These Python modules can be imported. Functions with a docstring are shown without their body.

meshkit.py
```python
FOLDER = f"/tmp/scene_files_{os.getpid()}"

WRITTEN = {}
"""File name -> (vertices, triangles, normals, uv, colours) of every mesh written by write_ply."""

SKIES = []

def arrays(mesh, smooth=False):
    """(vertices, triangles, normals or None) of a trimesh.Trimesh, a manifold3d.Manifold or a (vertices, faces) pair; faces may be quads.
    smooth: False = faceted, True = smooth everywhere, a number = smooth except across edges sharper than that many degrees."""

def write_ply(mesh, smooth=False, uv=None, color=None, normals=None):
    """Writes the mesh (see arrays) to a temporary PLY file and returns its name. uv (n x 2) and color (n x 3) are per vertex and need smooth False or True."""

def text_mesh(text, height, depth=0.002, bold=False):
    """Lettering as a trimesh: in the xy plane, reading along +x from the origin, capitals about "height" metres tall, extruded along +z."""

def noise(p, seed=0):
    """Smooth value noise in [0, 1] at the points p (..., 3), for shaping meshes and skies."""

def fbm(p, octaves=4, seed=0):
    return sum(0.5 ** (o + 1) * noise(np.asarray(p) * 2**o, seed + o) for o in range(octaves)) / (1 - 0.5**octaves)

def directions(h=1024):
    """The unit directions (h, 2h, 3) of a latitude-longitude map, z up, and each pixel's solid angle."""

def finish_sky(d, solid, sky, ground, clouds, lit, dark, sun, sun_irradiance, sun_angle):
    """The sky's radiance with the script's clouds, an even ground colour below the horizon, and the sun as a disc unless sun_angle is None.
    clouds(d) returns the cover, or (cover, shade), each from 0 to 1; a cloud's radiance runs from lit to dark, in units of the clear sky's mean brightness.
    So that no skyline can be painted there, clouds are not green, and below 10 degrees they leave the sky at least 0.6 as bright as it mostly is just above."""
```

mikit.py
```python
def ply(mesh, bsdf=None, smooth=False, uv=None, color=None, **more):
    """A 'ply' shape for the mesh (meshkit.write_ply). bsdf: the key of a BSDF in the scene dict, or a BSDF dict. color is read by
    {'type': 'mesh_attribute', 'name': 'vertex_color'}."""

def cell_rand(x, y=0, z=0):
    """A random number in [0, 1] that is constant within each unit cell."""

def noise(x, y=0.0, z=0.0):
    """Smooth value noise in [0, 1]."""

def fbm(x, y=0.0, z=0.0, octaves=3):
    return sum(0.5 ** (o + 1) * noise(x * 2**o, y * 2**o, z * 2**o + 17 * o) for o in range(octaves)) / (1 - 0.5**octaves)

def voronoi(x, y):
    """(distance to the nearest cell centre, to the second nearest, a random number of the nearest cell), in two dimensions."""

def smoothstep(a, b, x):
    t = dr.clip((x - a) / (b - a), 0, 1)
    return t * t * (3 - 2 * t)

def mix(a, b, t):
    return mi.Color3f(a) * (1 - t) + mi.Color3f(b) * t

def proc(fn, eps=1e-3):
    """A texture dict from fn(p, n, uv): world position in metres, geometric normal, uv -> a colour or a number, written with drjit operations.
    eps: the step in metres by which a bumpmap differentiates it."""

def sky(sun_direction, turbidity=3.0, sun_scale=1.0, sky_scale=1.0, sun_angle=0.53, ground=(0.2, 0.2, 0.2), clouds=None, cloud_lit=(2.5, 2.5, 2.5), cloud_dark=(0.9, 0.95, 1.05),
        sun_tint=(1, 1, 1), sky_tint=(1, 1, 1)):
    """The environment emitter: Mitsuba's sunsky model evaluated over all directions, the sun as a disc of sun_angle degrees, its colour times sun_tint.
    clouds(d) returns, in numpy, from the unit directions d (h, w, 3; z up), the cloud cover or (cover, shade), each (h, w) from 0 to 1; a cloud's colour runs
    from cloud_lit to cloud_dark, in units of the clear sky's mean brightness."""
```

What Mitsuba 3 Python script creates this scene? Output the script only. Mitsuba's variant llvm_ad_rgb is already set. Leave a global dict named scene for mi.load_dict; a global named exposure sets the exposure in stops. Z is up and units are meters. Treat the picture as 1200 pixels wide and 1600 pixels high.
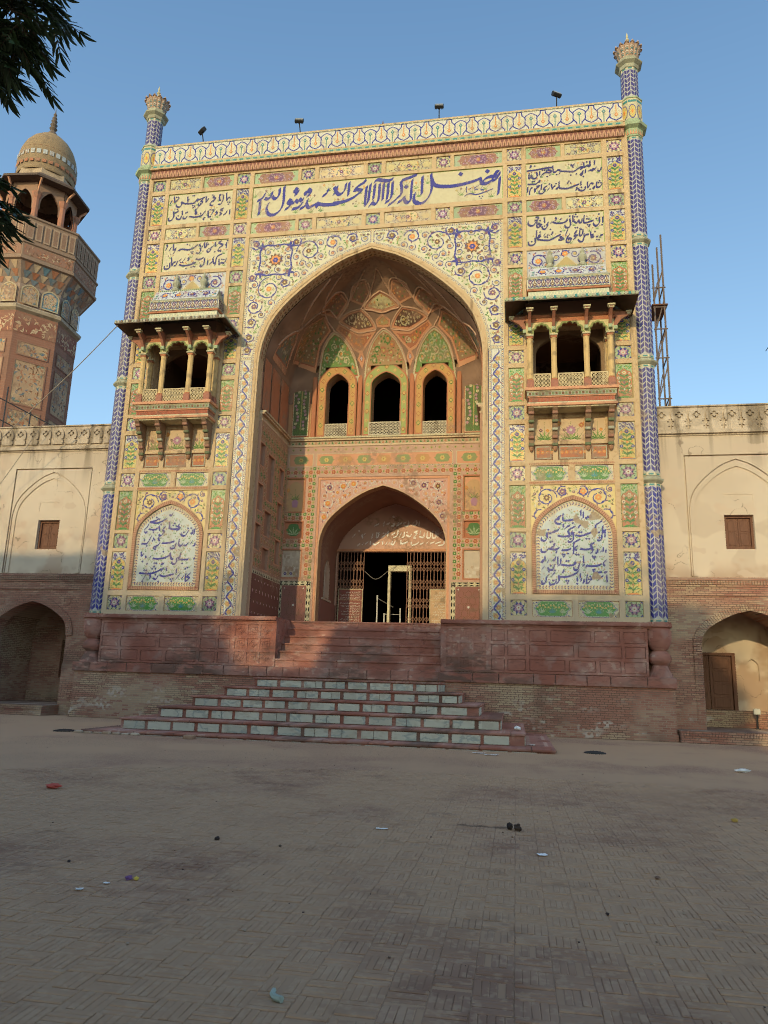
import math, random, re
import numpy as np
import trimesh, shapely
from shapely.geometry import Polygon, LineString, Point, box as sbox
from shapely.ops import unary_union
from shapely.prepared import prep
from scipy.interpolate import PchipInterpolator
import drjit as dr
import mitsuba as mi
import mikit, meshkit
from mikit import proc, noise, fbm, voronoi, cell_rand, smoothstep, mix

T = mi.ScalarTransform4f
R = random.Random(7)
scene, labels = {}, {}

# ---------------------------------------------------------------- camera, sky, exposure
EYE = np.array([5.5238, -26.2004, 1.6])
FWD = np.array([-0.17233, 0.95990, 0.22113])
UP = np.array([0.00875, -0.22299, 0.97478])
scene['camera'] = {'type': 'perspective', 'fov': 54.5, 'fov_axis': 'x', 'near_clip': 0.05, 'far_clip': 2000.0,
                   'to_world': T().look_at(origin=EYE.tolist(), target=(EYE + FWD).tolist(), up=UP.tolist())}
SUN = (-0.21, -1.0, 0.275)
scene['sky_light'] = mikit.sky(SUN, turbidity=3.5, sun_scale=0.34, sky_scale=1.12, ground=(0.16, 0.13, 0.11), sun_tint=(.86, .98, 1.12), sky_tint=(.90, 1.02, 1.12))
exposure = 3.0

# ---------------------------------------------------------------- colours (linear)
COL = dict(ochre=(.62, .45, .25), cream=(.52, .47, .30), white=(.53, .52, .44), mint=(.33, .41, .25), cobalt=(.026, .032, .235), navy=(.03, .03, .14),
           purple=(.17, .07, .13), mauve=(.38, .20, .28), pink=(.62, .38, .36), turq=(.05, .22, .22), leaf=(.07, .20, .045), dleaf=(.05, .17, .05), lime=(.22, .34, .09),
           green=(.06, .24, .05), yellow=(.55, .43, .14), gold=(.42, .32, .13), orange=(.62, .24, .06), red=(.40, .10, .05), terra=(.42, .16, .08), brown=(.16, .08, .04),
           stone=(.24, .105, .085), dirty=(.20, .14, .09), black=(.01, .01, .01), salmon=(.60, .30, .17), buff=(.58, .44, .28), greyg=(.36, .36, .26))

# ---------------------------------------------------------------- materials
def principled(color, rough=.8, spec=.3, **k):
    d = {'type': 'principled', 'base_color': color if isinstance(color, dict) else {'type': 'rgb', 'value': list(color)}, 'roughness': rough, 'specular': spec}
    d.update(k)
    return d

VC = {'type': 'mesh_attribute', 'name': 'vertex_color'}

def two(b):
    return {'type': 'twosided', 'bsdf': b}

def coloured(name, rough, spec, dirt, dirt_col, dirt_rough=.85):
    scene[name] = two({'type': 'blendbsdf', 'weight': proc(dirt), 'a': principled(VC, rough, spec), 'b': principled(dirt_col, dirt_rough, .2)})

def horiz(p, n):
    return dr.select(dr.abs(n.x) > .7, p.y, p.x)

def tile_dirt(p, n, uv):
    a = fbm(p.x * 1.3, p.z * 1.1, p.y + 3, 4)
    b = fbm(p.x * 14, p.z * 14, p.y, 2)
    s = fbm(p.x * 3.5, p.z * .35, 5.1, 3)
    lost = smoothstep(9.5, 8.5, p.z) * smoothstep(.725, .76, fbm(p.x * 1.7 + 4, p.z * 1.9, p.y + 8, 4))
    t = cell_rand(p.x / .09, p.z / .09, 4)
    return dr.clip(.9 * lost + .02 + .13 * t * t + .5 * smoothstep(.58, .8, a) * smoothstep(.4, .75, b) + .25 * smoothstep(.6, .8, s), 0, .85)

def paint_dirt(p, n, uv):
    a = fbm(p.x * .9 + 7, p.z * .9, p.y * .9, 4)
    b = fbm(p.x * 11, p.z * 11, p.y * 11, 2)
    soot = smoothstep(14.5, 17.5, p.z) * smoothstep(30, 20, p.z) * smoothstep(.35, .6, fbm(p.x * .7, p.y * .9, p.z * .6, 3))
    return dr.clip(.15 + .32 * soot + .8 * smoothstep(.5, .75, a) * smoothstep(.3, .65, b), 0, .9)

def light_dirt(p, n, uv):
    return dr.clip(.05 + .5 * smoothstep(.5, .8, fbm(p.x * 4, p.y * 4, p.z * 4, 3)), 0, .6)

coloured('glazed_tile', .32, .28, tile_dirt, (.33, .25, .16))
coloured('fresco', .85, .2, paint_dirt, (.30, .19, .13))
coloured('painted', .75, .25, light_dirt, (.16, .12, .085))

def ochre_fn(p, n, uv):
    a = fbm(p.x * .8, p.z * .8, p.y, 4)
    b = fbm(p.x * 9, p.z * 9, p.y * 9, 3)
    st = fbm(p.x * 5, p.z * .4, 2.2, 3)
    c = mix((.48, .345, .195), (.55, .41, .25), a)
    c = mix(c, (.40, .25, .12), .7 * smoothstep(.52, .75, b))
    c = mix(c, (.22, .15, .09), .75 * smoothstep(.60, .78, st))
    low = smoothstep(8.0, 4.2, p.z)
    return mix(c, (.52, .42, .29), .75 * low)

scene['ochre_plaster'] = two(principled(proc(ochre_fn), .85, .2))

def wall_fn(p, n, uv):
    u = horiz(p, n)
    a = fbm(u * .35 + 3, p.z * .45, p.y * .2, 4)
    b = fbm(u * 1.1, p.z * 1.2, 9.0, 4)
    st = fbm(u * 4.5, p.z * .22, 1.7, 4)
    c = mix((.49, .40, .30), (.57, .48, .37), smoothstep(.35, .65, a))
    c = mix(c, (.46, .31, .21), .45 * smoothstep(.52, .66, b) * smoothstep(9.6, 7.5, p.z))
    c = mix(c, (.60, .51, .39), .5 * smoothstep(.53, .56, fbm(u * .6, p.z * .7 + 4, 4.4, 3)) * smoothstep(9, 7, p.z))
    stain = smoothstep(.46, .70, st) * smoothstep(8.6, 11.0, p.z) + .8 * smoothstep(10.3, 10.75, p.z) * smoothstep(.3, .7, fbm(u * 2, p.z * 5, 3., 3)) * .5
    c = mix(c, (.16, .125, .085), dr.clip(.75 * stain, 0, .8))
    c = mix(c, (.30, .19, .12), .6 * smoothstep(6.0, 5.3, p.z) * smoothstep(.35, .6, b))
    w = fbm(u * 1.7, p.z * 1.7, 3.3, 3)
    d1, d2, _ = voronoi(u * .42 + .9 * w, p.z * .5 + .9 * fbm(u * 2, p.z * 2, 8.1, 3))
    c = mix(c, (.17, .125, .09), .6 * smoothstep(.022, .006, d2 - d1) * smoothstep(.48, .62, b))
    c = mix(c, (.50, .40, .30), .8 * smoothstep(.66, .68, fbm(u * .9 + 11, p.z * 1.1, 5.7, 4)))
    return c

def rough_bump(p, n, uv):
    return .02 * fbm(p.x * 2.5, p.z * 2.5, p.y * 2.5, 4) + .004 * noise(p.x * 26, p.z * 26, p.y * 26)

def bumped(fn, b, eps=.01):
    return {'type': 'bumpmap', 'arbitrary': proc(fn, eps), 'scale': 1.0, 'bsdf': b}

scene['lime_plaster'] = two(bumped(rough_bump, principled(proc(wall_fn), .9, .15)))

BH, BW = .072, .25
def brick_cell(p, n):
    u = horiz(p, n)
    row = dr.floor(p.z / BH)
    uu = u / BW + .5 * (row - 2 * dr.floor(row / 2)) + .23 * cell_rand(row, 3)
    fz, fu = p.z / BH - row, uu - dr.floor(uu)
    e = dr.minimum(dr.minimum(fz, 1 - fz) * BH, dr.minimum(fu, 1 - fu) * BW)
    return u, row, dr.floor(uu), e

def brick_fn(p, n, uv):
    u, row, cu, e = brick_cell(p, n)
    r1 = cell_rand(row, cu, 5)
    big = fbm(u * .35, p.z * .8, p.y * .3 + 1, 4)
    c = mix((.35, .165, .115), (.43, .27, .19), r1)
    c = mix(c, (.44, .34, .22), .8 * smoothstep(.44, .60, big))
    c = mix(c, (.34, .13, .09), .7 * smoothstep(.52, .62, fbm(u * .45 + 8, p.z * .6, 3.9, 4)) * smoothstep(.2, .6, r1))
    c = mix(c, (.27, .11, .08), .55 * smoothstep(.55, .9, cell_rand(row, cu, 8)) + .35 * smoothstep(1.2, .3, p.z) * smoothstep(.3, .6, noise(u * .8, 4)))
    mort = mix((.34, .26, .20), (.17, .11, .085), smoothstep(.35, .6, fbm(u * .7, p.z * 1.3, 2., 3)))
    c = mix(mort, c, smoothstep(.004, .016, e))
    salt = smoothstep(.56, .72, fbm(u * .9, p.z * 2.2, 6.5, 4)) * smoothstep(.4, .6, noise(u * 12, p.z * 14)) * smoothstep(1.6, .5, p.z)
    c = mix(c, (.55, .50, .43), .7 * salt)
    return mix(c, (.09, .07, .055), .55 * smoothstep(.58, .8, fbm(u * .6 + 5, p.z * .5, 3.3, 3)))

def brick_bump(p, n, uv):
    u, row, cu, e = brick_cell(p, n)
    return .012 * smoothstep(.002, .014, e) + .010 * cell_rand(row, cu, 2) + .006 * noise(u * 30, p.z * 30)

scene['old_brick'] = two(bumped(brick_bump, principled(proc(brick_fn), .92, .15), .006))

def sandstone_fn(p, n, uv):
    u = horiz(p, n)
    a = fbm(u * 1.1, p.z * 1.5, p.y * .8, 4)
    g = fbm(u * 5, p.z * 22, p.y * 5, 3)
    c = mix((.26, .10, .072), (.36, .18, .14), smoothstep(.3, .7, a))
    c = mix(c, (.14, .062, .05), .5 * smoothstep(.5, .8, g))
    c = mix(c, (.32, .22, .19), .45 * smoothstep(.56, .75, fbm(u * 2.1 + 3, p.z * 2.6, 8.0, 4)))
    c = mix(c, (.46, .33, .27), .5 * smoothstep(.6, .68, fbm(u * 7, p.z * 9, 2.2, 3)) * smoothstep(.45, .6, a))
    dark = smoothstep(.46, .66, fbm(u * .5 + 1.2, p.z * .6, 4.7, 3))
    return mix(c, (.10, .07, .055), .75 * dark * smoothstep(.3, .6, fbm(u * 3, p.z * 9, 2.0, 3)))

def stone_bump(p, n, uv):
    return .012 * fbm(p.x * 4, p.z * 9, p.y * 4, 4)

scene['red_sandstone'] = two(bumped(stone_bump, principled(proc(sandstone_fn), .85, .2)))

def marble_fn(p, n, uv):
    v = fbm(p.x * 2.2 + 1.2 * fbm(p.x * 3, p.z * 5, p.y, 3), p.z * 4, p.y, 4)
    c = mix((.38, .365, .30), (.49, .475, .39), cell_rand(p.x * 1.3, p.y * 1.1, p.z * 3))
    c = mix(c, (.22, .26, .25), .7 * smoothstep(.06, 0, dr.abs(v - .5)))
    return mix(c, (.34, .30, .23), .6 * smoothstep(.5, .75, fbm(p.x * 5, p.z * 8, p.y * 3, 3)))

scene['grey_marble'] = two(principled(proc(marble_fn), .6, .35))

def stain_mask(p):
    d = dr.sqrt(dr.square((p.x - 5.1) / .55) + dr.square((p.y + 16.95 - .08 * (p.x - 5.1)) / .11))
    return smoothstep(1.05, .3, d + .8 * (noise(p.x * 9, p.y * 9) - .4))

def weave_fn(p, n, uv):
    M = .22
    i, j = dr.floor(p.x / M), dr.floor(p.y / M)
    fx, fy = p.x / M - i, p.y / M - j
    k = i + j
    odd = (k - 2 * dr.floor(k / 2)) > .5
    s, l = dr.select(odd, fx, fy), dr.select(odd, fy, fx)
    b = s * 5
    fb = b - dr.floor(b)
    e = dr.minimum(dr.minimum(fb, 1 - fb) * M / 5, dr.minimum(l, 1 - l) * M)
    r1 = cell_rand(i * 7 + dr.floor(b), j, 3)
    big = fbm(p.x * .22, p.y * .3, 1.0, 4)
    c = mix((.27, .158, .103), (.33, .205, .14), r1)
    c = mix(c, (.37, .236, .148), .8 * smoothstep(.38, .62, big))
    dust = smoothstep(.38, .66, fbm(p.x * .55 + 3, p.y * .55, 7., 4))
    c = mix(mix(c, (.15, .10, .075), .45), c, smoothstep(.001, .006, e))
    c = mix(c, (.37, .236, .148), .88 * dust)
    return mix(c, (.085, .055, .04), .8 * stain_mask(p))

def ground_bump(p, n, uv):
    return .006 * fbm(p.x * 6, p.y * 6, 2., 4)

scene['brick_paving'] = two(bumped(ground_bump, principled(proc(weave_fn), .92, .15)))

def pav_fn(p, n, uv):
    a = fbm(p.x * .55 + 3, p.y * .55, 7., 4)
    r1 = cell_rand(p.x * 23, p.y * 23, 2)
    c = mix((.26, .153, .1), (.34, .215, .145), noise(p.x * 5.1, p.y * 5.3))
    c = mix(c, (.19, .105, .075), .5 * smoothstep(.5, .8, noise(p.x * 2.4, p.y * 2.9, 4.)))
    c = mix(c, (.37, .236, .148), .85 * smoothstep(.28, .58, a))
    c = mix(c, (.41, .285, .19), .4 * smoothstep(.5, .7, fbm(p.x * 22, p.y * 22, 1., 3)))
    c = mix(c, (.15, .09, .065), .35 * smoothstep(.6, .8, fbm(p.x * 1.3 + 9, p.y * 1.6, 3.1, 4)) * smoothstep(.3, .6, noise(p.x * 14, p.y * 14)))
    return mix(c, (.085, .055, .04), .8 * stain_mask(p))

scene['worn_brick'] = two(bumped(ground_bump, principled(proc(pav_fn), .92, .15)))

def wood_fn(p, n, uv):
    g = fbm(p.x * 26, p.z * 1.6, p.y * 26, 4)
    c = mix((.11, .05, .03), (.18, .085, .05), g)
    return mix(c, (.07, .04, .025), .6 * smoothstep(.55, .8, fbm(p.x * 3, p.z * 2, p.y * 3, 3)))

scene['old_wood'] = two(principled(proc(wood_fn), .7, .3))

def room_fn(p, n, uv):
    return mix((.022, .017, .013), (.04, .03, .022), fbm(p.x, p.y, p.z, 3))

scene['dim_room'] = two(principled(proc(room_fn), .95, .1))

def minaret_fn(p, n, uv):
    a = fbm(p.x * .8, p.z * .5, p.y * .8, 4)
    row = dr.floor(p.z / .14)
    f = p.z / .14 - row
    c = mix((.25, .115, .08), (.34, .18, .125), a)
    c = mix(c, (.34, .25, .19), .4 * smoothstep(.12, .04, dr.minimum(f, 1 - f)))
    return mix(c, (.15, .10, .075), .5 * smoothstep(.52, .75, fbm(p.x * 1.5, p.z * .3, p.y * 1.5, 3)))

scene['minaret_brick'] = two(principled(proc(minaret_fn), .9, .15))
scene['leaf_green'] = two(principled((.028, .052, .018), .5, .4))
scene['bark'] = two(principled((.07, .05, .035), .9, .1))
scene['dark_metal'] = two(principled((.035, .035, .035), .5, .4, metallic=.4))
scene['pipe_metal'] = two(principled((.20, .15, .125), .55, .4, metallic=.3))
scene['lamp_glass'] = two(principled((.25, .25, .22), .15, .6))

# ---------------------------------------------------------------- mesh helpers
def tri2d(poly):
    v, f = trimesh.creation.triangulate_polygon(poly, engine='earcut')
    return np.asarray(v), np.asarray(f)

def polys(g):
    if g.is_empty:
        return []
    return [x for x in getattr(g, 'geoms', [g]) if x.geom_type == 'Polygon' and x.area > 1e-7]

XZ = lambda u, v, w: np.stack([u, w, v], -1)          # polygon on the facade, extruded in y
XY = lambda u, v, w: np.stack([u, v, w], -1)
def YZ(u, v, w): return np.stack([w, u, v], -1)

BOXF = np.array([[0, 1, 3], [0, 3, 2], [4, 6, 7], [4, 7, 5], [0, 4, 5], [0, 5, 1], [2, 3, 7], [2, 7, 6], [0, 2, 6], [0, 6, 4], [1, 5, 7], [1, 7, 3]])
_bv = {}
def bevel_topology():
    if not _bv:
        P = []
        for sx in (-1, 1):
            for sy in (-1, 1):
                for sz in (-1, 1):
                    for k in range(3):
                        P.append((sx, sy, sz, k))
        pts = np.array([[a * (1 if k == 0 else .9), b * (1 if k == 1 else .9), c * (1 if k == 2 else .9)] for a, b, c, k in P])
        h = trimesh.convex.convex_hull(pts, repair=True)
        idx = [int(np.argmin(np.linalg.norm(pts - v, axis=1))) for v in h.vertices]
        _bv['P'], _bv['F'] = P, np.array(idx)[h.faces]
    return _bv['P'], _bv['F']

def cr(pts, n=5):
    P = np.asarray(pts, float)
    if len(P) < 3:
        return P
    Q = np.vstack([2 * P[0] - P[1], P, 2 * P[-1] - P[-2]])
    out = []
    t = np.linspace(0, 1, n, endpoint=False)[:, None]
    for i in range(1, len(Q) - 2):
        a, b, c, d = Q[i - 1:i + 3]
        out.append(.5 * (2 * b + (c - a) * t + (2 * a - 5 * b + 4 * c - d) * t ** 2 + (-a + 3 * b - 3 * c + d) * t ** 3))
    return np.vstack(out + [P[-1:]])

class MB:
    def __init__(s):
        s.V, s.F, s.C, s.n, s.k = [], [], [], 0, 0

    def add(s, V, F, c=(.5, .5, .5)):
        V = np.asarray(V, float).reshape(-1, 3)
        F = np.asarray(F, int).reshape(-1, 3)
        if len(F) == 0:
            return s
        s.V.append(V); s.F.append(F + s.n); s.n += len(V)
        c = np.asarray(COL[c] if isinstance(c, str) else c, float)
        s.C.append(np.tile(c, (len(V), 1)) if c.ndim == 1 else c)
        return s

    def box(s, x0, x1, y0, y1, z0, z1, c='ochre', bev=0):
        if bev:
            P, F = bevel_topology()
            ce, h = np.array([x0 + x1, y0 + y1, z0 + z1]) / 2, np.abs(np.array([x1 - x0, y1 - y0, z1 - z0])) / 2
            V = [[ce[i] + (a, b, d)[i] * (h[i] - (0 if k == i else bev)) for i in range(3)] for a, b, d, k in P]
            return s.add(V, F, c)
        V = [[x, y, z] for x in (x0, x1) for y in (y0, y1) for z in (z0, z1)]
        return s.add(V, BOXF, c)

    def prism(s, poly, w0, w1, c='ochre', m=XZ, back=True):
        for p in polys(poly):
            v, f = tri2d(p)
            s.add(m(v[:, 0], v[:, 1], np.full(len(v), w0)), f, c)
            if back:
                s.add(m(v[:, 0], v[:, 1], np.full(len(v), w1)), f[:, ::-1], c)
            for ring in [p.exterior, *p.interiors]:
                q = np.array(ring.coords)[:-1]
                n = len(q)
                i = np.arange(n); j = (i + 1) % n
                V = np.vstack([m(q[:, 0], q[:, 1], np.full(n, w0)), m(q[:, 0], q[:, 1], np.full(n, w1))])
                # separate vertices per side keep the edges crisp
                VV = np.stack([V[i], V[j], V[j + n], V[i + n]], 1).reshape(-1, 3)
                k = np.arange(n)[:, None] * 4
                s.add(VV, np.vstack([k + [0, 1, 2], k + [0, 2, 3]]), c)
        return s

    def flat(s, poly, w, c, m=XZ):
        for p in polys(poly):
            v, f = tri2d(p)
            s.add(m(v[:, 0], v[:, 1], np.full(len(v), w)), f, c)
        return s

    def tube(s, pts, r, c='black', n=6):
        P = np.asarray(pts, float)
        r = np.full(len(P), r) if np.isscalar(r) else np.asarray(r)
        d = np.gradient(P, axis=0)
        d /= np.linalg.norm(d, axis=1, keepdims=True) + 1e-12
        ref = np.array([0, 0, 1.]) if abs(d[0][2]) < .9 else np.array([1., 0, 0])
        V = []
        for p, t, rr in zip(P, d, r):
            a = np.cross(t, ref); a /= np.linalg.norm(a) + 1e-12
            b = np.cross(t, a)
            V += [p + rr * (math.cos(q) * a + math.sin(q) * b) for q in np.arange(n) * 2 * math.pi / n]
        F = []
        for i in range(len(P) - 1):
            for k in range(n):
                A, B = i * n + k, i * n + (k + 1) % n
                F += [[A, B, B + n], [A, B + n, A + n]]
        F += [[0, k + 1, k] for k in range(1, n - 1)]
        e = (len(P) - 1) * n
        F += [[e, e + k, e + k + 1] for k in range(1, n - 1)]
        return s.add(V, F, c)

    def lathe(s, prof, n, c, centre=(0, 0), rot=0.0):
        a = rot + np.arange(n) * 2 * math.pi / n
        prof = np.asarray(prof, float)
        for (r0, z0), (r1, z1) in zip(prof[:-1], prof[1:]):
            V = [[centre[0] + r * math.cos(t), centre[1] + r * math.sin(t), z] for r, z in ((r0, z0), (r1, z1)) for t in a]
            i = np.arange(n); j = (i + 1) % n
            s.add(V, np.vstack([np.stack([i, j, j + n], 1), np.stack([i, j + n, i + n], 1)]), c)
        return s

    def lathes(s, prof, n, c, centre=(0, 0)):
        """A lathe whose vertices are shared, for smooth shading."""
        a = np.arange(n) * 2 * math.pi / n
        V = [[centre[0] + r * math.cos(t), centre[1] + r * math.sin(t), z] for r, z in prof for t in a]
        F = []
        for i in range(len(prof) - 1):
            for k in range(n):
                A, B = i * n + k, i * n + (k + 1) % n
                F += [[A, B, B + n], [A, B + n, A + n]]
        return s.add(V, F, c)

    # inlay pieces, laid towards -y in thin layers from the slab face y = 0
    def lay(s, P, lvl, c):
        P = np.asarray(P, float)
        s.k += 1
        y = -.003 * lvl - .00012 * (s.k % 9)
        n = len(P)
        return s.add(np.stack([P[:, 0], np.full(n, y), P[:, 1]], -1), [[0, i, i + 1] for i in range(1, n - 1)], c)

    def poly(s, g, lvl, c):
        s.k += 1
        return s.flat(g, -.003 * lvl - .00012 * (s.k % 9), c)

    def disc(s, x, z, r, lvl, c, n=8, rz=None):
        t = np.arange(n) * 2 * math.pi / n
        return s.lay(np.stack([x + r * np.cos(t), z + (rz or r) * np.sin(t)], -1), lvl, c)

    def leafp(s, x, z, ang, L, w, lvl, c):
        ca, sa = math.cos(ang), math.sin(ang)
        q = [(0, 0), (.35 * L, -w / 2), (.7 * L, -.35 * w), (L, 0), (.7 * L, .35 * w), (.35 * L, w / 2)]
        return s.lay([(x + ca * a - sa * b, z + sa * a + ca * b) for a, b in q], lvl, c)

    def flower(s, x, z, r, n, cp, cc, lvl, rot=0.):
        for k in range(n):
            a = rot + k * 2 * math.pi / n
            s.leafp(x, z, a, r, 1.5 * math.pi * r / n * 1.1, lvl, cp)
        return s.disc(x, z, r * .3, lvl + 1, cc, 6)

    def ribbon(s, pts, w, lvl, c, nib=None):
        P = np.asarray(pts, float)
        s.k += 1
        y = -.003 * lvl - .00012 * (s.k % 9)
        d = np.gradient(P, axis=0)
        d /= np.linalg.norm(d, axis=1, keepdims=True) + 1e-12
        nrm = np.stack([-d[:, 1], d[:, 0]], -1)
        w = np.full(len(P), w) if np.isscalar(w) else np.asarray(w)
        if nib is not None:
            nb = np.array(nib)
            sgn = np.sign((nrm @ nb))[:, None]; sgn[sgn == 0] = 1
            off = nrm * (w[:, None] / 2) + nb * sgn / 2 * .9
        else:
            off = nrm * (w[:, None] / 2)
        A, B = P + off, P - off
        n = len(P)
        V = np.stack([np.stack([A[:, 0], np.full(n, y), A[:, 1]], -1), np.stack([B[:, 0], np.full(n, y), B[:, 1]], -1)], 1).reshape(-1, 3)
        i = np.arange(n - 1)[:, None] * 2
        return s.add(V, np.vstack([i + [0, 1, 3], i + [0, 3, 2]]), c)

    def tint(s, r):
        g = r.uniform(.82, 1.10); t = np.array([g * r.uniform(.94, 1.06), g, g * r.uniform(.9, 1.08)])
        s.C = [np.clip(c * t, 0, .9) for c in s.C]
        return s

    def merge(s, o, M=None):
        V, F, C = o.arrays()
        if M is not None:
            M = np.asarray(M, float)
            V = V @ M[:3, :3].T + M[:3, 3]
        return s.add(V, F, C)

    def arrays(s):
        return np.vstack(s.V), np.vstack(s.F), np.vstack(s.C)

    def ply(s, bsdf, smooth=False):
        V, F, C = s.arrays()
        if smooth is True or smooth is False:
            return mikit.ply((V, F), bsdf, smooth=smooth, color=C)
        return mikit.ply(trimesh.Trimesh(V, F, process=True), bsdf, smooth=smooth)

COUNT = {}
def K(name):
    """The key, numbered when it is taken."""
    n = COUNT.get(name, -1) + 1
    COUNT[name] = n
    return name if n == 0 else '%s_%03d' % (name, n)

def put(name, mb, bsdf, smooth=False, at=None, label=None):
    key = K(name)
    d = mb if isinstance(mb, dict) else mb.ply(bsdf, smooth)
    if at is not None:
        d = {**d, 'to_world': at}
    scene[key] = d
    if label:
        labels[key] = {'label': label}
    return key

def thing(name, label, cat, group=None, kind=None):
    key = K(name)
    labels[key] = {'label': label}
    if cat: labels[key]['category'] = cat
    if group: labels[key]['group'] = group
    if kind: labels[key]['kind'] = kind
    return key

def single(name, mb, bsdf, label, cat, group=None, smooth=False, kind=None):
    key = thing(name, label, cat, group, kind)
    scene[key] = mb if isinstance(mb, dict) else mb.ply(bsdf, smooth)
    return key

# ---------------------------------------------------------------- arches
AP = [(0, 1), (.1, .968), (.22, .928), (.33, .875), (.433, .812), (.54, .738), (.65, .651), (.73, .58), (.81, .5), (.87, .425), (.917, .35), (.95, .27), (.975, .19), (.992, .1), (1, 0)]
PRO = PchipInterpolator(*np.array(AP).T)

def arch(cx, half, zb, zs, za, n=None):
    """Pointed four-centred arch opening as a polygon in (x, z)."""
    q = [(cx + half * t, zs + (za - zs) * u) for t, u in AP]
    l = [(2 * cx - x, z) for x, z in q[1:]]
    return Polygon([(cx + half, zb)] + q[::-1] + l + [(cx - half, zb)])

def rect(x0, x1, z0, z1):
    return sbox(min(x0, x1), z0, max(x0, x1), z1)

def lobed(w, h, n=3):
    """Cartouche outline centred on 0."""
    e = h / 2
    g = [sbox(-w / 2 + e, -h / 2, w / 2 - e, h / 2), Point(-w / 2 + e, 0).buffer(e * .62, 4), Point(w / 2 - e, 0).buffer(e * .62, 4)]
    for sx in (-1, 1):
        for sz in (-1, 1):
            g.append(Point(sx * (w / 2 - e), sz * e * .42).buffer(e * .58, 4))
        g.append(Polygon([(sx * (w / 2 - e * .6), -e * .45), (sx * w / 2, 0), (sx * (w / 2 - e * .6), e * .45)]))
    return unary_union(g).simplify(.004)

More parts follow.
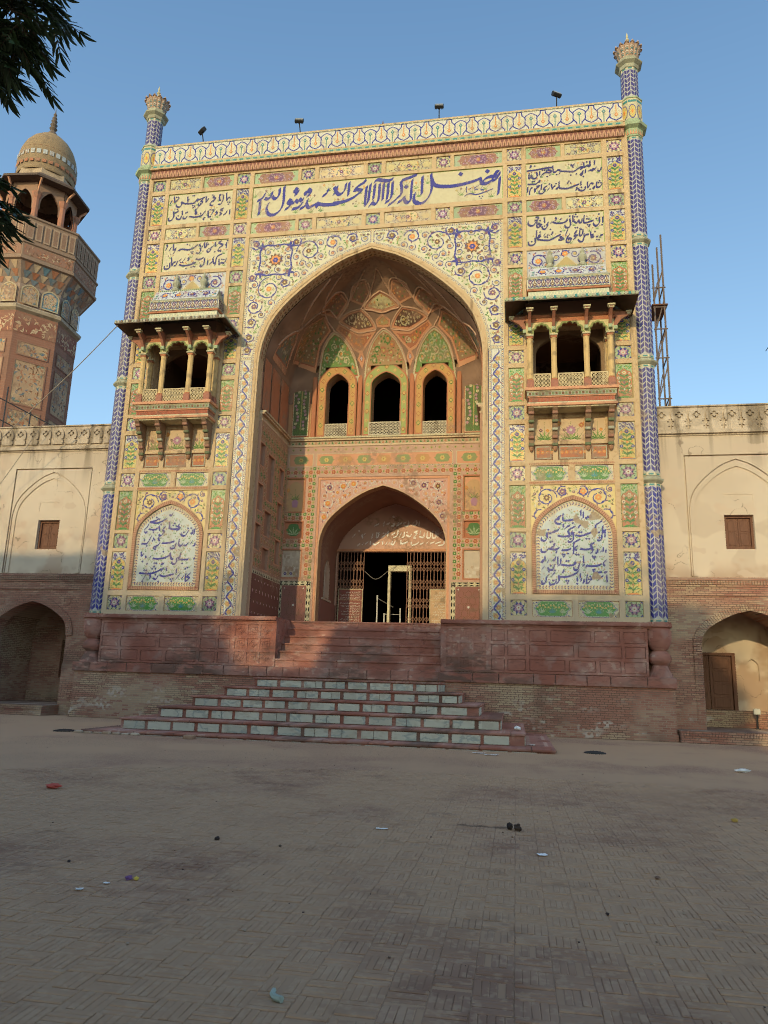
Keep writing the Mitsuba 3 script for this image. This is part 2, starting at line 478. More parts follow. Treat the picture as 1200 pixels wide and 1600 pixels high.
# brush strokes of the inscriptions, traced as pen paths: x z in centimetres on the wall
LET = {
    'inscription': '-404 2157 -403 2134 -410 2116 -423 2110 -434 2123|-436 2144 -439 2123 -453 2111 -466 2116|-466 2140 -472 2123 -484 2112 -498 2106|-485 2104 -485 2076 -487 2039|-383 2166 -383 2130 -383 2095 -390 2064 -408 2041 -430 2033 -449 2045 -455 2070 -446 2094|-348 2092 -360 2098 -363 2086 -349 2080 -347 2092 -350 2076 -361 2063 -375 2054|-299 2102 -304 2088 -314 2099 -320 2084 -330 2094 -336 2084 -349 2081|-300 2085 -307 2070 -322 2058 -344 2054|-324 2142 -334 2149 -338 2138 -326 2132 -322 2140 -324 2127 -337 2118|-268 2135 -277 2141 -281 2133 -271 2129 -267 2133 -269 2120 -283 2108|-292 2132 -290 2120 -282 2121|-278 2095 -283 2075 -274 2055 -258 2061 -238 2071|-281 2075 -296 2059 -311 2052|-238 2078 -240 2064 -236 2052|-240 2071 -208 2062 -170 2060 -143 2063|-192 2137 -199 2115 -217 2102|-172 2066 -140 2067 -109 2074 -85 2085 -66 2100 -49 2114|-49 2114 -66 2119 -83 2119 -69 2134 -51 2146 -37 2153 -42 2161|-156 2145 -158 2119 -145 2104 -130 2113 -121 2130 -119 2154|-169 2141 -160 2119 -171 2106|-105 2158 -106 2128 -108 2095|-31 2133 -34 2097 -36 2047|-15 2142 -20 2096 -24 2058 -38 2041|3 2139 1 2104 -2 2068|22 2139 22 2092 17 2058 7 2046 -6 2051|0 2060 -12 2047 -19 2034|40 2140 38 2101 36 2061|59 2141 57 2089 53 2060|76 2144 74 2087 65 2060 47 2048|-1 2147 13 2158 38 2152 59 2149 78 2157|176 2166 151 2157 124 2148 111 2140 114 2107 112 2080 98 2068 84 2052 60 2035|126 2072 117 2056 98 2043|124 2067 129 2048 142 2041 152 2056 154 2107 157 2146|.132 2113|168 2082 164 2055 172 2037 193 2028|173 2041 192 2030 216 2046 230 2072 236 2099 233 2166|198 2156 197 2116 196 2073|236 2142 245 2115 269 2103 317 2099 367 2105 406 2114 430 2124|430 2124 436 2103 453 2098 474 2109 482 2123 471 2128 453 2122 439 2109|503 2146 491 2147 486 2136 496 2127 505 2141 502 2127 494 2116 478 2107|507 2123 504 2083 500 2045|.352 2151|.458 2153',
    'date': '376 2092 375 2064|.391 2081|408 2087 409 2071|408 2083 424 2092|412 2076 421 2074|436 2084 432 2073 442 2069 438 2059|368 2048 380 2056 394 2058 412 2052 436 2056 459 2064 481 2073|.427 2042|.439 2042|.433 2033',
    'upper_right': '896 2128 890 2112 880 2115|878 2131 870 2121 863 2124 864 2115 855 2119 847 2115|871 2161 870 2140|853 2161 853 2135 843 2141 832 2134 830 2155|.842 2156|829 2134 818 2126 824 2136 813 2133 791 2119 764 2122 743 2125|836 2124 835 2107|826 2120 823 2101 816 2105 825 2112|.827 2093|796 2152 786 2145 781 2152|.789 2138|742 2129 731 2131 722 2123 714 2127 712 2153|742 2127 736 2111|702 2133 692 2135 687 2126 706 2123 703 2136|684 2125 673 2118 667 2110 663 2106|710 2145 684 2144 648 2140 612 2138|626 2163 629 2156 622 2152|.643 2158|662 2133 661 2114|649 2131 652 2112 643 2101 632 2106 631 2117|621 2128 620 2105 627 2108 628 2121|.690 2106|.701 2112|.726 2111|.780 2104|.801 2107|.681 2135|.673 2136|877 2066 875 2044 885 2041 894 2050 896 2056|.887 2068|.892 2059|.883 2060|867 2048 866 2037 860 2040|864 2057 854 2060 846 2046 842 2045 842 2069|.851 2035|832 2049 832 2037 821 2031 809 2036 808 2045|.819 2046|817 2073 817 2054|800 2049 802 2040 795 2034|811 2061 795 2056 767 2046 745 2048 735 2054 735 2081|.772 2077|.768 2070|.779 2069|729 2056 728 2048 722 2050|721 2062 714 2059 709 2050 705 2071|.723 2071|699 2056 689 2044|.698 2072|690 2065 678 2058 676 2052 681 2045 671 2033 659 2034 658 2047|668 2075 666 2049|661 2066 651 2060 644 2051 642 2040 641 2058|.651 2067|.658 2069|634 2062 627 2059 623 2050 621 2031|615 2067 614 2041|664 2091 662 2085 658 2089 661 2091 647 2077 630 2077 614 2078|.633 2088|.640 2089',
    'second_right': '894 1912 893 1886|.890 1877|880 1910 881 1889 870 1874 860 1880 858 1888|.880 1924|.870 1905|860 1898 849 1896 833 1891 823 1894 826 1924|.835 1907|.842 1906|.837 1882|.845 1881|.842 1875|818 1910 815 1894 807 1894 804 1905 798 1893 792 1896 784 1902|783 1928 783 1899|.794 1930|.790 1920|.799 1919|771 1914 774 1889 766 1875 754 1879 753 1889|.772 1924|764 1911 759 1909 761 1904 742 1897 720 1898 707 1905|.737 1913|704 1907 699 1898|718 1924 721 1915 715 1908|693 1905 685 1896 688 1890 679 1876 669 1879 666 1890|.676 1889|676 1927 677 1903|659 1904 651 1900 665 1895 654 1886 647 1890 649 1915|.660 1915|642 1930 653 1929 651 1919 639 1916|645 1912 636 1897 622 1895 614 1905 616 1916|892 1834 884 1833 880 1824|874 1828 866 1829|.869 1816|.877 1815|858 1838 848 1836 858 1829 849 1827 847 1852|.863 1850|840 1840 829 1839 823 1829 823 1846|821 1829 818 1814 807 1812 799 1822|820 1863 816 1842 806 1839 809 1870|.814 1864|798 1860 792 1856 789 1849 796 1853|.791 1872|.799 1872|800 1840 786 1840 792 1831 782 1823|771 1849 765 1840 759 1831 775 1827 767 1812 756 1816 758 1828|.766 1824|.775 1825|763 1868 753 1841|741 1839 733 1836 746 1829 735 1824 727 1827|.737 1861|737 1848 725 1843 697 1828 670 1829 647 1834|.677 1842|.686 1840|705 1863 706 1855 699 1851|.698 1873|690 1855 683 1843|679 1856 671 1846|661 1854 653 1850 660 1845 649 1841 645 1843 646 1874|.659 1865|639 1841 640 1819 629 1810 616 1813 615 1827|.627 1826',
    'upper_left': '-619 2135 -629 2133 -634 2122 -638 2158|.-625 2103|.-630 2113|.-621 2111|-650 2147 -652 2123 -661 2106 -671 2107|-668 2155 -667 2127 -659 2125|.-663 2151|.-654 2150|-683 2138 -691 2126 -696 2119|-690 2148 -698 2142 -686 2135 -705 2118 -707 2106 -695 2102|.-699 2153|-715 2138 -723 2126 -727 2123 -728 2150|.-719 2136|-739 2146 -746 2131 -752 2129 -743 2122 -756 2107 -761 2114 -760 2120|-733 2147 -758 2137 -770 2141|.-751 2116|-764 2130 -773 2134 -780 2122 -806 2121 -826 2124 -837 2133|.-789 2158|.-782 2158|.-786 2110|.-778 2108|.-783 2100|-813 2157 -810 2128|-804 2141 -809 2138|-840 2133 -837 2121 -846 2109 -859 2112 -862 2122|-850 2153 -861 2142 -870 2135 -875 2162|.-864 2157|.-856 2157|-882 2144 -887 2135 -892 2129|-617 2077 -617 2052|-629 2072 -634 2060 -645 2052|-645 2085 -659 2080 -648 2073|-660 2068 -654 2058 -662 2053|-673 2075 -678 2070 -671 2063 -682 2055|-688 2086 -692 2071 -700 2056|.-705 2083|.-696 2082|.-698 2038|-714 2079 -711 2051 -699 2050|-725 2080 -732 2071 -746 2057 -774 2054 -798 2059|.-733 2044|.-727 2047|.-731 2038|-763 2096 -771 2084 -764 2071 -771 2069 -772 2093|.-747 2070|-807 2063 -814 2051 -824 2052 -825 2061|-805 2081 -817 2076|-832 2089 -829 2068|-833 2065 -837 2050 -852 2051 -857 2061|.-848 2066|-847 2091 -855 2085 -867 2082|.-855 2098|-872 2090 -868 2065 -878 2047 -890 2048 -891 2061',
    'second_left': '-608 1931 -608 1913|-619 1923 -618 1895|.-615 1930|.-622 1911|-631 1915 -638 1904|-641 1931 -654 1923 -636 1912 -649 1899 -654 1887 -639 1883|-669 1927 -666 1906|-673 1915 -681 1904|-685 1907 -688 1890 -699 1883 -704 1894|.-694 1898|.-668 1882|-706 1930 -707 1909 -714 1907 -716 1931|.-699 1919|-721 1915 -729 1905|-734 1923 -739 1920 -732 1911|-735 1905 -731 1893 -741 1879 -750 1885|-745 1921 -761 1910 -786 1900 -818 1906 -834 1899|.-773 1889|.-765 1890|.-768 1882|.-794 1926|-820 1904 -828 1897|-841 1913 -852 1905 -844 1905 -854 1884|-856 1933 -854 1902|-865 1918 -872 1901|-887 1932 -883 1923 -890 1905|-633 1871 -654 1860 -659 1843 -660 1828|-614 1848 -618 1831|-621 1825 -635 1829 -643 1821 -646 1848|.-633 1844|.-625 1843|-669 1861 -673 1850 -669 1832 -660 1825 -665 1817|-675 1835 -683 1830 -688 1821|-695 1846 -695 1822|-710 1856 -711 1832 -718 1818 -727 1821 -725 1830|-714 1859 -733 1851 -750 1856|-757 1841 -765 1836 -749 1838 -771 1830 -802 1827 -822 1834|-830 1853 -836 1832 -845 1830|-785 1864 -779 1855 -787 1849|-796 1862 -804 1851|-813 1860 -824 1849|-838 1847 -848 1845 -853 1831 -859 1870|-864 1846 -864 1822 -878 1817 -887 1821 -887 1833|.-875 1832|.-815 1844|.-807 1844|.-767 1818|.-758 1821|.-751 1819|.-789 1814',
    'lower_left': '-742 766 -749 757 -757 760|.-754 757|-802 743 -811 737 -836 732|-765 745 -801 728 -833 731|.-802 744|.-808 750|.-796 743|-754 733 -751 709|-648 706 -650 682|-655 703 -657 685 -663 688|-673 700 -678 688 -687 677 -699 680 -703 688|.-691 691|.-675 706|.-662 707|-710 724 -718 715 -708 706 -723 697|-708 706 -736 703 -755 708|.-732 726|.-737 718|.-724 715|-768 715 -779 701 -772 692 -786 677 -793 684|.-788 722|-799 707 -814 701 -836 704|-796 716 -790 698|.-816 692|-838 725 -843 713 -855 701|.-847 689|.-852 693|.-843 693|-644 650 -642 641 -652 638|-654 656 -662 644|-669 653 -677 641 -689 641|-690 650 -698 638 -708 644 -707 665|-718 650 -723 632 -737 627 -741 635|.-729 638|-726 656 -749 650 -777 649|-784 653 -792 641 -810 635|-795 671 -787 656|.-813 668|.-817 659|.-808 662|-821 680 -831 659 -839 647 -861 647|.-850 661|.-838 638|.-800 632|.-808 629|.-802 624|-642 594 -640 586|-662 591 -669 586 -703 586|-696 612 -700 591 -706 594|.-687 571|-711 594 -711 574 -722 568 -731 577|-724 586 -734 591 -739 612|-738 606 -756 594 -786 588 -808 590|.-767 616|.-744 600|-816 600 -821 591|-836 591 -839 600|-846 609 -855 600 -858 615|-760 571 -769 568 -768 574|.-791 571|.-800 572|.-829 569|.-849 578|-649 536 -663 522 -653 516 -664 505 -669 510 -668 534|-675 525 -686 510|-691 533 -699 522 -707 510|.-664 555|.-672 551|-708 551 -707 533|-716 530 -731 527 -755 521 -774 526|.-729 510|.-720 512|.-724 503|-750 556 -747 542|-759 553 -765 548 -769 539|-780 524 -787 510 -799 515|.-791 527|-767 550 -787 539 -818 531 -858 534|.-800 558|.-806 550|.-793 550|.-838 544|.-830 544|-814 527 -810 518 -815 512|-832 521 -840 509|.-842 502|.-777 502',
    'lower_right': '789 758 789 735|781 764 781 743|812 747 815 737 802 740 800 733 796 738|775 738 764 732 742 728 726 727 719 732 721 755|.753 718|713 744 702 738 707 732 693 730 696 718 709 715 715 721|861 692 859 666|854 709 852 683 863 692 849 689|844 686 836 683|849 678 848 661 837 655 835 661|.841 666|829 712 830 683|853 726 828 709|822 689 806 681 779 672 760 675|.774 685|.781 685|.797 662|.806 662|752 689 747 684 753 681 741 672|754 684 752 658 740 650 734 655|.743 661|761 706 736 692 741 675 719 670 700 674|.738 669|781 712 772 706 774 701|743 709 731 704 723 695|720 715 721 701|709 704 701 692 690 687|687 692 692 687 679 684|679 681 662 681 665 667 656 655 645 658 644 667|.669 695|.674 667|860 624 861 613|853 633 852 616|847 621 841 613|833 627 833 614 825 613|819 627 813 630 818 619 809 610|824 647 810 641 815 630 794 624 775 627|767 638 756 627 764 621|777 661 758 650 754 641|754 652 752 607|745 627 729 621|743 630 737 624 718 621 713 624|.734 610|.716 607|.719 599|.723 606|.761 607|.769 606|705 630 691 624 669 627|696 621 694 610|691 641 686 644 689 638 675 630|669 630 658 616 645 616 642 627|.682 653|.675 650|.821 594|.817 600|.825 599|862 588 851 577 856 566|845 574 835 569 813 566 797 568|.816 553|.821 555|.818 548|795 571 792 559|785 602 786 577|789 571 781 568|774 585 771 574 765 554 754 554 752 563|760 585 755 579 759 574 738 568 709 571|.728 584|.735 584|709 593 708 576 698 565|699 599 699 571|687 571 682 554 668 554 664 562|.675 567|691 599 688 585 682 588|669 590 663 576|655 602 656 585|648 590 649 579 641 582|653 565 644 554|860 536 862 511|.855 544|.860 547|849 533 841 527 830 516|845 546 818 541 820 522|.827 528|.832 535|.836 527|812 530 801 510 793 510 797 538|.806 530|.801 521|.809 521|784 521 785 510 780 510|776 524 775 513|762 527 764 513|773 541 773 524|.762 505|770 552 757 540 729 529 703 529|.726 515|.733 515|.730 507|700 535 702 515 691 504|717 554 718 546 711 543|692 521 689 507 672 501 669 512|.682 516|689 543 684 540 676 529|666 534 662 529|659 529 656 509 645 504 643 515|.668 546|.688 551',
    'lunette': '114 896 112 872|99 900 101 879 86 874|90 892 78 874|62 896 61 874 43 875|52 890 35 883|30 888 9 873 17 892|-9 886 -6 875 -21 873|-26 888 -43 879|-52 893 -56 871|-78 884 -99 873|-14 919 -5 914|219 843 210 837|202 856 202 818|191 848 192 818 177 818 178 852|168 844 166 818 151 818 153 846|138 839 134 818 113 822|121 852 117 831|108 848 91 844 104 835 88 818 100 814|79 835 70 822 53 829|.57 842|44 844 43 823 32 818|31 840 19 818|14 853 10 827 -7 818|1 840 -16 831|-34 847 -35 823|-42 840 -50 827 -63 819|.-55 838|-77 843 -80 821 -89 821 -85 845|-107 836 -111 814|-142 838 -150 828|-159 832 -154 814|.-173 849|-190 836 -203 821|232 801 228 784 203 779|215 796 190 788|186 796 165 788|156 796 148 788|135 792 118 784|114 797 105 788 80 779|77 797 78 784|62 797 37 788 28 792|28 805 28 784|2 801 -6 784 -19 788|-11 801 -15 788|-23 797 -30 784|-36 797 -44 780|-58 801 -58 784|-71 797 -92 784 -105 788|-117 801 -116 784|-127 797 -140 788|-149 793 -157 780|-166 788 -179 778',
}

# ---------------------------------------------------------------- tile inlay designs; each is a slab with its mosaic pieces, local x in [0, w], z in [0, h], facing -y
pi = math.pi

def slab(w, h, c, edge=None, edge_c='cobalt'):
    m = MB()
    m.box(0, w, .0, .03, 0, h, c)
    if edge:
        e = edge
        for a in ([(0, 0), (w, 0), (w, e), (0, e)], [(0, h - e), (w, h - e), (w, h), (0, h)], [(0, e), (e, e), (e, h - e), (0, h - e)], [(w - e, e), (w, e), (w, h - e), (w - e, h - e)]):
            m.lay(a, 1, edge_c)
    return m

def speckle(m, g, n, s, cols, lvl, r):
    x0, z0, x1, z1 = g.bounds; ok = prep(g)
    for k in range(n):
        x, z = r.uniform(x0, x1), r.uniform(z0, z1)
        if ok.contains(Point(x, z)): m.leafp(x, z, r.uniform(0, 6.3), s * r.uniform(.7, 1.3), s * .45, lvl, cols[k % len(cols)])

def cell_design(w=.6, h=.56, seed=0):
    r = random.Random(seed)
    m = slab(w, h, 'cream' if seed % 2 else 'mint', .018, 'gold')
    cx, cz, s = w / 2, h / 2, min(w, h)
    for k in range(26):
        x, z = r.uniform(.07, .93) * w, r.uniform(.07, .93) * h
        if math.hypot(x - cx, z - cz) > .37 * s: m.leafp(x, z, r.uniform(0, 6), .075, .03, 1, ('cobalt', 'leaf', 'purple')[k % 3])
    for k in range(8):
        a = k * pi / 4 + pi / 8
        m.leafp(cx + .36 * s * math.cos(a), cz + .36 * s * math.sin(a), a + .6, .12 * s, .05 * s, 1, 'leaf')
    for sx in (0, 1):
        for sz in (0, 1):
            x, z = (.05 + .9 * sx) * w, (.05 + .9 * sz) * h
            a = math.atan2(cz - z, cx - x)
            for d in (-.7, 0, .7):
                m.leafp(x, z, a + d, .16 * s, .06 * s, 1, 'cobalt')
            m.disc(x + .12 * math.cos(a) * s, z + .12 * math.sin(a) * s, .028 * s, 2, 'orange')
    for k in range(10):
        a = k * pi / 5
        m.disc(cx + .43 * w * math.cos(a), cz + .43 * h * math.sin(a), .018, 1, 'navy', 5)
    m.flower(cx, cz, .41 * s, 8, 'purple' if seed % 3 else 'cobalt', 'orange', 2, pi / 8)
    m.flower(cx, cz, .31 * s, 6, 'mauve', 'red', 4, pi / 6)
    for k in range(6): m.disc(cx + .24 * s * math.cos(k * pi / 3), cz + .24 * s * math.sin(k * pi / 3), .03, 5, 'navy', 5)
    m.flower(cx, cz, .17 * s, 6, 'white', 'red', 6)
    return m

def tall_design(w=.6, h=1.42, red=False, seed=0):
    r = random.Random(seed)
    top = 'mint' if red else 'white'
    m = slab(w, h, top, .018, 'gold')
    zt = h * .80
    g = Polygon([(.05 * w, .03 * h), (.95 * w, .03 * h), (.95 * w, zt - .1 * h), (.86 * w, zt - .03 * h), (.68 * w, zt), (.5 * w, zt + .07 * h), (.32 * w, zt), (.14 * w, zt - .03 * h), (.05 * w, zt - .1 * h)])
    m.poly(g.buffer(.014), 1, 'cobalt' if not red else 'leaf')
    m.poly(g, 2, 'terra' if red else 'yellow')
    speckle(m, g.buffer(-.03), 90, .07, ('leaf', 'dleaf', 'brown', 'gold') if red else ('lime', 'leaf', 'gold', 'brown', 'cream'), 3, r)
    for k in range(60):
        x, z = r.uniform(.06, .94) * w, r.uniform(.74, .98) * h
        if not g.buffer(.02).contains(Point(x, z)):
            m.leafp(x, z, r.uniform(0, 6.3), .085, .04, 1, ('green' if red else 'cobalt'))
            m.disc(x + .02, z - .02, .013, 2, 'yellow' if red else 'purple', 5)
    cx = w / 2
    m.ribbon([(cx, .06 * h), (cx, .80 * h)], .018, 3, 'leaf')
    m.lay([(.12 * w, .03 * h), (.88 * w, .03 * h), (.7 * w, .07 * h), (.3 * w, .07 * h)], 3, 'orange' if not red else 'green')
    fl = 'cream' if red else 'cobalt'
    for k, f in enumerate((.14, .26, .38, .50, .62)):
        z = f * h
        for sx in (-1, 1):
            sp = .33 * w * (1 if k % 2 else .8)
            m.ribbon(cr([(cx, z - .03), (cx + sx * sp * .5, z + .01), (cx + sx * sp, z + .09 * h)], 3), .012, 3, 'leaf')
            m.leafp(cx, z, pi / 2 - sx * .9, .20, .055, 3, 'leaf' if k % 2 else 'dleaf'); m.leafp(cx + sx * .06, z + .02, pi / 2 - sx * 1.35, .15, .04, 3, 'dleaf')
            m.leafp(cx, z - .05, pi / 2 - sx * .45, .13, .035, 3, 'dleaf')
            if k % 2:
                m.disc(cx + sx * sp, z + .09 * h, .062, 4, fl); m.disc(cx + sx * sp, z + .09 * h, .024, 5, 'purple' if red else 'white', 6)
            else:
                m.leafp(cx + sx * sp, z + .075 * h, pi / 2 - sx * .5, .09, .05, 4, 'orange' if not red else 'white')
    m.flower(cx, .74 * h, .085, 6, fl, 'orange', 4)
    m.leafp(cx, .42 * h, pi / 2, .13, .07, 4, 'orange' if not red else 'purple')
    m.leafp(cx, .22 * h, pi / 2, .11, .06, 4, 'terra' if not red else 'white')
    return m

def oblong_design(w, h, red=True, seed=0):
    r = random.Random(seed)
    m = slab(w, h, 'mint' if red else 'cream', .016, 'gold')
    if red:
        g = shapely.affinity.translate(lobed(.86 * w, .86 * h), w / 2, h / 2)
        m.poly(g.buffer(.016), 1, 'cream'); m.poly(g, 2, (.31, .15, .10))
        g2 = shapely.affinity.translate(lobed(.42 * w, .7 * h), w / 2, h / 2)
        m.poly(g2, 3, 'purple')
        m.flower(w / 2, h / 2, .22 * h, 8, 'terra', 'yellow', 4)
        for k in range(80):
            x, z = r.uniform(.1, .9) * w, r.uniform(.12, .88) * h
            if g.buffer(-.02).contains(Point(x, z)):
                if k % 2: m.flower(x, z, .035, 5, 'mauve' if k % 4 else 'gold', 'white', 4)
                else: m.leafp(x, z, r.uniform(0, 6), .085, .026, 4, ('purple', 'brown', 'cream', 'mauve')[k % 4])
        for k in range(22):
            x, z = r.uniform(.03, .97) * w, r.choice((r.uniform(.04, .2), r.uniform(.8, .96))) * h
            if not g.buffer(.03).contains(Point(x, z)):
                m.leafp(x, z, r.uniform(0, 6), .07, .035, 1, 'leaf')
    else:
        for k in range(150):
            x, z = r.uniform(.05, .95) * w, r.uniform(.07, .93) * h
            m.leafp(x, z, r.uniform(0, 6), .065, .032, 1, ('purple', 'cobalt', 'brown')[k % 3])
        g = shapely.affinity.translate(lobed(.5 * w, .8 * h), w / 2, h / 2)
        m.poly(g.buffer(.014), 2, 'purple'); m.poly(g, 3, (.60, .50, .26))
        for sx in (.12, .88):
            m.poly(shapely.affinity.translate(lobed(.2 * w, .5 * h), sx * w, h / 2), 3, (.60, .50, .26))
        for k in range(46):
            x, z = r.uniform(.28, .72) * w, r.uniform(.2, .8) * h
            if g.contains(Point(x, z)):
                m.leafp(x, z, r.uniform(0, 6), .09, .032, 4, ('leaf', 'orange', 'cobalt')[k % 3])
        m.flower(w / 2, h / 2, .18 * h, 6, 'purple', 'white', 5)
    return m

def cartouche_design(w, h, seed=0):
    r = random.Random(seed)
    m = slab(w, h, 'cream', .016, 'terra')
    for k in range(60):
        x, z = r.uniform(.03, .97) * w, r.uniform(.05, .95) * h
        m.leafp(x, z, r.uniform(0, 6), .07, .04, 1, ('cobalt', 'navy', 'mauve')[k % 3])
    g = shapely.affinity.translate(lobed(.88 * w, .88 * h), w / 2, h / 2)
    m.poly(g.buffer(.028), 2, 'cobalt'); m.poly(g.buffer(.014), 3, 'white'); m.poly(g, 4, 'green' if seed % 2 else 'leaf')
    speckle(m, g.buffer(-.04), 70, .06, ('dleaf', 'mint', 'lime', 'yellow'), 5, r)
    for sx in (-.27, 0, .27):
        x = w * (.5 + sx)
        for d in (-1.0, -.5, 0, .5, 1.0):
            m.leafp(x, .22 * h, pi / 2 + d, .40 * h * (1 - .25 * abs(d)), .04, 5, 'turq' if sx == 0 else 'mint')
        for d in (-.9, -.3, .3, .9):
            m.disc(x + .22 * h * math.sin(d) * 1.3, .22 * h + .48 * h * math.cos(d * .8), .036, 6, 'yellow', 6)
            m.disc(x + .22 * h * math.sin(d) * 1.3, .22 * h + .48 * h * math.cos(d * .8), .014, 7, 'orange', 5)
    for k in range(12):
        x = w * (.13 + .74 * k / 11)
        m.disc(x, h * (.78 + .05 * math.sin(k * 2.)), .022, 5, 'cream', 5)
    return m

def plant(m, x, z, s, lvl, r):
    """A small flowering plant such as fills the ground of the inscriptions."""
    for d in (-1.1, -.55, 0, .55, 1.1):
        m.leafp(x, z, pi / 2 + d, s * (.5 - .12 * abs(d)), s * .07, lvl, r.choice(('leaf', 'dleaf', 'lime')))
    for d in (-.6, 0, .6):
        L = s * r.uniform(.7, .95)
        q = (x + L * math.sin(d), z + L * math.cos(d))
        m.ribbon([(x, z), q], .008, lvl, 'leaf')
        if r.random() < .75: m.flower(*q, s * .13, 4, r.choice(('orange', 'terra', 'gold', 'purple')), 'yellow', lvl)

def strokes(name, x0, z0):
    for s in LET[name].split('|'):
        v = np.array([float(q) for q in s.strip('.').split()]).reshape(-1, 2) / 100 - [x0, z0]
        yield s.startswith('.'), v

def lettering(name, x0, z0, w, c='cobalt', lvl=3, dot=None, nib=58, thin=.36):
    m = MB()
    nb = (w * math.cos(math.radians(nib)), w * math.sin(math.radians(nib)))
    for isdot, v in strokes(name, x0, z0):
        if isdot or len(v) == 1:
            d = dot or .72 * w
            for p in v:
                m.lay([(p[0] - d, p[1] - .1 * d), (p[0] + .1 * d, p[1] - d), (p[0] + d, p[1] + .1 * d), (p[0] - .1 * d, p[1] + d)], lvl, c)
        else:
            q = cr(v, 5)
            L = len(q)
            t = np.linspace(0, 1, L)
            m.ribbon(q, w * thin * (.7 + .3 * np.sin(pi * np.clip(t * 1.1 + .1, 0, 1))), lvl, c, nib=nb)
    return m

def text_ground(w, h, n, seed, c='cream', size=.26, clip=None):
    r = random.Random(seed)
    m = slab(w, h, c, .022 if clip is None else None, 'lime')
    k = 0
    spots = []
    for _ in range(n * 12):
        x, z = r.uniform(.05, w - .05), r.uniform(.03, h - size)
        if any(abs(x - a) < size * .62 and abs(z - b) < size * .75 for a, b in spots): continue
        if clip is not None and not clip.contains(Point(x, z).buffer(size * .5)): continue
        spots.append((x, z)); plant(m, x, z, size * r.uniform(.75, 1.05), 1, r)
        if len(spots) >= n: break
    return m

def arabesque(m, region, seed, vine='cobalt', lvl=1, step=.17, palette=('leaf', 'lime', 'orange', 'purple', 'gold'), scrolls=(), vw=.032, extra=0):
    """Scrolling vines with leaves and flowers filling a region."""
    r = random.Random(seed)
    ok = prep(region.buffer(-.03))
    taken = []
    def curve(pts, w):
        pts = np.asarray(pts)
        run = []
        for p in pts:
            if ok.contains(Point(p)):
                run.append(p)
            else:
                if len(run) > 2: m.ribbon(run, w, lvl + 1, vine)
                run = []
        if len(run) > 2: m.ribbon(run, w, lvl + 1, vine)
        for p in pts[::2]: taken.append((p[0], p[1], .075))
    for (x, z, R0, a0, turn, big) in scrolls:
        t = np.linspace(0, 1, 34)
        a = a0 + turn * t * 2 * pi
        rad = R0 * (1 - .62 * t)
        c = np.stack([x + rad * np.cos(a), z + rad * np.sin(a)], -1)
        curve(c, vw)
        e = c[-1]
        for k in (4, 10, 16, 22):
            if ok.contains(Point(c[k])):
                m.leafp(*c[k], a[k] + (pi / 2 + .5) * np.sign(turn), .17, .075, lvl + 1, vine)
                m.leafp(*c[k], a[k] - .6 * np.sign(turn), .12, .05, lvl + 1, 'purple')
        if ok.contains(Point(x, z)):
            if big:
                m.flower(x, z, .34 * big, 10, 'brown', 'orange', lvl + 3, .2)
                m.flower(x, z, .24 * big, 7, 'orange', 'cobalt', lvl + 4)
                m.flower(x, z - .02, .14 * big, 6, 'cobalt', 'mauve', lvl + 6)
                taken.append((x, z, .36 * big))
            else:
                m.flower(x, z, .13, 7, r.choice(('brown', 'orange', 'purple')), 'yellow', lvl + 3)
                taken.append((x, z, .15))
    x0, z0, x1, z1 = region.bounds
    n = int((x1 - x0) * (z1 - z0) / step ** 2)
    for _ in range(extra):
        x, z = r.uniform(region.bounds[0], region.bounds[2]), r.uniform(region.bounds[1], region.bounds[3])
        if not ok.contains(Point(x, z).buffer(.11)) or any((x - a) ** 2 + (z - b) ** 2 < (c + .11) ** 2 for a, b, c in taken): continue
        t = np.linspace(0, 1, 18); sg = r.choice((-1, 1)); a = r.uniform(0, 6.3) + sg * t * 7.2; rad = .165 * (1 - .68 * t)
        curve(np.stack([x + rad * np.cos(a), z + rad * np.sin(a)], -1), vw * .7)
        m.flower(x, z, .075, 6, r.choice(palette[2:]), 'yellow', lvl + 3); taken.append((x, z, .09))
    T_ = np.array(taken) if taken else np.zeros((0, 3))
    for k in range(n * 3):
        x, z = r.uniform(x0, x1), r.uniform(z0, z1)
        if len(T_) and np.any((T_[:, 0] - x) ** 2 + (T_[:, 1] - z) ** 2 < (T_[:, 2] + .025) ** 2): continue
        if not ok.contains(Point(x, z).buffer(.05)): continue
        T_ = np.vstack([T_, [x, z, step * .42]])
        a = r.uniform(0, 2 * pi)
        q = r.random()
        if q < .40:
            m.leafp(x - .06 * math.cos(a), z - .06 * math.sin(a), a, step * .95, .05, lvl, r.choice(palette[:2]))
            m.leafp(x, z, a + 2.2, step * .6, .035, lvl, palette[0])
        elif q < .78:
            m.flower(x, z, step * .45, r.choice((5, 6, 7)), r.choice(palette[2:]), r.choice(('yellow', 'white', 'cobalt')), lvl + 1, a)
            m.leafp(x, z, a, step * .75, .035, lvl, palette[0])
        else:
            b = [(x + .11 * t_ * math.cos(a + 1.5 * t_), z + .11 * t_ * math.sin(a + 1.5 * t_)) for t_ in np.linspace(-1, 1, 6)]
            m.ribbon(b, .016, lvl, palette[0])

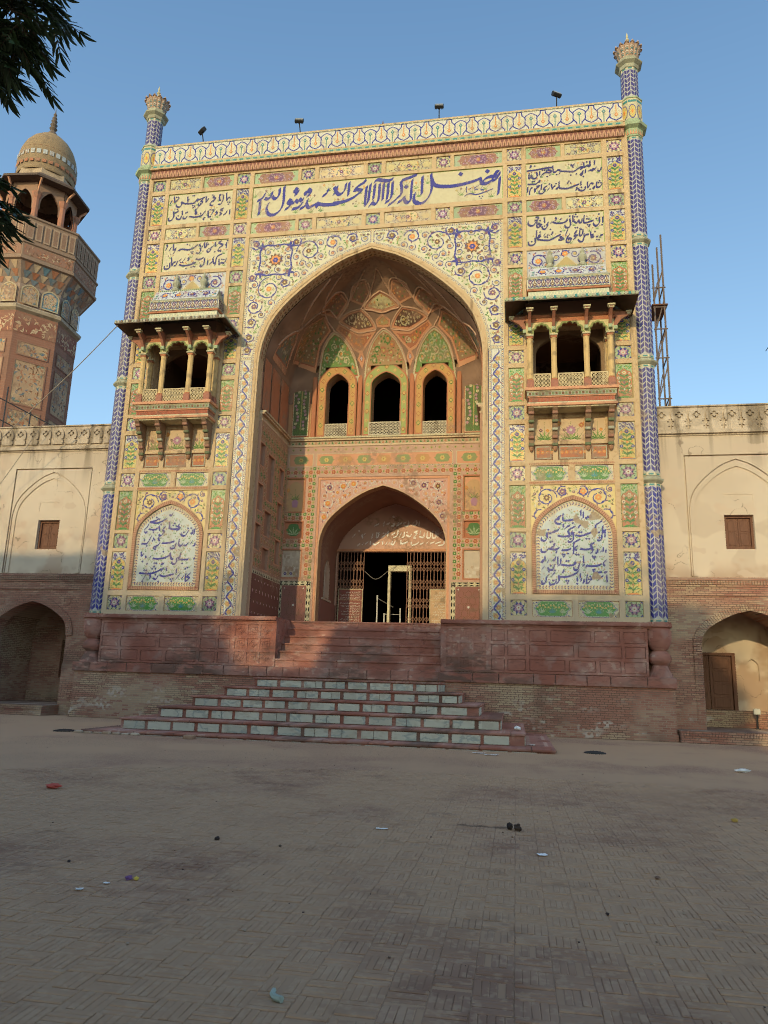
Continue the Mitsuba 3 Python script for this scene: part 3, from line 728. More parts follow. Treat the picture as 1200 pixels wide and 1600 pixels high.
def vine_strip(w, h, seed=0):
    """The tall border of the great arch: a waving blue vine with star flowers between dotted bands."""
    r = random.Random(seed)
    m = slab(w, h, 'white')
    e = w * .2
    for x in (0, w - e):
        m.lay([(x, 0), (x + e, 0), (x + e, h), (x, h)], 1, 'cream')
        m.lay([(x, 0), (x + .012, 0), (x + .012, h), (x, h)], 2, 'cobalt'); m.lay([(x + e - .012, 0), (x + e, 0), (x + e, h), (x + e - .012, h)], 2, 'cobalt')
        for k in range(int(h / .085)):
            z = (k + .5) * .085
            m.lay([(x + e / 2 - .03, z), (x + e / 2, z - .024), (x + e / 2 + .03, z), (x + e / 2, z + .024)], 2, ('terra', 'cobalt', 'navy')[k % 3])
            m.disc(x + e * (.22 if k % 2 else .78), z + .04, .011, 2, 'navy', 5)
    P, A = .58, w * .19
    n = int(h / P * 12)
    z = np.linspace(.04, h - .04, n)
    m.ribbon(np.stack([w / 2 + A * np.sin(z / P * 2 * pi), z], -1), .046 + .02 * np.sin(z / P * 4 * pi), 2, 'cobalt')
    k = 0
    zz = P * .25
    while zz < h - .2:
        s = 1 if k % 2 == 0 else -1
        x = w / 2 - s * A * .42
        m.flower(x, zz, .125, 6, 'gold', 'yellow', 3, k); m.flower(x, zz, .075, 6, 'terra', 'yellow', 4, k + .5)
        m.leafp(w / 2 + s * A, zz, -s * .4 + (pi if s > 0 else 0), .13, .055, 3, 'cobalt')
        m.leafp(w / 2 + s * A, zz + .03, pi / 2 + s * .9, .17, .06, 3, 'cobalt'); m.leafp(w / 2 + s * A, zz - .05, -pi / 2 + s * .9, .15, .05, 3, 'purple')
        m.leafp(x + s * .02, zz + .1, 1.2 * s + .6, .11, .04, 2, 'lime'); m.leafp(x - s * .05, zz - .1, -1.8, .10, .04, 2, 'leaf')
        m.leafp(x - s * .1, zz + .05, pi / 2 - s * .6, .08, .035, 2, 'yellow')
        zz += P / 2; k += 1
    return m

def interlace(w, h, n, ground='white', a='cobalt', fill=(.74, .66, .34), mid='turq', dot='orange'):
    """The ogival interlace of the parapet."""
    m = slab(w, h, ground)
    p = w / n
    def flask(x, up):
        q = []
        for t in np.linspace(0, 1, 13):
            rr = (.235 if t > .42 else .085 + .15 * smooth01((t - .12) / .3)) * p
            if t > .42: rr = p * .235 * math.sqrt(max(1 - ((t - .60) / .40) ** 2, 0)) * (1 + .14 * math.sin(18 * t)) if t > .6 else p * (.235)
            q.append((rr, t))
        pts = [(x + r_, t) for r_, t in q] + [(x - r_, t) for r_, t in q[::-1]]
        z = lambda t: (h * (.07 + .78 * t)) if up else (h * (.93 - .78 * t))
        return Polygon([(a_, z(t)) for a_, t in pts]).buffer(0)
    def smooth01(t):
        t = min(max(t, 0), 1); return t * t * (3 - 2 * t)
    base = {u: flask(0, u) for u in (True, False)}
    for k in range(2 * n):
        x, u = (k + .5) * p / 2, k % 2 == 0
        g = shapely.affinity.translate(base[u], x, 0)
        clip = sbox(0.004, .03 * h, w - .004, .97 * h)
        l = 1
        sc = .5
        m.poly(shapely.affinity.scale(g, 1.06 * .62 / .62, 1.0).buffer(.035).intersection(clip), l, a)
        m.poly(g.buffer(-.004).intersection(clip), l + 1, ground)
        m.poly(g.buffer(-.038).intersection(clip), l + 2, fill)
        zc = h * (.60 if u else .40)
        c2 = mid if u else dot
        m.lay([(x - .075, zc), (x, zc - .10), (x + .075, zc), (x, zc + .10)], l + 3 + 3, c2)
        m.disc(x, zc, .032, l + 7, 'white', 4)
        m.ribbon([(x, zc), (x, h * (.12 if u else .88))], .03, l + 6, c2)
    for z in (0, h - .035):
        m.lay([(0, z), (w, z), (w, z + .035), (0, z + .035)], 9, 'cream')
        for k in range(int(w / .16)):
            m.lay([(k * .16 + .02, z + .008), (k * .16 + .11, z + .008), (k * .16 + .11, z + .027), (k * .16 + .02, z + .027)], 10, ('turq', 'gold')[k % 2])
    return m

def lotus_frieze(w, h, n, ground='terra', petal='salmon', core='brown'):
    m = slab(w, h, ground)
    p = w / n
    for k in range(n):
        x = (k + .5) * p
        m.lay([(x - .42 * p, .05 * h), (x + .42 * p, .05 * h), (x + .40 * p, .5 * h), (x, .95 * h), (x - .40 * p, .5 * h)], 1, petal)
        m.lay([(x - .2 * p, .05 * h), (x + .2 * p, .05 * h), (x, .62 * h)], 2, core)
    return m

def band_design(w, h, c1='mint', c2='turq', c3='gold', n=None):
    m = slab(w, h, c1)
    n = n or int(w / .3)
    p = w / n
    for k in range(n):
        m.lay([(k * p + .04, .25 * h), (k * p + .7 * p, .25 * h), (k * p + .7 * p, .75 * h), (k * p + .04, .75 * h)], 1, c2)
        m.disc((k + .87) * p, .5 * h, .2 * h, 1, c3, 6)
    return m

def lattice_screen(w, h, nx, nz, frame=.045, t=.05, c='buff', bar=.024, star=True):
    """A pierced stone screen: interlaced bars in a frame, each hole open."""
    m = MB()
    m.box(0, w, 0, t, 0, frame, c); m.box(0, w, 0, t, h - frame, h, c); m.box(0, frame, 0, t, frame, h - frame, c); m.box(w - frame, w, 0, t, frame, h - frame, c)
    W, H = w - 2 * frame, h - 2 * frame
    inner = sbox(frame, frame, w - frame, h - frame)
    lines = []
    px, pz = W / nx, H / nz
    for i in range(-nz - 1, nx + nz + 2):
        for s in (1, -1):
            x = frame + i * px
            lines.append(LineString([(x, frame), (x + s * px * nz, frame + H)]).buffer(bar / 2, cap_style=2))
    if star:
        for i in range(1, nx): lines.append(LineString([(frame + i * px, frame), (frame + i * px, frame + H)]).buffer(bar / 2.4, cap_style=2))
        for i in range(1, nz): lines.append(LineString([(frame, frame + i * pz), (frame + W, frame + i * pz)]).buffer(bar / 2.4, cap_style=2))
    g = unary_union(lines).intersection(inner)
    m.prism(g, .012, t - .012, c)
    return m

# ================================================================ the gateway
G = thing('gateway', 'tall tiled gateway with a deep pointed arch, inscriptions and two overhanging balconies', 'gateway')
def at(x, y, z, sx=1., sy=1., sz=1., rz=0.):
    t = T().translate([x, y, z])
    if rz: t = t @ T().rotate([0, 0, 1], rz)
    return t @ T().scale([sx, sy, sz])

ARCH_O, ARCH_I = arch(0, 4.6, 3.7, 13.9, 18.68), arch(0, 4.4, 3.7, 13.7, 18.45)
BX = 7.545                                       # the balconies' axis
CELLS = [(21.89, 22.43), (19.53, 20.06), (17.30, 17.87), (15.2, 15.76), (13.25, 13.77), (11.04, 11.58), (8.73, 9.28), (6.29, 6.87), (3.93, 4.48)]
TALLS = [(20.23, 21.70, 0), (18.02, 19.38, 0), (15.90, 17.17, 1), (13.94, 15.05, 0), (11.73, 13.07, 1), (9.45, 10.86, 0), (7.00, 8.57, 1), (4.65, 6.16, 0)]
holes, PY = [], .0
RT = random.Random(19)
cells = [cell_design(seed=k).tint(RT).ply('glazed_tile') for k in range(11)]
talls = [[tall_design(red=c_, seed=k).tint(RT).ply('glazed_tile') for k in range(7)] for c_ in (False, True)]
k = 0
for sx in (-1, 1):
    for a, b in ((5.351, 5.927), (9.164, 9.76)):
        x0, x1 = sorted((sx * a, sx * b))
        for z0, z1 in CELLS:
            put(G + '__flower_tile', cells[k % 11], None, at=at(x0, PY + R.uniform(-.008, .014), z0, (x1 - x0) / .6, 1, (z1 - z0) / .56)); holes.append(rect(x0, x1, z0, z1)); k += 1
        for z0, z1, red in TALLS:
            put(G + '__plant_tile', talls[red][k % 7], None, at=at(x0, PY + R.uniform(-.008, .014), z0, (x1 - x0) / .6, 1, (z1 - z0) / 1.42)); holes.append(rect(x0, x1, z0, z1)); k += 1
OB = {}
def oblong(x0, x1, z0, z1, red, seed):
    w, h = round(x1 - x0, 2), round(z1 - z0, 2)
    q = (w > 1.6, red, seed % 4)
    if q not in OB: OB[q] = (oblong_design(w, h, red, seed).tint(RT).ply('glazed_tile'), w, h)
    d, w0, h0 = OB[q]
    put(G + '__oblong_tile', d, None, at=at(x0, PY, z0, (x1 - x0) / w0, 1, (z1 - z0) / h0)); holes.append(rect(x0, x1, z0, z1))
for sx in (-1, 1):
    for z0, z1 in CELLS[:2]:
        oblong(*sorted((sx * 6.08, sx * 7.44)), z0, z1, True, k); k += 1
        oblong(*sorted((sx * 7.58, sx * 8.98)), z0, z1, False, k); k += 1
for z0, z1 in ((21.84, 22.38), (19.50, 20.03)):
    for sx in (-1, 1):
        oblong(*sorted((sx * 5.17, sx * 3.25)), z0, z1, True, k); k += 1
        oblong(*sorted((sx * 2.36, sx * .46)), z0, z1, False, k); k += 1
    for c in (-2.82, 0, 2.82):
        put(G + '__flower_tile', cells[k % 11], None, at=at(c - .29, PY, z0, .58 / .6, 1, (z1 - z0) / .56)); holes.append(rect(c - .29, c + .29, z0, z1)); k += 1

# inscriptions
def inscription(x0, x1, z0, z1, let, w, n, seed, c='cobalt', label=None, ground='cream', extra=None, size=.3, thin=.62):
    m = text_ground(x1 - x0, z1 - z0, n, seed, ground, size)
    key = put(G + '__inscription', m, 'glazed_tile', at=at(x0, PY, z0), label=label)
    L = lettering(let, x0, z0, w, c, thin=thin)
    if extra: L.merge(lettering(extra[0], x0, z0, extra[1], c))
    lk_ = put(key + '__lettering', L, 'glazed_tile', at=at(x0, PY, z0)); labels[lk_] = {'kind': 'stuff'}
    holes.append(rect(x0, x1, z0, z1))
inscription(-5.19, 5.19, 20.23, 21.70, 'inscription', .150, 26, 3, label='long cream tile inscription in large blue calligraphy', extra=('date', .045), size=.42, thin=.3)
inscription(6.08, 8.98, 20.23, 21.70, 'upper_right', .06, 13, 4, 'navy')
inscription(6.08, 8.98, 18.02, 19.37, 'second_right', .06, 13, 5, 'navy')
inscription(-8.98, -6.08, 20.23, 21.70, 'upper_left', .06, 13, 6, 'navy')
inscription(-8.98, -6.08, 18.02, 19.37, 'second_left', .06, 13, 7, 'navy')

# cartouches and arched text niches of the lower storey
cart = [cartouche_design(1.36, .57, s).ply('glazed_tile') for s in (0, 1)]
yar = MB(); yreg = rect(6.08, 8.99, 5.9, 8.57).difference(arch(BX, 1.45, 4.6, 6.75, 8.2))
yar.flat(yreg, .03, 'yellow')
yar.poly(yreg, 0, (.58, .46, .20))
arabesque(yar, yreg, 21, 'cobalt', 1, .13, ('leaf', 'brown', 'yellow', 'purple', 'cream'), [(6.65, 8.1, .36, 0, 1.2, 0), (8.42, 8.1, .36, pi, -1.2, 0), (7.2, 8.32, .2, 1, 1.2, 0), (7.9, 8.32, .2, 2, -1.2, 0), (6.4, 7.45, .26, 0, 1.1, 0), (8.7, 7.45, .26, pi, -1.1, 0)], .034, 300)
yar_d = yar.ply('glazed_tile')
ring_o, ring_i = arch(BX, 1.43, 4.70, 6.75, 8.17), arch(BX, 1.30, 4.83, 6.72, 8.02)
fld = arch(BX, 1.15, 5.0, 6.70, 7.80)
def niche_parts(sx):
    off = 0 if sx > 0 else -2 * BX
    dx = at(off, PY, 0)
    put(G + '__spandrel_tile', yar_d, None, at=dx)
    m = MB(); m.prism(ring_o.difference(ring_i), -.07, .03, (.46, .28, .17))
    for s in np.linspace(0, 1, 150):
        p, q = ring_o.exterior.interpolate(s, True), ring_i.exterior.interpolate(ring_i.exterior.project(ring_o.exterior.interpolate(s, True)))
        m.ribbon([(p.x, p.y), (q.x, q.y)], .022, 24.5, (.30, .11, .075))
    put(G + '__niche_arch', m, 'painted', at=dx)
    # border of waves and the text field
    m = MB(); bd = ring_i.difference(fld)
    m.flat(bd, .03, 'cream')
    m.poly(bd, 0, 'cream')
    mid = arch(BX, 1.225, 4.915, 6.71, 7.91).exterior
    L = mid.length; n = int(L / .105)
    for i in range(n):
        p = mid.interpolate(i / n, True); q = mid.interpolate((i + .5) / n, True)
        a = math.atan2(q.y - p.y, q.x - p.x)
        m.leafp(p.x, p.y, a + .9, .10, .04, 1, 'purple' if i % 2 else 'cobalt'); m.leafp(p.x, p.y, a - .8, .09, .03, 1, 'cobalt')
        m.disc(q.x, q.y, .02, 2, ('orange', 'gold')[i % 2], 5)
    put(G + '__niche_border', m, 'glazed_tile', at=dx)
    m = MB(); m.flat(fld, .03, 'white'); m.poly(fld, 0, (.44, .49, .47))
    r = random.Random(5 + sx)
    spots = []
    for _ in range(900):
        x, z = r.uniform(6.4, 8.65), r.uniform(5.05, 7.6)
        if any(abs(x - a) < .14 and abs(z - b) < .16 for a, b in spots) or not fld.contains(Point(x, z + .1).buffer(.14)): continue
        spots.append((x, z)); plant(m, x, z, .20 * r.uniform(.7, 1.0), 1, r)
    key = put(G + '__text_field', m, 'glazed_tile', at=dx)
    lk_ = put(key + '__lettering', lettering('lower_right' if sx > 0 else 'lower_left', 0, 0, .062, thin=.5), 'glazed_tile', at=at(0, PY, 0)); labels[lk_] = {'kind': 'stuff'}
    holes.append(rect(*sorted((sx * 6.08, sx * 8.99)), 4.66, 8.57))
    m = MB(); g = rect(6.08, 8.99, 4.66, 8.57).difference(yreg).difference(ring_o.buffer(.001))
    m.prism(g, -.012, .03); put(G + '__niche_surround', m, 'ochre_plaster', at=dx)
    for z0, z1, sd in ((8.71, 9.28, 0), (3.91, 4.47, 1)):
        for a, b in ((6.10, 7.44), (7.64, 8.98)):
            x0, x1 = sorted((sx * a, sx * b))
            put(G + '__cartouche_tile', cart[sd], None, at=at(x0, PY, z0, (x1 - x0) / 1.36, 1, (z1 - z0) / .57)); holes.append(rect(x0, x1, z0, z1))
    # red brick bands beside the cartouches
    m = MB()
    for z0 in (8.60, 9.30):
        x0 = min(sx * 6.06, sx * 9.0)
        m.box(x0, x0 + 2.94, -.052, .0, z0, z0 + .085, 'terra')
        for i in range(46): m.box(x0 + i * .0635, x0 + i * .0635 + .01, -.056, -.05, z0 + .01, z0 + .075, 'stone')
    put(G + '__brick_band', m, 'painted')
    # three framed panels and the painted panels behind the brackets
    for a, b in ((-1.31, -.65), (-.47, .49), (.67, 1.28)):
        m = slab(b - a, .58, 'brown'); w = b - a
        m.lay([(.05, .05), (w - .05, .05), (w - .05, .53), (.05, .53)], 1, 'greyg'); m.lay([(.09, .1), (w - .09, .1), (w - .09, .48), (.09, .48)], 2, 'terra')
        for i in range(int(w / .16)): m.flower(.14 + i * .16, .29, .07, 5, 'orange', 'cream', 3); m.leafp(.14 + i * .16, .36, .7, .09, .03, 3, 'leaf')
        put(G + '__framed_panel', m, 'fresco', at=at(sx * BX + a, PY, 9.48)); holes.append(rect(sx * BX + a, sx * BX + b, 9.48, 10.06))
    for a, b in ((-1.2, -.66), (-.46, .46), (.66, 1.2)):
        m = slab(b - a, .88, 'buff'); w = b - a
        r = random.Random(3)
        plant(m, w / 2, .06, .8, 1, r); plant(m, w * .25, .05, .5, 1, r); plant(m, w * .75, .05, .5, 1, r)
        if w > .8: m.flower(w / 2, .42, .2, 10, 'mauve', 'white', 3)
        put(G + '__painted_panel', m, 'fresco', at=at(sx * BX + a, PY, 10.18)); holes.append(rect(sx * BX + a, sx * BX + b, 10.18, 11.06))
for sx in (-1, 1):
    niche_parts(sx)

# kiosk backdrop above each balcony, and the openings behind it
bk = MB(); reg = rect(6.08, 8.99, 16.2, 17.86)
bk.box(6.08, 8.99, 0, .03, 16.2, 17.86, 'white'); bk.poly(reg, 0, (.45, .46, .46))
hump = Polygon([(6.35, 16.2)] + [(6.35 + 2.38 * t, 16.3 + .95 * math.sin(pi * t) ** .8 + .28 * max(0, 1 - abs(t - .5) * 7)) for t in np.linspace(0, 1, 25)] + [(8.73, 16.2)])
arabesque(bk, reg.difference(hump.buffer(.05)), 9, 'cobalt', 1, .10, ('cobalt', 'purple', 'mauve', 'orange', 'gold'), [(6.5, 17.4, .3, 0, 1.2, 0), (8.55, 17.4, .3, 2, -1.2, 0), (7.5, 17.65, .16, 0, 1.2, 0)], .045, 200)
bk.poly(hump.buffer(.04), 4, 'cream'); bk.poly(hump, 5, 'gold')
plant(bk, BX, 16.5, .7, 6, random.Random(2))
bk_d = bk.ply('glazed_tile')
for sx in (-1, 1):
    put(G + '__kiosk_backdrop', bk_d, None, at=at(0 if sx > 0 else -2 * BX, PY, 0)); holes.append(rect(*sorted((sx * 6.08, sx * 8.99)), 16.2, 17.86))
openings = [rect(sx * BX - 1.28, sx * BX + 1.28, 11.95, 14.62) for sx in (-1, 1)]

# the great arch: spandrels, borders, moulding
spreg = rect(0.0, 5.19, 13.9, 19.33).difference(ARCH_O)
sp = MB(); sp.flat(spreg, .03, 'cream'); sp.poly(spreg, 0, (.56, .52, .36))
inner = spreg.buffer(-.11, join_style=2)
inner = unary_union([inner, rect(0, .2, 18.8, 19.22).intersection(spreg.buffer(-.08)).intersection(rect(0, 5, 18.78, 19.22))])
sp.poly(spreg.difference(inner), 1, 'cream')
sp.poly(inner.buffer(.012).difference(inner), 2, 'cobalt')
for ring in (spreg.buffer(-.055, join_style=2).exterior,):
    n = int(ring.length / .085)
    for i in range(n):
        p = ring.interpolate(i / n, True)
        sp.disc(p.x, p.y, .026, 2, ('terra', 'cobalt', 'purple')[i % 3], 4)
arabesque(sp, inner, 31, 'cobalt', 2, .13, ('leaf', 'lime', 'terra', 'brown', 'gold'),
          [(4.0, 18.25, .30, 2.4, .6, .95), (2.62, 18.55, .52, 0, 1.15, 0), (1.62, 18.86, .34, 3, -1.15, 0), (.8, 18.98, .24, 0, 1.2, 0), (4.2, 16.95, .52, 1.5, -1.15, 0), (3.55, 17.2, .22, 3, 1.1, 0), (4.78, 16.2, .34, 3, 1.15, 0),
           (4.86, 15.5, .26, 0, -1.15, 0), (4.9, 14.85, .22, 3, 1.15, 0), (4.93, 14.3, .2, 0, -1.15, 0), (4.88, 19.0, .24, 4, 1.1, 0), (3.15, 19.0, .22, 2, 1.1, 0), (4.95, 17.5, .2, 2, 1.1, 0)], .04, 1600)
t = np.linspace(0, 2 * pi, 60)
q4 = np.stack([4.0 + .74 * np.cos(t) * (1 - .13 * np.cos(4 * t)) , 18.25 + .74 * np.sin(t) * (1 - .13 * np.cos(4 * t))], -1)
sp.ribbon(q4, .06, 4, 'cobalt')
for k_ in range(4):
    a = pi / 4 + k_ * pi / 2
    x, z = 4.0 + .84 * math.cos(a), 18.25 + .84 * math.sin(a)
    for d in (-1.9, -.7, .7, 1.9): sp.leafp(x, z, a + d, .24, .11, 5, 'cobalt')
    sp.leafp(x, z, a + pi, .2, .1, 5, 'purple')
sp_d = sp.ply('glazed_tile')
put(G + '__arch_spandrel', sp_d, None, at=at(0, PY, 0)); put(G + '__arch_spandrel', sp_d, None, at=at(0, PY, 0, -1))
vs = vine_strip(.57, 10.12).ply('glazed_tile')
put(G + '__vine_border', vs, None, at=at(4.62, PY, 3.77)); put(G + '__vine_border', vs, None, at=at(-4.62, PY, 3.77, -1))
m = MB(); m.prism(ARCH_O.difference(ARCH_I), -.05, .5)
m.prism(arch(0, 4.50, 3.7, 13.8, 18.56).buffer(.02).difference(arch(0, 4.50, 3.7, 13.8, 18.56).buffer(-.02)).intersection(rect(-6, 6, 3.72, 20)), -.075, -.05)
put(G + '__arch_moulding', m, 'ochre_plaster')
# painted band on the soffit edge
m = MB()
e = np.array(arch(0, 4.395, 3.8, 13.7, 18.445).exterior.coords)[:-1]
ex = arch(0, 4.385, 3.8, 13.7, 18.43).exterior
n = int(ex.length / .2)
for i in range(n):
    p, q = ex.interpolate(i / n, True), ex.interpolate((i + .55) / n, True)
    if min(p.y, q.y) < 13.8: continue
    for y, c in ((.1, 'terra'), (.3, 'brown')):
        m.add([[p.x, y, p.y], [q.x, y + .06, q.y], [q.x, y + .13, q.y], [p.x, y + .1, p.y]], [[0, 1, 2], [0, 2, 3]], c)
lk_ = put(G + '__soffit_band', m, 'fresco'); labels[lk_] = {'kind': 'stuff'}
# the plaster grid
full = rect(-9.95, 9.95, 3.76, 22.55)
cut = unary_union(holes + openings + [ARCH_O, rect(-5.19, 5.19, 13.9, 19.33), rect(-5.19, -4.6, 3.76, 13.9), rect(4.6, 5.19, 3.76, 13.9)])
m = MB(); m.prism(full.difference(cut), -.052, .03)
put(G + '__plaster_grid', m, 'ochre_plaster')
m = MB(); m.prism(full.difference(unary_union(openings + [ARCH_O])), .032, .5)
put(G + '__wall_core', m, 'ochre_plaster')
# body behind
m = MB()
for sx in (-1, 1): m.box(*sorted((sx * 10.12, sx * 9.6)), .52, 9.5, 0, 23.1)
m.box(-10.1, -3.3, 9.5, 10, 0, 23.1); m.box(3.3, 10.1, 9.5, 10, 0, 23.1); m.box(-3.3, 3.3, 9.5, 10, 0, 3.55); m.box(-3.3, 3.3, 9.5, 10, 9.6, 23.1); m.box(-10.1, 10.1, .52, 9.5, 22.6, 23.1)
put(G + '__body', m, 'minaret_brick')
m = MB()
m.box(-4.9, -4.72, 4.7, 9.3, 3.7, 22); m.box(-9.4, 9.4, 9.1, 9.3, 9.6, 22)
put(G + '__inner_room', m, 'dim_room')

# cornice and parapet
put(G + '__lotus_frieze', lotus_frieze(19.7, .36, 118, 'stone', (.48, .27, .17), 'brown'), 'painted', at=at(-9.85, -.13, 22.50))
m = MB(); m.box(-9.85, 9.85, -.10, .5, 22.50, 22.86); m.box(-9.88, 9.88, -.24, .5, 22.862, 22.93); m.box(-9.88, 9.88, -.20, .5, 23.08, 23.15); m.box(-9.88, 9.88, -.17, .5, 22.93, 23.08)
m.box(-9.85, 9.85, -.03, .42, 23.15, 24.10); m.box(-9.85, 9.85, -.07, .46, 24.10, 24.17)
put(G + '__cornice', m, 'ochre_plaster')
put(G + '__cornice_band', band_design(19.6, .14), 'glazed_tile', at=at(-9.8, -.205, 22.935))
put(G + '__parapet_tile', interlace(19.64, .94, 21, ground=(.56, .55, .46), fill=(.56, .52, .37)), 'glazed_tile', at=at(-9.82, -.065, 23.155))

# corner columns, turrets
def octa(r, z0, z1, c, m, rot=pi / 8):
    m.lathe([(r, z0), (r, z1)], 8, c, rot=rot)
def chevrons(m, r, z0, z1, pitch=.20, bands=True):
    octa(r, z0, z1, (.43, .43, .40), m)
    ap = r * math.cos(pi / 8); w = 2 * r * math.sin(pi / 8)
    for f in range(8):
        a = -pi / 2 + f * pi / 4
        nx, ny = math.cos(a), math.sin(a); tx, ty = -ny, nx
        if ny > .8: continue
        def P(u, z, d=.004): return [nx * (ap + d) + tx * u, ny * (ap + d) + ty * u, z]
        n = int((z1 - z0 - .24) / pitch)
        s = (z1 - z0 - .24) / n
        for i in range(n):
            z = z0 + .12 + i * s
            for sg in (-1, 1):
                e0, e1 = .015 * sg, (w / 2 - .008) * sg
                t = s * .82; dz = s * .52
                m.add([P(e0, z + dz), P(e1, z), P(e1, z + t * .85), P(e0, min(z + dz + t, z1 - .1))], [[0, 1, 2], [0, 2, 3]], 'cobalt' if z0 < 8 else (.05, .045, .19))
        for zz in (z0, z1 - .1):
            m.add([P(-w / 2, zz), P(w / 2, zz), P(w / 2, zz + .1), P(-w / 2, zz + .1)], [[0, 1, 2], [0, 2, 3]], 'cream')
            m.add([P(-w * .3, zz + .02, .006), P(w * .3, zz + .02, .006), P(w * .3, zz + .08, .006), P(-w * .3, zz + .08, .006)], [[0, 1, 2], [0, 2, 3]], 'turq')
    return m
CR = .36
seg = [(3.78, 8.58), (8.86, 13.0), (13.28, 17.9), (18.18, 22.5)]
seg_d = [chevrons(MB(), CR, a, b).ply('glazed_tile') for a, b in seg]
ring = MB(); ring.lathe([(CR - .02, 0), (CR + .02, .03), (CR + .11, .10), (CR + .12, .16), (CR + .04, .20), (CR - .02, .28)], 8, 'greyg', rot=pi / 8); ring_d = ring.ply('painted')
tur = chevrons(MB(), .34, 24.25, 25.72).ply('glazed_tile')
tb = MB(); octa(.43, 23.16, 24.2, 'cream', tb)
for f in range(8):
    a = -pi / 2 + f * pi / 4; nx, ny = math.cos(a), math.sin(a); ap = .43 * math.cos(pi / 8)
    def P(u, z, d): return [nx * (ap + d) - ny * u, ny * (ap + d) + nx * u, z]
    def pc(pts, d, c): tb.add([P(u, z, d) for u, z in pts], [[0, i, i + 1] for i in range(1, len(pts) - 1)], c)
    pc([(.15 * math.cos(t), 23.60 + .33 * math.sin(t)) for t in np.arange(10) * pi / 5], .004, 'cobalt'); pc([(.125 * math.cos(t), 23.60 + .29 * math.sin(t)) for t in np.arange(10) * pi / 5], .007, 'yellow')
    pc([(-.05, 23.6), (0, 23.48), (.05, 23.6), (0, 23.72)], .010, 'orange'); pc([(-.15, 24.02), (.15, 24.02), (.15, 24.12), (-.15, 24.12)], .004, 'turq'); pc([(-.16, 23.18), (.16, 23.18), (.16, 23.27), (-.16, 23.27)], .004, 'mint')
tb_d = tb.ply('glazed_tile')
tcs = []; tc = MB(); tc.lathe([(.36, 22.5), (.40, 22.52), (.42, 22.84), (.58, 22.92), (.60, 23.02), (.50, 23.08), (.50, 23.17)], 8, 'mint', rot=pi / 8); tcs.append(tc); tc = MB(); tc.lathe([(.43, 24.2), (.46, 24.2), (.46, 24.25), (.34, 24.26)], 8, 'mint', rot=pi / 8); tcs.append(tc); tc = MB()
tc.lathe([(.34, 25.70), (.38, 25.72), (.40, 25.86), (.54, 25.95), (.55, 26.0), (.42, 26.04), (.38, 26.10), (.40, 26.22)], 8, 'greyg', rot=pi / 8); tcs.append(tc); tc = tcs[0]
for f in range(8):
    a = -pi / 2 + f * pi / 4; nx, ny = math.cos(a), math.sin(a)
    for i in (-1, 0, 1):
        u = i * .10; ap = .405 * math.cos(pi / 8) + .018
        tc.add([[nx * ap - ny * (u - .04), ny * ap + nx * (u - .04), 22.58], [nx * ap - ny * (u + .04), ny * ap + nx * (u + .04), 22.58], [nx * (ap + .006) - ny * u, ny * (ap + .006) + nx * u, 22.8]], [[0, 1, 2]], 'salmon')
tc_d = [t_.ply('painted') for t_ in tcs]
cap = MB()
for f in range(14):
    a = f * 2 * pi / 14
    prof = [(.37, 26.2), (.40, 26.35), (.43, 26.5), (.47, 26.62), (.52, 26.72), (.58, 26.76), (.55, 26.84), (.46, 26.80)]
    V = []
    for j, (r_, z) in enumerate(prof):
        hw = pi / 14 * (.96 if j < 5 else (.7, .25, .5)[j - 5])
        V += [[(r_ - .035) * math.cos(a - hw), (r_ - .035) * math.sin(a - hw), z - (.05 if j > 4 else 0)], [r_ * math.cos(a), r_ * math.sin(a), z], [(r_ - .035) * math.cos(a + hw), (r_ - .035) * math.sin(a + hw), z - (.05 if j > 4 else 0)]]
    F = []
    for j in range(len(prof) - 1):
        for i in (0, 1):
            q = j * 3 + i; F += [[q, q + 1, q + 4], [q, q + 4, q + 3]]
    cap.add(V, F, (.46, .31, .22))
    for j in range(4):
        z = 26.26 + j * .10; r_ = .385 + .022 * j + .016
        for s in (-1, 1):
            cap.add([[r_ * math.cos(a), r_ * math.sin(a), z + .05], [(r_ - .012) * math.cos(a + s * .13), (r_ - .012) * math.sin(a + s * .13), z], [(r_ - .010) * math.cos(a + s * .13), (r_ - .010) * math.sin(a + s * .13), z + .05], [r_ * math.cos(a), r_ * math.sin(a), z + .09]], [[0, 1, 2], [0, 2, 3]], 'white' if j % 2 else 'turq')
cap.lathe([(.47, 26.7), (.30, 26.85), (.12, 26.93), (.02, 26.95)], 14, 'dirty')
cap_d = cap.ply('painted')
fin = MB(); fin.lathe([(.10, 26.9), (.05, 26.98), (.09, 27.06), (.04, 27.12), (.04, 27.2), (.09, 27.27), (.05, 27.35), (.03, 27.38), (.05, 27.46), (.0, 27.68)], 10, 'cream'); fin_d = fin.ply('painted')
for sx in (-1, 1):
    c = put(G + '__corner_column', ring_d, None, at=at(sx * 10.22, .3, 8.58))
    for z in (13.0, 17.9): put(c + '__ring', ring_d, None, at=at(sx * 10.22, .3, z))
    for d in seg_d: put(c + '__shaft', d, None, at=at(sx * 10.22, .3, 0))
    t = put(G + '__turret', tur, None, at=at(sx * 10.20, .3, 0))
    put(t + '__base', tb_d, None, at=at(sx * 10.20, .3, 0)); [put(t + '__moulding', q_, None, at=at(sx * 10.20, .3, 0)) for q_ in tc_d]
    put(t + '__lotus_cap', cap_d, None, at=at(sx * 10.20, .3, 0)); put(t + '__finial', fin_d, None, at=at(sx * 10.20, .3, 0))

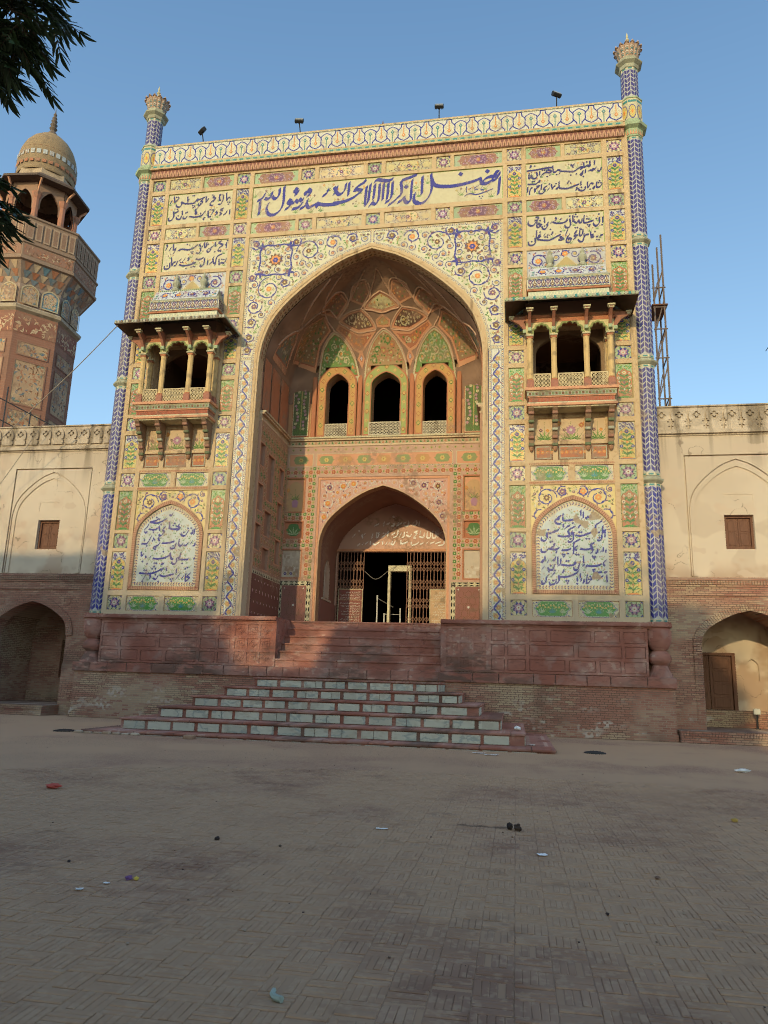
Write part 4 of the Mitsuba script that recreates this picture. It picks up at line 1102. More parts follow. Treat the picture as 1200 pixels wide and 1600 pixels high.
# ---------------------------------------------------------------- balconies (built round x = 0, set at x = +-BX)
POST = [(-1.42), (-.57), (.57), (1.40)]
def cusped(w, h, n=7):
    """Opening of a cusped arch: w wide, h high from the springing."""
    g = [Polygon([(-w / 2, -.02)] + [(w / 2 * math.cos(t) * .93, h * .86 * math.sin(t)) for t in np.linspace(pi, 0, 15)] + [(w / 2, -.02)])]
    for t in np.linspace(pi * .96, pi * .04, n):
        g.append(Point(w / 2 * .82 * math.cos(t), h * .80 * math.sin(t)).buffer(w * .115, 4))
    return unary_union(g)
def col_mesh():
    m = MB()
    m.box(-.13, .13, -.13, .13, 0, .30, (.36, .15, .10), .02); m.box(-.10, .10, -.10, .10, .30, .36, 'terra', .01)
    for k, c in ((0, (.60, .42, .19)),):
        m.lathe([(.115, .36), (.105, .5), (.105, 1.86), (.12, 1.92)], 8, c, rot=pi / 8)
    m.box(-.115, .115, -.115, .115, 1.92, 2.0, 'terra', .015); m.box(-.15, .15, -.15, .15, 2.0, 2.06, 'cream', .015)
    return m
def strut_mesh():
    """The sloping bracket that carries the eave, local: out along -y."""
    m = MB()
    g = Polygon([(0, 0), (-.12, .02), (-.30, .26), (-.58, .44), (-.62, .50), (-.60, .56), (0, .56), (0, .42), (-.12, .34)])
    m.prism(g, -.05, .05, (.33, .14, .09), YZ)
    m.box(-.13, .13, -.66, -.46, .50, .56, 'cream', .01); m.box(-.09, .09, -.60, -.50, .44, .50, 'cream'); m.box(-.06, .06, -.16, .02, -.1, .03, 'mint')
    return m
def corbel_mesh():
    m = MB()
    q = [(0, 0)]
    zs = np.linspace(0, 1.3, 27)
    for z in zs:
        y = -.06 - .62 * (z / 1.3) ** 1.5 - .045 * abs(math.sin(z / 1.3 * pi * 4.5))
        q.append((y, z))
    q += [(-.70, 1.34), (0, 1.34)]
    m.prism(Polygon(q).buffer(0), -.085, .085, (.24, .15, .09), YZ)
    for i, z in enumerate(np.linspace(.12, 1.15, 5)):
        y = -.10 - .62 * (z / 1.3) ** 1.5
        m.box(-.10, .10, y - .035, y + .10, z - .05, z + .06, ((.13, .16, .08), (.30, .15, .10), 'greyg')[i % 3], .02)
    m.lathe([(.0, -.14), (.06, -.08), (.085, 0), (.07, .05)], 8, (.34, .17, .09), centre=(0, -.08))
    return m
col_d, strut_d, corb_d = col_mesh().ply('painted'), strut_mesh().ply('painted'), corbel_mesh().ply('painted')
scr = {w: lattice_screen(w, .56, n, 3, c=(.56, .45, .26)).ply('painted') for w, n in ((.62, 4), (.90, 7), (.50, 3))}
lot = lotus_frieze(2.9, .3, 26, (.42, .45, .33), (.58, .54, .36), 'turq').ply('glazed_tile'); itl = interlace(2.9, .42, 9, (.50, .48, .40), 'navy', (.58, .48, .26), 'purple', 'brown').ply('glazed_tile')
roof_a = MB(); rg = rect(0, 2.9, 0, .62); roof_a.box(0, 2.9, 0, .02, 0, .62, 'white'); roof_a.poly(rg, 1, (.50, .52, .52)); arabesque(roof_a, rg, 12, 'cobalt', 2, .14, ('cobalt', 'purple', 'turq', 'gold', 'mauve'), [(.5 + .62 * i, .3, .22, i, 1.1 * (-1) ** i, 0) for i in range(4)], .03)
roof_d = roof_a.ply('glazed_tile')
side_i = interlace(.60, .42, 2, (.50, .48, .40), 'navy', (.58, .48, .26), 'purple', 'brown').ply('glazed_tile'); side_l = lotus_frieze(.6, .3, 4, 'mint', 'yellow', 'turq').ply('glazed_tile')
for sx in (-1, 1):
    cx = sx * BX
    side = 'left' if sx < 0 else 'right'
    # body of the floor slab is the balcony's own mesh
    m = MB()
    for z0, z1, d, c in ((11.22, 11.27, .72, 'cream'), (11.27, 11.36, .78, 'salmon'), (11.36, 11.42, .74, 'cream'), (11.42, 11.60, .70, (.36, .18, .12)), (11.60, 11.65, .74, 'salmon'), (11.65, 11.80, .76, 'greyg'), (11.80, 11.84, .78, 'cream'), (11.84, 11.95, .84, 'salmon')):
        e = d - .78
        m.box(-1.56 - e, 1.56 + e, -d, -.045, z0, z1, c, .008)
    for i in range(60):
        x = -1.44 + i * 2.88 / 59
        m.box(x - .014, x + .014, -.712, -.69, 11.44, 11.58, 'red')
    for i in range(26):
        x = -1.44 + i * 2.88 / 25
        m.add([[x - .04, -.765, 11.68], [x + .04, -.765, 11.68], [x + .04, -.765, 11.77], [x - .04, -.765, 11.77]], [[0, 1, 2], [0, 2, 3]], (.16, .20, .09) if i % 2 else 'brown')
    b = put(G + '__balcony', m, 'painted', at=at(cx, 0, 0), label='%s balcony with four posts, pierced railings and a dark sloping eave' % side)
    for x in POST: put(b + '__post', col_d, None, at=at(cx + x, -.66, 11.95))
    for s in (-1, 1): put(b + '__post', col_d, None, at=at(cx + s * 1.40, -.14, 11.95))
    for a, w in ((-1.305, .62), (-.45, .90), (.68, .62)): put(b + '__railing', scr[w], None, at=at(cx + a, -.70, 11.955, (.61 / .62) if w < .8 else 1, 1, 1))
    for s in (-1, 1): put(b + '__railing', scr[.50], None, at=at(cx + s * 1.40, -.14 - .46, 11.955, .8, 1, 1, 90))
    # arcade plate with three cusped openings, and the side ones
    m = MB(); g = rect(-1.55, 1.53, 13.95, 14.66)
    for a, b_ in zip(POST[:-1], POST[1:]):
        g = g.difference(shapely.affinity.translate(cusped(b_ - a - .22, .56 if b_ - a > 1 else .5), (a + b_) / 2, 13.94))
    m.prism(g, -.72, -.62, (.56, .48, .25)); 
    g2 = rect(-1.56, 1.54, 14.50, 14.64); m.prism(g2, -.735, -.72, 'terra')
    for a, b_ in zip(POST[:-1], POST[1:]):
        w = b_ - a
        o = shapely.affinity.translate(cusped(w - .22, .56 if w > 1 else .5), (a + b_) / 2, 13.94)
        m.prism(o.buffer(.06).difference(o).intersection(g), -.73, -.72, (.22, .26, .10))
    for s in (-1, 1):
        g = rect(-.66, -.08, 13.95, 14.66).difference(shapely.affinity.translate(cusped(.36, .42), -.38, 13.94))
        m.prism(g, s * 1.42 - .05, s * 1.42 + .05, (.5, .42, .24), YZ)
    m.box(-1.60, 1.58, -.76, -.045, 14.66, 14.78, 'terra', .01); m.box(-1.56, 1.54, -.70, -.045, 14.78, 15.3, (.20, .12, .08))
    put(b + '__cusped_arcade', m, 'painted', at=at(cx, 0, 0))
    for x in POST: put(b + '__strut', strut_d, None, at=at(cx + x, -.72, 14.22))
    for s in (-1, 1): put(b + '__strut', strut_d, None, at=at(cx + s * 1.50, -.66, 14.22, 1, 1, 1, 90 * s))
    # eave
    m = MB()
    HW, D, ZL, ZH = 2.28, 1.66, 14.90, 15.56
    for z, c in ((0, (.13, .085, .055)), (.07, 'greyg')):
        V = [[-HW, -D, ZL + z], [HW, -D, ZL + z], [HW, -.045, ZL + z], [-HW, -.045, ZL + z], [-1.45, -.60, ZH + z], [1.45, -.60, ZH + z], [1.45, -.045, ZH + z], [-1.45, -.045, ZH + z]]
        m.add(V, [[0, 1, 5], [0, 5, 4], [1, 2, 6], [1, 6, 5], [3, 0, 4], [3, 4, 7]], c)
    for a, b_ in (((-HW, -D), (HW, -D)), ((HW, -D), (HW, -.045)), ((-HW, -.045), (-HW, -D))):
        m.add([[*a, ZL], [*b_, ZL], [*b_, ZL + .07], [*a, ZL + .07]], [[0, 1, 2], [0, 2, 3]], (.16, .13, .09))
    n = 38
    for i in range(n):
        x = -HW + (i + .5) * 2 * HW / n
        m.box(x - .04, x + .04, -D - .012, -D + .05, ZL + .025, ZL + .135, ('mint', 'greyg', 'turq')[i % 3] if sx > 0 else ('greyg', (.45, .42, .33), 'dirty')[i % 3])
    for s in (-1, 1):
        for i in range(13):
            y = -D + .1 + i * .12
            m.box(s * HW - .03, s * HW + .012, y - .035, y + .035, ZL + .025, ZL + .13, ('mint', 'cream', 'greyg')[i % 3])
    put(b + '__eave', m, 'painted', at=at(cx, 0, 0))
    # kiosk roof
    m = MB()
    m.box(-1.45, 1.45, -.52, -.045, 15.5, 15.84, 'cream'); m.box(-1.50, 1.50, -.60, -.045, 15.84, 15.92, 'terra', .01); m.box(-1.46, 1.46, -.56, -.045, 15.92, 16.36, 'cream'); m.box(-1.50, 1.50, -.60, -.045, 16.36, 16.41, 'greyg', .01)
    V = [[-1.45, -.56, 16.41], [1.45, -.56, 16.41], [1.30, -.24, 16.95], [-1.30, -.24, 16.95], [-1.45, -.045, 16.41], [1.45, -.045, 16.41], [1.30, -.045, 16.95], [-1.30, -.045, 16.95]]
    m.add(V, [[0, 1, 2], [0, 2, 3], [1, 5, 6], [1, 6, 2], [4, 0, 3], [4, 3, 7], [3, 2, 6], [3, 6, 7]], 'greyg')
    for i in range(30): m.box(-1.30 + i * .088, -1.30 + i * .088 + .05, -.27, -.21, 16.94, 17.02, 'mint')
    kr = put(b + '__kiosk_roof', m, 'painted', at=at(cx, 0, 0))
    put(kr.replace('__', '__', 1) if False else b + '__roof_tile', lot, None, at=at(cx - 1.45, -.556, 15.52)); put(b + '__roof_tile', itl, None, at=at(cx - 1.45, -.592, 15.925))
    put(b + '__roof_tile', roof_d, None, at=T().translate([cx - 1.38, -.60, 16.42]) @ T().rotate([1, 0, 0], -31) @ T().scale([.95, 1, .98]))
    for s in (-1, 1):
        put(b + '__roof_tile', side_i, None, at=at(cx + s * 1.49, -.56 if s > 0 else -.045, 15.925, .5 / .6, 1, 1, 90 * s))
    f = MB(); f.lathe([(.14, 0), (.16, .1), (.08, .18), (.15, .34), (.16, .42), (.07, .54), (.09, .62), (.0, .86)], 10, 'greyg')
    for x in (-.62, .58): put(b + '__finial', f, 'painted', at=at(cx + x, -.16, 16.98))
    for x in (-1.40, -.57, .57, 1.36): put(b + '__bracket', corb_d, None, at=at(cx + x, -.04, 9.9))
    # doorway behind: reveal, door leaves folded back, back wall of the little room
    m = MB()
    g = rect(-1.28, 1.28, 11.95, 14.62).difference(arch(0, 1.18, 11.95, 13.7, 14.55))
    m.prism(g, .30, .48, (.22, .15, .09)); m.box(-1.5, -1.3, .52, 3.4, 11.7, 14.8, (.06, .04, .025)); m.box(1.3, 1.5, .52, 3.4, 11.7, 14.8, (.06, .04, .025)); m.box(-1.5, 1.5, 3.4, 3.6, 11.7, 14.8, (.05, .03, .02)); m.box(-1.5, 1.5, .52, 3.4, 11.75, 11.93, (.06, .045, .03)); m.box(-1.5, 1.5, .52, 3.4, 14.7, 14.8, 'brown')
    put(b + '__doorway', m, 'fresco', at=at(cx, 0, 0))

# ---------------------------------------------------------------- the deep porch (iwan) behind the great arch
YB = 4.2
PROF = lambda t: float(PRO(min(max(t, 0), 1)))
def flower_lattice(m, reg, p=.34, ground=None, c1='red', c2='gold', lvl=1):
    ok = prep(reg.buffer(-.02))
    x0, z0, x1, z1 = reg.bounds
    rv = random.Random(2)
    for _ in range(int(reg.area * 26)):
        x, z = rv.uniform(x0, x1), rv.uniform(z0, z1)
        if ok.contains(Point(x, z).buffer(.05)): m.leafp(x, z, rv.uniform(0, 6), .10, .03, 0, rv.choice(('leaf', 'terra', 'cream', 'salmon')))
    for i in range(int((x1 - x0) / p) + 2):
        for j in range(int((z1 - z0) / p) + 2):
            x, z = x0 + (i + .5) * p, z0 + (j + .5) * p
            if ok.contains(Point(x, z).buffer(.13)):
                m.lay([(x - .14, z), (x, z - .14), (x + .14, z), (x, z + .14)], lvl, 'buff')
                m.flower(x, z, .11, 6, c1, c2, lvl + 1)
            for dx, dz, a in ((p / 2, 0, pi / 2), (0, p / 2, 0)):
                if ok.contains(Point(x + dx, z + dz).buffer(.08)):
                    m.lay([(x + dx - .07, z + dz), (x + dx, z + dz - .07), (x + dx + .07, z + dz), (x + dx, z + dz + .07)], lvl, 'gold')
                    m.disc(x + dx, z + dz, .03, lvl + 1, 'leaf', 4)
            x, z = x + p / 2, z + p / 2
            if ok.contains(Point(x, z).buffer(.1)):
                m.flower(x, z, .09, 4, 'leaf', 'cream', lvl, pi / 4)

WIN = [(-2.16, .51, 'orange'), (0.02, .64, 'green'), (2.18, .52, 'orange')]
door = arch(0, 2.72, 3.7, 7.1, 9.76)
win_open = [arch(c, h, 11.9, 14.25, 14.88) for c, h, _ in WIN]
back = rect(-4.4, 4.4, 3.75, 16.4).difference(unary_union(win_open + [door]))
m = MB(); m.prism(back, YB, YB + .45, (.46, .27, .14)); put(G + '__porch_back_wall', m, 'fresco')
for sx in (-1, 1):
    m = MB(); m.box(*sorted((sx * 4.4, sx * 4.75)), .5, YB + .4, 3.75, 16.4, (.36, .19, .12)); put(G + '__porch_side_wall', m, 'fresco')
# lower storey: the painted skin with its niches
niches = []
for sx in (-1, 1):
    for z0, z1 in ((8.63, 10.1), (7.5, 8.17), (5.78, 6.95)):
        niches.append((sx, z0, z1, rect(sx * 3.46, sx * 4.28, z0, z1)))
low = rect(-4.4, 4.4, 3.75, 11.54)
frame_in = rect(-2.86, 2.86, 3.75, 10.15)
skin = low.difference(frame_in).difference(unary_union([n[3] for n in niches]))
m = MB(); m.prism(skin, YB - .10, YB - .002, (.49, .32, .235))
s2 = MB()
band = rect(-2.95, 2.95, 10.66, 11.2); band2 = [rect(sx * 3.15, sx * 4.2, 10.66, 11.2) for sx in (-1, 1)]
dado = [rect(sx * 2.93, sx * 4.4, 3.76, 5.63) for sx in (-1, 1)]
flower_lattice(s2, skin.difference(unary_union([band] + band2 + dado)))
for bnd in [band] + band2:
    s2.poly(bnd.buffer(.03), 1, 'cream'); s2.poly(bnd, 2, 'salmon')
    x0, z0, x1, z1 = bnd.bounds; n = max(int((x1 - x0) / .84), 1)
    for i in range(n):
        x = x0 + (i + .5) * (x1 - x0) / n
        s2.poly(shapely.affinity.translate(lobed(.72, .36), x, (z0 + z1) / 2), 3, (.24, .29, .12) if i % 2 == 0 else (.50, .26, .11))
        s2.flower(x, (z0 + z1) / 2, .12, 6, 'yellow', 'terra', 4)
for nn in niches:
    s2.poly(nn[3].buffer(.06, join_style=2).difference(nn[3]), 3, 'terra')
V, F, C = s2.arrays(); m.add(V + [0, YB - .10, 0], F, C)
put(G + '__painted_skin', m, 'fresco')
for sx, z0, z1, g in niches:
    x0, _, x1, _ = g.bounds; w, h = x1 - x0, z1 - z0
    if z0 > 8.5:
        m = slab(w, h, 'gold'); a = arch(w / 2, w * .42, .05, h * .68, h * .93)
        m.poly(rect(.03, w - .03, .03, h - .03), 1, 'salmon'); m.poly(a, 2, (.50, .32, .16)); plant(m, w / 2, .5, .7, 3, random.Random(4)); m.poly(Polygon([(w / 2 - .10, .2), (w / 2 + .10, .2), (w / 2 + .15, .42), (w / 2 + .07, .55), (w / 2 - .07, .55), (w / 2 - .15, .42)]), 4, 'mauve')
    elif z0 > 7:
        m = slab(w, h, 'terra'); a = lobed(w * .86, h * .8); m.poly(shapely.affinity.translate(a, w / 2, h / 2), 1, 'dleaf')
        for t in range(9): m.leafp(w / 2, .12, .3 + t * .32, .36, .06, 2, ('mint', 'leaf')[t % 2])
    else:
        m = slab(w, h, (.52, .46, .36)); r = random.Random(int(z0 * 9) + sx)
        for t in range(14): m.disc(r.uniform(.1, w - .1), r.uniform(.08, h * .4), r.uniform(.02, .08), 1, r.choice(((.45, .36, .26), (.58, .54, .46))), 7)
        if sx < 0: 
            for t in range(4): m.flower(.15 + .13 * t, .16, .07, 6, ('cobalt', 'gold')[t % 2], 'white', 2)
    put(G + '__niche_panel', m, 'fresco', at=at(x0, YB - .035, z0))
# dado panels
def dado_design(w, h):
    m = slab(w, h, 'cream')
    e = .19
    n = int(h / .26)
    for (a, b, c, d, vert) in ((0, e, 0, h, 1), (w - e, w, 0, h, 1), (0, w, h - e, h, 0)):
        L = (d - c) if vert else (b - a); k = int(L / .24)
        for i in range(k):
            t = (i + .5) * L / k
            x, z = ((a + b) / 2, c + t) if vert else (a + t, (c + d) / 2)
            for s in (-1, 1):
                if vert: m.lay([(x - .05 * s, z - .09), (x - .075 * s, z - .09), (x - .075 * s, z + .09), (x - .05 * s, z + .09), (x - .015 * s, z)], 1, 'black')
                else: m.lay([(x - .09, z - .05 * s), (x - .09, z - .075 * s), (x + .09, z - .075 * s), (x + .09, z - .05 * s), (x, z - .015 * s)], 1, 'black')
    m.lay([(e, 0), (w - e, 0), (w - e, h - e), (e, h - e)], 2, 'stone')
    W, H = w - 2 * e, h - e
    cx, cz = w / 2, H / 2
    hexes = []
    for i in range(-3, 4):
        for j in range(-4, 5):
            x, z = cx + i * .30 + (.15 if j % 2 else 0), cz + j * .26
            if e + .1 < x < w - e - .1 and .1 < z < H - .1:
                q = [(x + .135 * math.cos(t), z + .15 * math.sin(t)) for t in np.arange(6) * pi / 3 + pi / 6]
                m.ribbon(q + [q[0]], .016, 3, 'brown')
    for x, z in ((cx, cz), (e + .12, .12), (w - e - .12, .12), (e + .12, H - .12), (w - e - .12, H - .12)):
        m.disc(x, z, .05 if x == cx else .032, 4, 'white')
    return m
dd = dado_design(1.45, 1.85).ply('painted')
for sx in (-1, 1): put(G + '__dado', dd, None, at=at(2.94 if sx > 0 else -4.39, YB - .135, 3.77))
# door frame and its spandrel
spg = rect(-2.76, 2.76, 7.0, 10.05).difference(door.buffer(.06))
m = MB(); m.prism(frame_in.difference(rect(-2.76, 2.76, 3.7, 10.05)), YB - .07, YB - .002, 'salmon'); m.prism(rect(-2.76, 2.76, 3.75, 10.05).difference(spg).difference(door), YB - .05, YB - .002, (.52, .36, .22))
put(G + '__door_surround', m, 'fresco')
m = MB(); m.flat(spg, .02, 'pink'); m.poly(spg, 0, (.55, .33, .26))
arabesque(m, spg, 17, 'white', 1, .115, ('white', 'cream', 'terra', 'salmon', 'orange'), [(sx * x, z, .24, i, 1.2 * sx, 0) for sx in (-1, 1) for i, (x, z) in enumerate(((2.35, 9.7), (2.4, 9.0), (1.75, 9.75), (2.55, 8.4), (1.3, 9.85)))], .03, 300)
put(G + '__door_spandrel', m, 'fresco', at=at(0, YB - .03, 0))
# ledge round the three walls
m = MB()
for z0, z1, d, c in ((11.54, 11.62, .14, 'buff'), (11.62, 11.80, .10, (.42, .34, .22)), (11.80, 11.88, .2, 'buff'), (11.88, 11.95, .26, 'cream')):
    m.box(-4.4, 4.4, YB - d, YB - .001, z0, z1, c)
    for sx in (-1, 1): m.box(*sorted((sx * 4.4, sx * (4.4 - d))), .5, YB - d, z0, z1, c)
for i in range(58):
    x = -4.3 + i * .15
    m.add([[x, YB - .103, 11.65], [x + .1, YB - .103, 11.65], [x + .05, YB - .103, 11.78]], [[0, 1, 2]], ('terra', 'dleaf')[i % 2])
put(G + '__porch_ledge', m, 'fresco')
# upper windows: frames, pierced rails, panels
for c, h, col in WIN:
    hw = .99 if col == 'green' else .88
    o = arch(c, hw, 11.955, 14.35, 15.38); i_ = arch(c, h, 11.9, 14.25, 14.88)
    m = MB(); fr = o.difference(i_)
    m.prism(fr, YB - .24, YB - .001, (.50, .29, .10) if col == 'orange' else (.30, .36, .12))
    d = MB()
    d.poly(o.difference(o.buffer(-.07)).difference(i_), 1, 'terra'); d.poly(i_.buffer(.05).difference(i_).intersection(fr), 1, 'terra')
    mid = arch(c, (hw + h) / 2, 12.0, 14.3, 15.13).exterior
    n = int(mid.length / .40)
    for k_ in range(n):
        p = mid.interpolate((k_ + .5) / n, True)
        if p.y > 12.15: d.lay([(p.x - .10, p.y), (p.x, p.y - .12), (p.x + .10, p.y), (p.x, p.y + .12)], 1, ('leaf' if k_ % 2 else 'red') if col == 'orange' else ('red', 'gold')[k_ % 2]); d.flower(p.x, p.y, .07, 6, 'yellow', 'terra', 2)
    V, F, C = d.arrays(); m.add(V + [0, YB - .24, 0], F, C)
    w = put(G + '__porch_window', m, 'fresco')
    put(w + '__railing', lattice_screen(2 * h + .14 if col == 'green' else 2 * h, .60, 7, 4, .05, c=(.48, .42, .30)), 'painted', at=at(c - h - (.07 if col == 'green' else 0), YB - .28 if col == 'green' else YB - .2, 11.955))
for x in (-3.22, -1.16, 1.16, 3.22): m = MB(); m.box(x - .10, x + .10, YB - .16, YB - .001, 11.955, 15.0, 'terra', .03); put(G + '__porch_pilaster', m, 'fresco')
def tree_panel(w, h, ground=(.085, .13, .05)):
    m = slab(w, h, 'terra'); a = arch(w / 2, w * .46, .04, h * .84, h * .985); m.poly(a, 1, 'cream'); m.poly(arch(w / 2, w * .42, .06, h * .83, h * .965), 2, ground)
    r = random.Random(8); m.ribbon([(w / 2, .1), (w / 2 + .02, h * .5), (w / 2, h * .88)], .05, 3, 'gold')
    for k_ in range(30):
        z = .30 + k_ * (h - .70) / 30; s = (-1) ** k_
        x = w / 2 + s * r.uniform(.1, .27) * w / .8
        m.ribbon([(w / 2, z - .1), (x, z + .05)], .018, 3, 'leaf'); m.flower(x, z + .06, .075, 5, ('mauve', 'cream')[k_ % 3 == 0], 'gold', 4); m.leafp(w / 2, z, pi / 2 - s * .8, .22, .06, 3, 'leaf')
    for k_ in range(7): m.leafp(w / 2 + (k_ - 3) * .06, .08, pi / 2 + (3 - k_) * .25, .3, .05, 3, 'leaf')
    return m
tp = tree_panel(.8, 3.2).ply('fresco')
for sx in (-1, 1): put(G + '__tree_panel', tp, None, at=at(3.83 * sx - .4, YB - .035, 12.05))
# side walls: niches below, tall painted panels above, dado
side_n = [(.55, 1.10, 9.75, 10.65), (.55, 1.15, 7.95, 9.0), (.55, 1.15, 6.4, 7.4), (1.55, 2.30, 8.55, 10.45), (1.5, 2.25, 7.1, 8.1), (1.5, 2.25, 5.75, 6.6), (3.0, 3.65, 9.15, 10.3), (3.0, 3.6, 7.65, 8.8), (3.0, 3.6, 6.2, 7.2)]
for sx in (-1, 1):
    skin = rect(.5, YB - .14, 3.76, 11.54).difference(unary_union([rect(a, b, c, d) for a, b, c, d in side_n]))
    m = MB(); m.prism(skin, sx * 4.28, sx * 4.399, (.42, .25, .17), YZ)
    s2 = MB(); flower_lattice(s2, skin.difference(rect(.5, 4.2, 3.7, 5.65)), .34, c1='terra')
    for a, b, c, d in side_n: s2.poly(rect(a, b, c, d).buffer(.05, join_style=2).difference(rect(a, b, c, d)), 3, 'salmon')
    s2.poly(rect(.52, 4.0, 3.78, 5.45), 3, (.17, .06, .045)); s2.poly(rect(.52, 4.04, 5.45, 5.62), 3, 'cream')
    for i in range(16): s2.lay([(.6 + i * .22, 5.48), (.74 + i * .22, 5.48), (.67 + i * .22, 5.59)], 4, 'black')
    for i in range(9):
        for j in range(4): s2.disc(.72 + i * .38 + .19 * (j % 2), 3.98 + j * .42, .045, 4, 'pink', 6, .075 if j == 2 else None); s2.flower(.72 + i * .38 + .19 * ((j + 1) % 2), 4.02 + j * .42, .09, 5, 'brown', 'stone', 4)
    V, F, C = s2.arrays()
    V = np.stack([sx * (4.28 + V[:, 1]), V[:, 0], V[:, 2]], -1)
    m.add(V, F, C)
    put(G + '__side_skin', m, 'fresco')
    for i, (y, w) in enumerate(((.62, .75), (1.6, .95), (2.8, 1.0))):
        d = tree_panel(w, 3.1, (.12, .13, .05)).ply('fresco')
        put(G + '__tree_panel', d, None, at=at(sx * 4.37, y if sx > 0 else y + w, 12.05, 1, 1, 1, 90 * sx))

# the half dome
A_, Y0, ZS, ZA = 4.4, .5, 13.6, 18.45
def reach(ph):
    c, s = abs(math.cos(ph)), math.sin(ph)
    return min(A_ / c if c > 1e-6 else 9e9, (YB - Y0) / s if s > 1e-6 else 9e9)
def zdome(x, y):
    dx, dy = x, max(y - Y0, 0)
    r = math.hypot(dx, dy)
    if r < 1e-9: return ZA
    return ZS + (ZA - ZS) * PROF(r / reach(math.atan2(dy, dx)))
ts = np.concatenate([np.linspace(0, .8, 14), np.linspace(.84, .97, 6), [.983, .992, .997, 1.0]])
phs = np.linspace(0, pi, 73)
V, F, C = [], [], []
r = random.Random(2)
for ph in phs:
    for t in ts:
        R_ = reach(ph) * t
        V.append([R_ * math.cos(ph), Y0 + R_ * math.sin(ph), ZS + (ZA - ZS) * PROF(t)])
V = np.array(V); nt = len(ts)
nz = np.clip(meshkit.fbm(V * 1.3, 4, 4) * 1.8 - .4, 0, 1)
C = np.array([.12, .075, .05]) * (1 - nz[:, None]) + np.array([.36, .23, .16]) * nz[:, None]
for i in range(len(phs) - 1):
    for j in range(nt - 1):
        q = i * nt + j; c_ = (V[q] + V[q + nt + 1]) / 2
        if c_[1] > 3.85 and any(abs(c_[0] - a) < (.9 if b_ == 'orange' else 1.0) and c_[2] < 15.25 for a, _, b_ in WIN): continue
        F += [[q, q + 1, q + nt + 1], [q, q + nt + 1, q + nt]]
m = MB(); m.add(V, F, C); put(G + '__half_dome', m, 'fresco', True)
def drape(m, poly, off, c):
    for p in polys(poly):
        v, f = tri2d(p)
        v3, f3 = trimesh.remesh.subdivide_to_size(np.column_stack([v, np.zeros(len(v))]), f, .16)
        out = []
        for x, y, _ in v3:
            y = min(max(y, Y0 + .01), YB - .02); x = min(max(x, -4.37), 4.37)
            e = .02
            gx, gy = (zdome(x + e, y) - zdome(x - e, y)) / (2 * e), (zdome(x, y + e) - zdome(x, y - e)) / (2 * e)
            n_ = np.array([gx, gy, -1.0]); n_ /= np.linalg.norm(n_)
            out.append(np.array([x, y, zdome(x, y)]) + off * n_)
        m.add(out, f3, c)
def mirror(q): return [(-x, y) for x, y in q]
LC = [(1.0, 4.12), (.92, 3.9), (.75, 3.65), (.52, 3.4), (.25, 3.2), (0, 3.1), (-.25, 3.2), (-.52, 3.4), (-.75, 3.65), (-.92, 3.9), (-1.0, 4.12)]
LS = [(3.1, 4.12), (2.98, 3.85), (2.8, 3.55), (2.5, 3.28), (2.2, 3.12), (1.9, 3.25), (1.6, 3.5), (1.35, 3.8), (1.15, 4.12)]
KT = [(.88, 2.47), (1.5, 2.58), (1.94, 2.82), (1.6, 3.02), (1.13, 3.18), (.7, 3.15), (.33, 3.09), (.55, 2.75)]
RZ = [(.3, 3.13), (.7, 3.2), (1.13, 3.22), (1.95, 2.9), (2.12, 3.08), (1.75, 3.32), (1.4, 3.62), (1.08, 3.72), (.75, 3.5), (.5, 3.3)]
TR = [(1.07, 3.97), (.93, 3.82), (1.07, 3.6), (1.27, 3.82)]
TK = [(0, 1.92), (.4, 2.12), (.76, 2.46), (.4, 2.55), (0, 2.63), (-.4, 2.55), (-.76, 2.46), (-.4, 2.12)]
DM = [(0, 2.65), (.32, 2.85), (.28, 3.06), (0, 3.08), (-.28, 3.06), (-.32, 2.85)]
UP1 = [(.80, 2.40), (.42, 2.05), (.55, 1.5), (1.1, 1.7), (1.35, 2.2)]
UP2 = [(1.98, 2.76), (1.42, 2.25), (1.9, 1.7), (2.6, 2.2), (2.5, 2.6)]
SD = [(4.3, 3.0), (4.1, 2.85), (3.75, 2.5), (3.5, 2.1), (3.75, 1.7), (4.1, 1.35), (4.3, 1.2)]
CN = [(3.2, 4.0), (2.9, 3.5), (2.35, 3.1), (2.55, 2.65), (3.3, 2.3), (3.7, 2.75), (4.1, 3.3), (4.0, 3.9)]
m = MB()
items = [(LC, (.40, .26, .13)), (TK, (.60, .56, .30)), (DM, 'gold')]
for q, c in ((LS, (.14, .27, .08)), (KT, (.07, .03, .02)), (RZ, 'terra'), (TR, (.50, .52, .55)), (UP1, (.26, .13, .08)), (UP2, (.25, .12, .075)), (SD, (.16, .17, .14)), (CN, (.30, .19, .10))): items += [(q, c), (mirror(q), c)]
rr = random.Random(11)
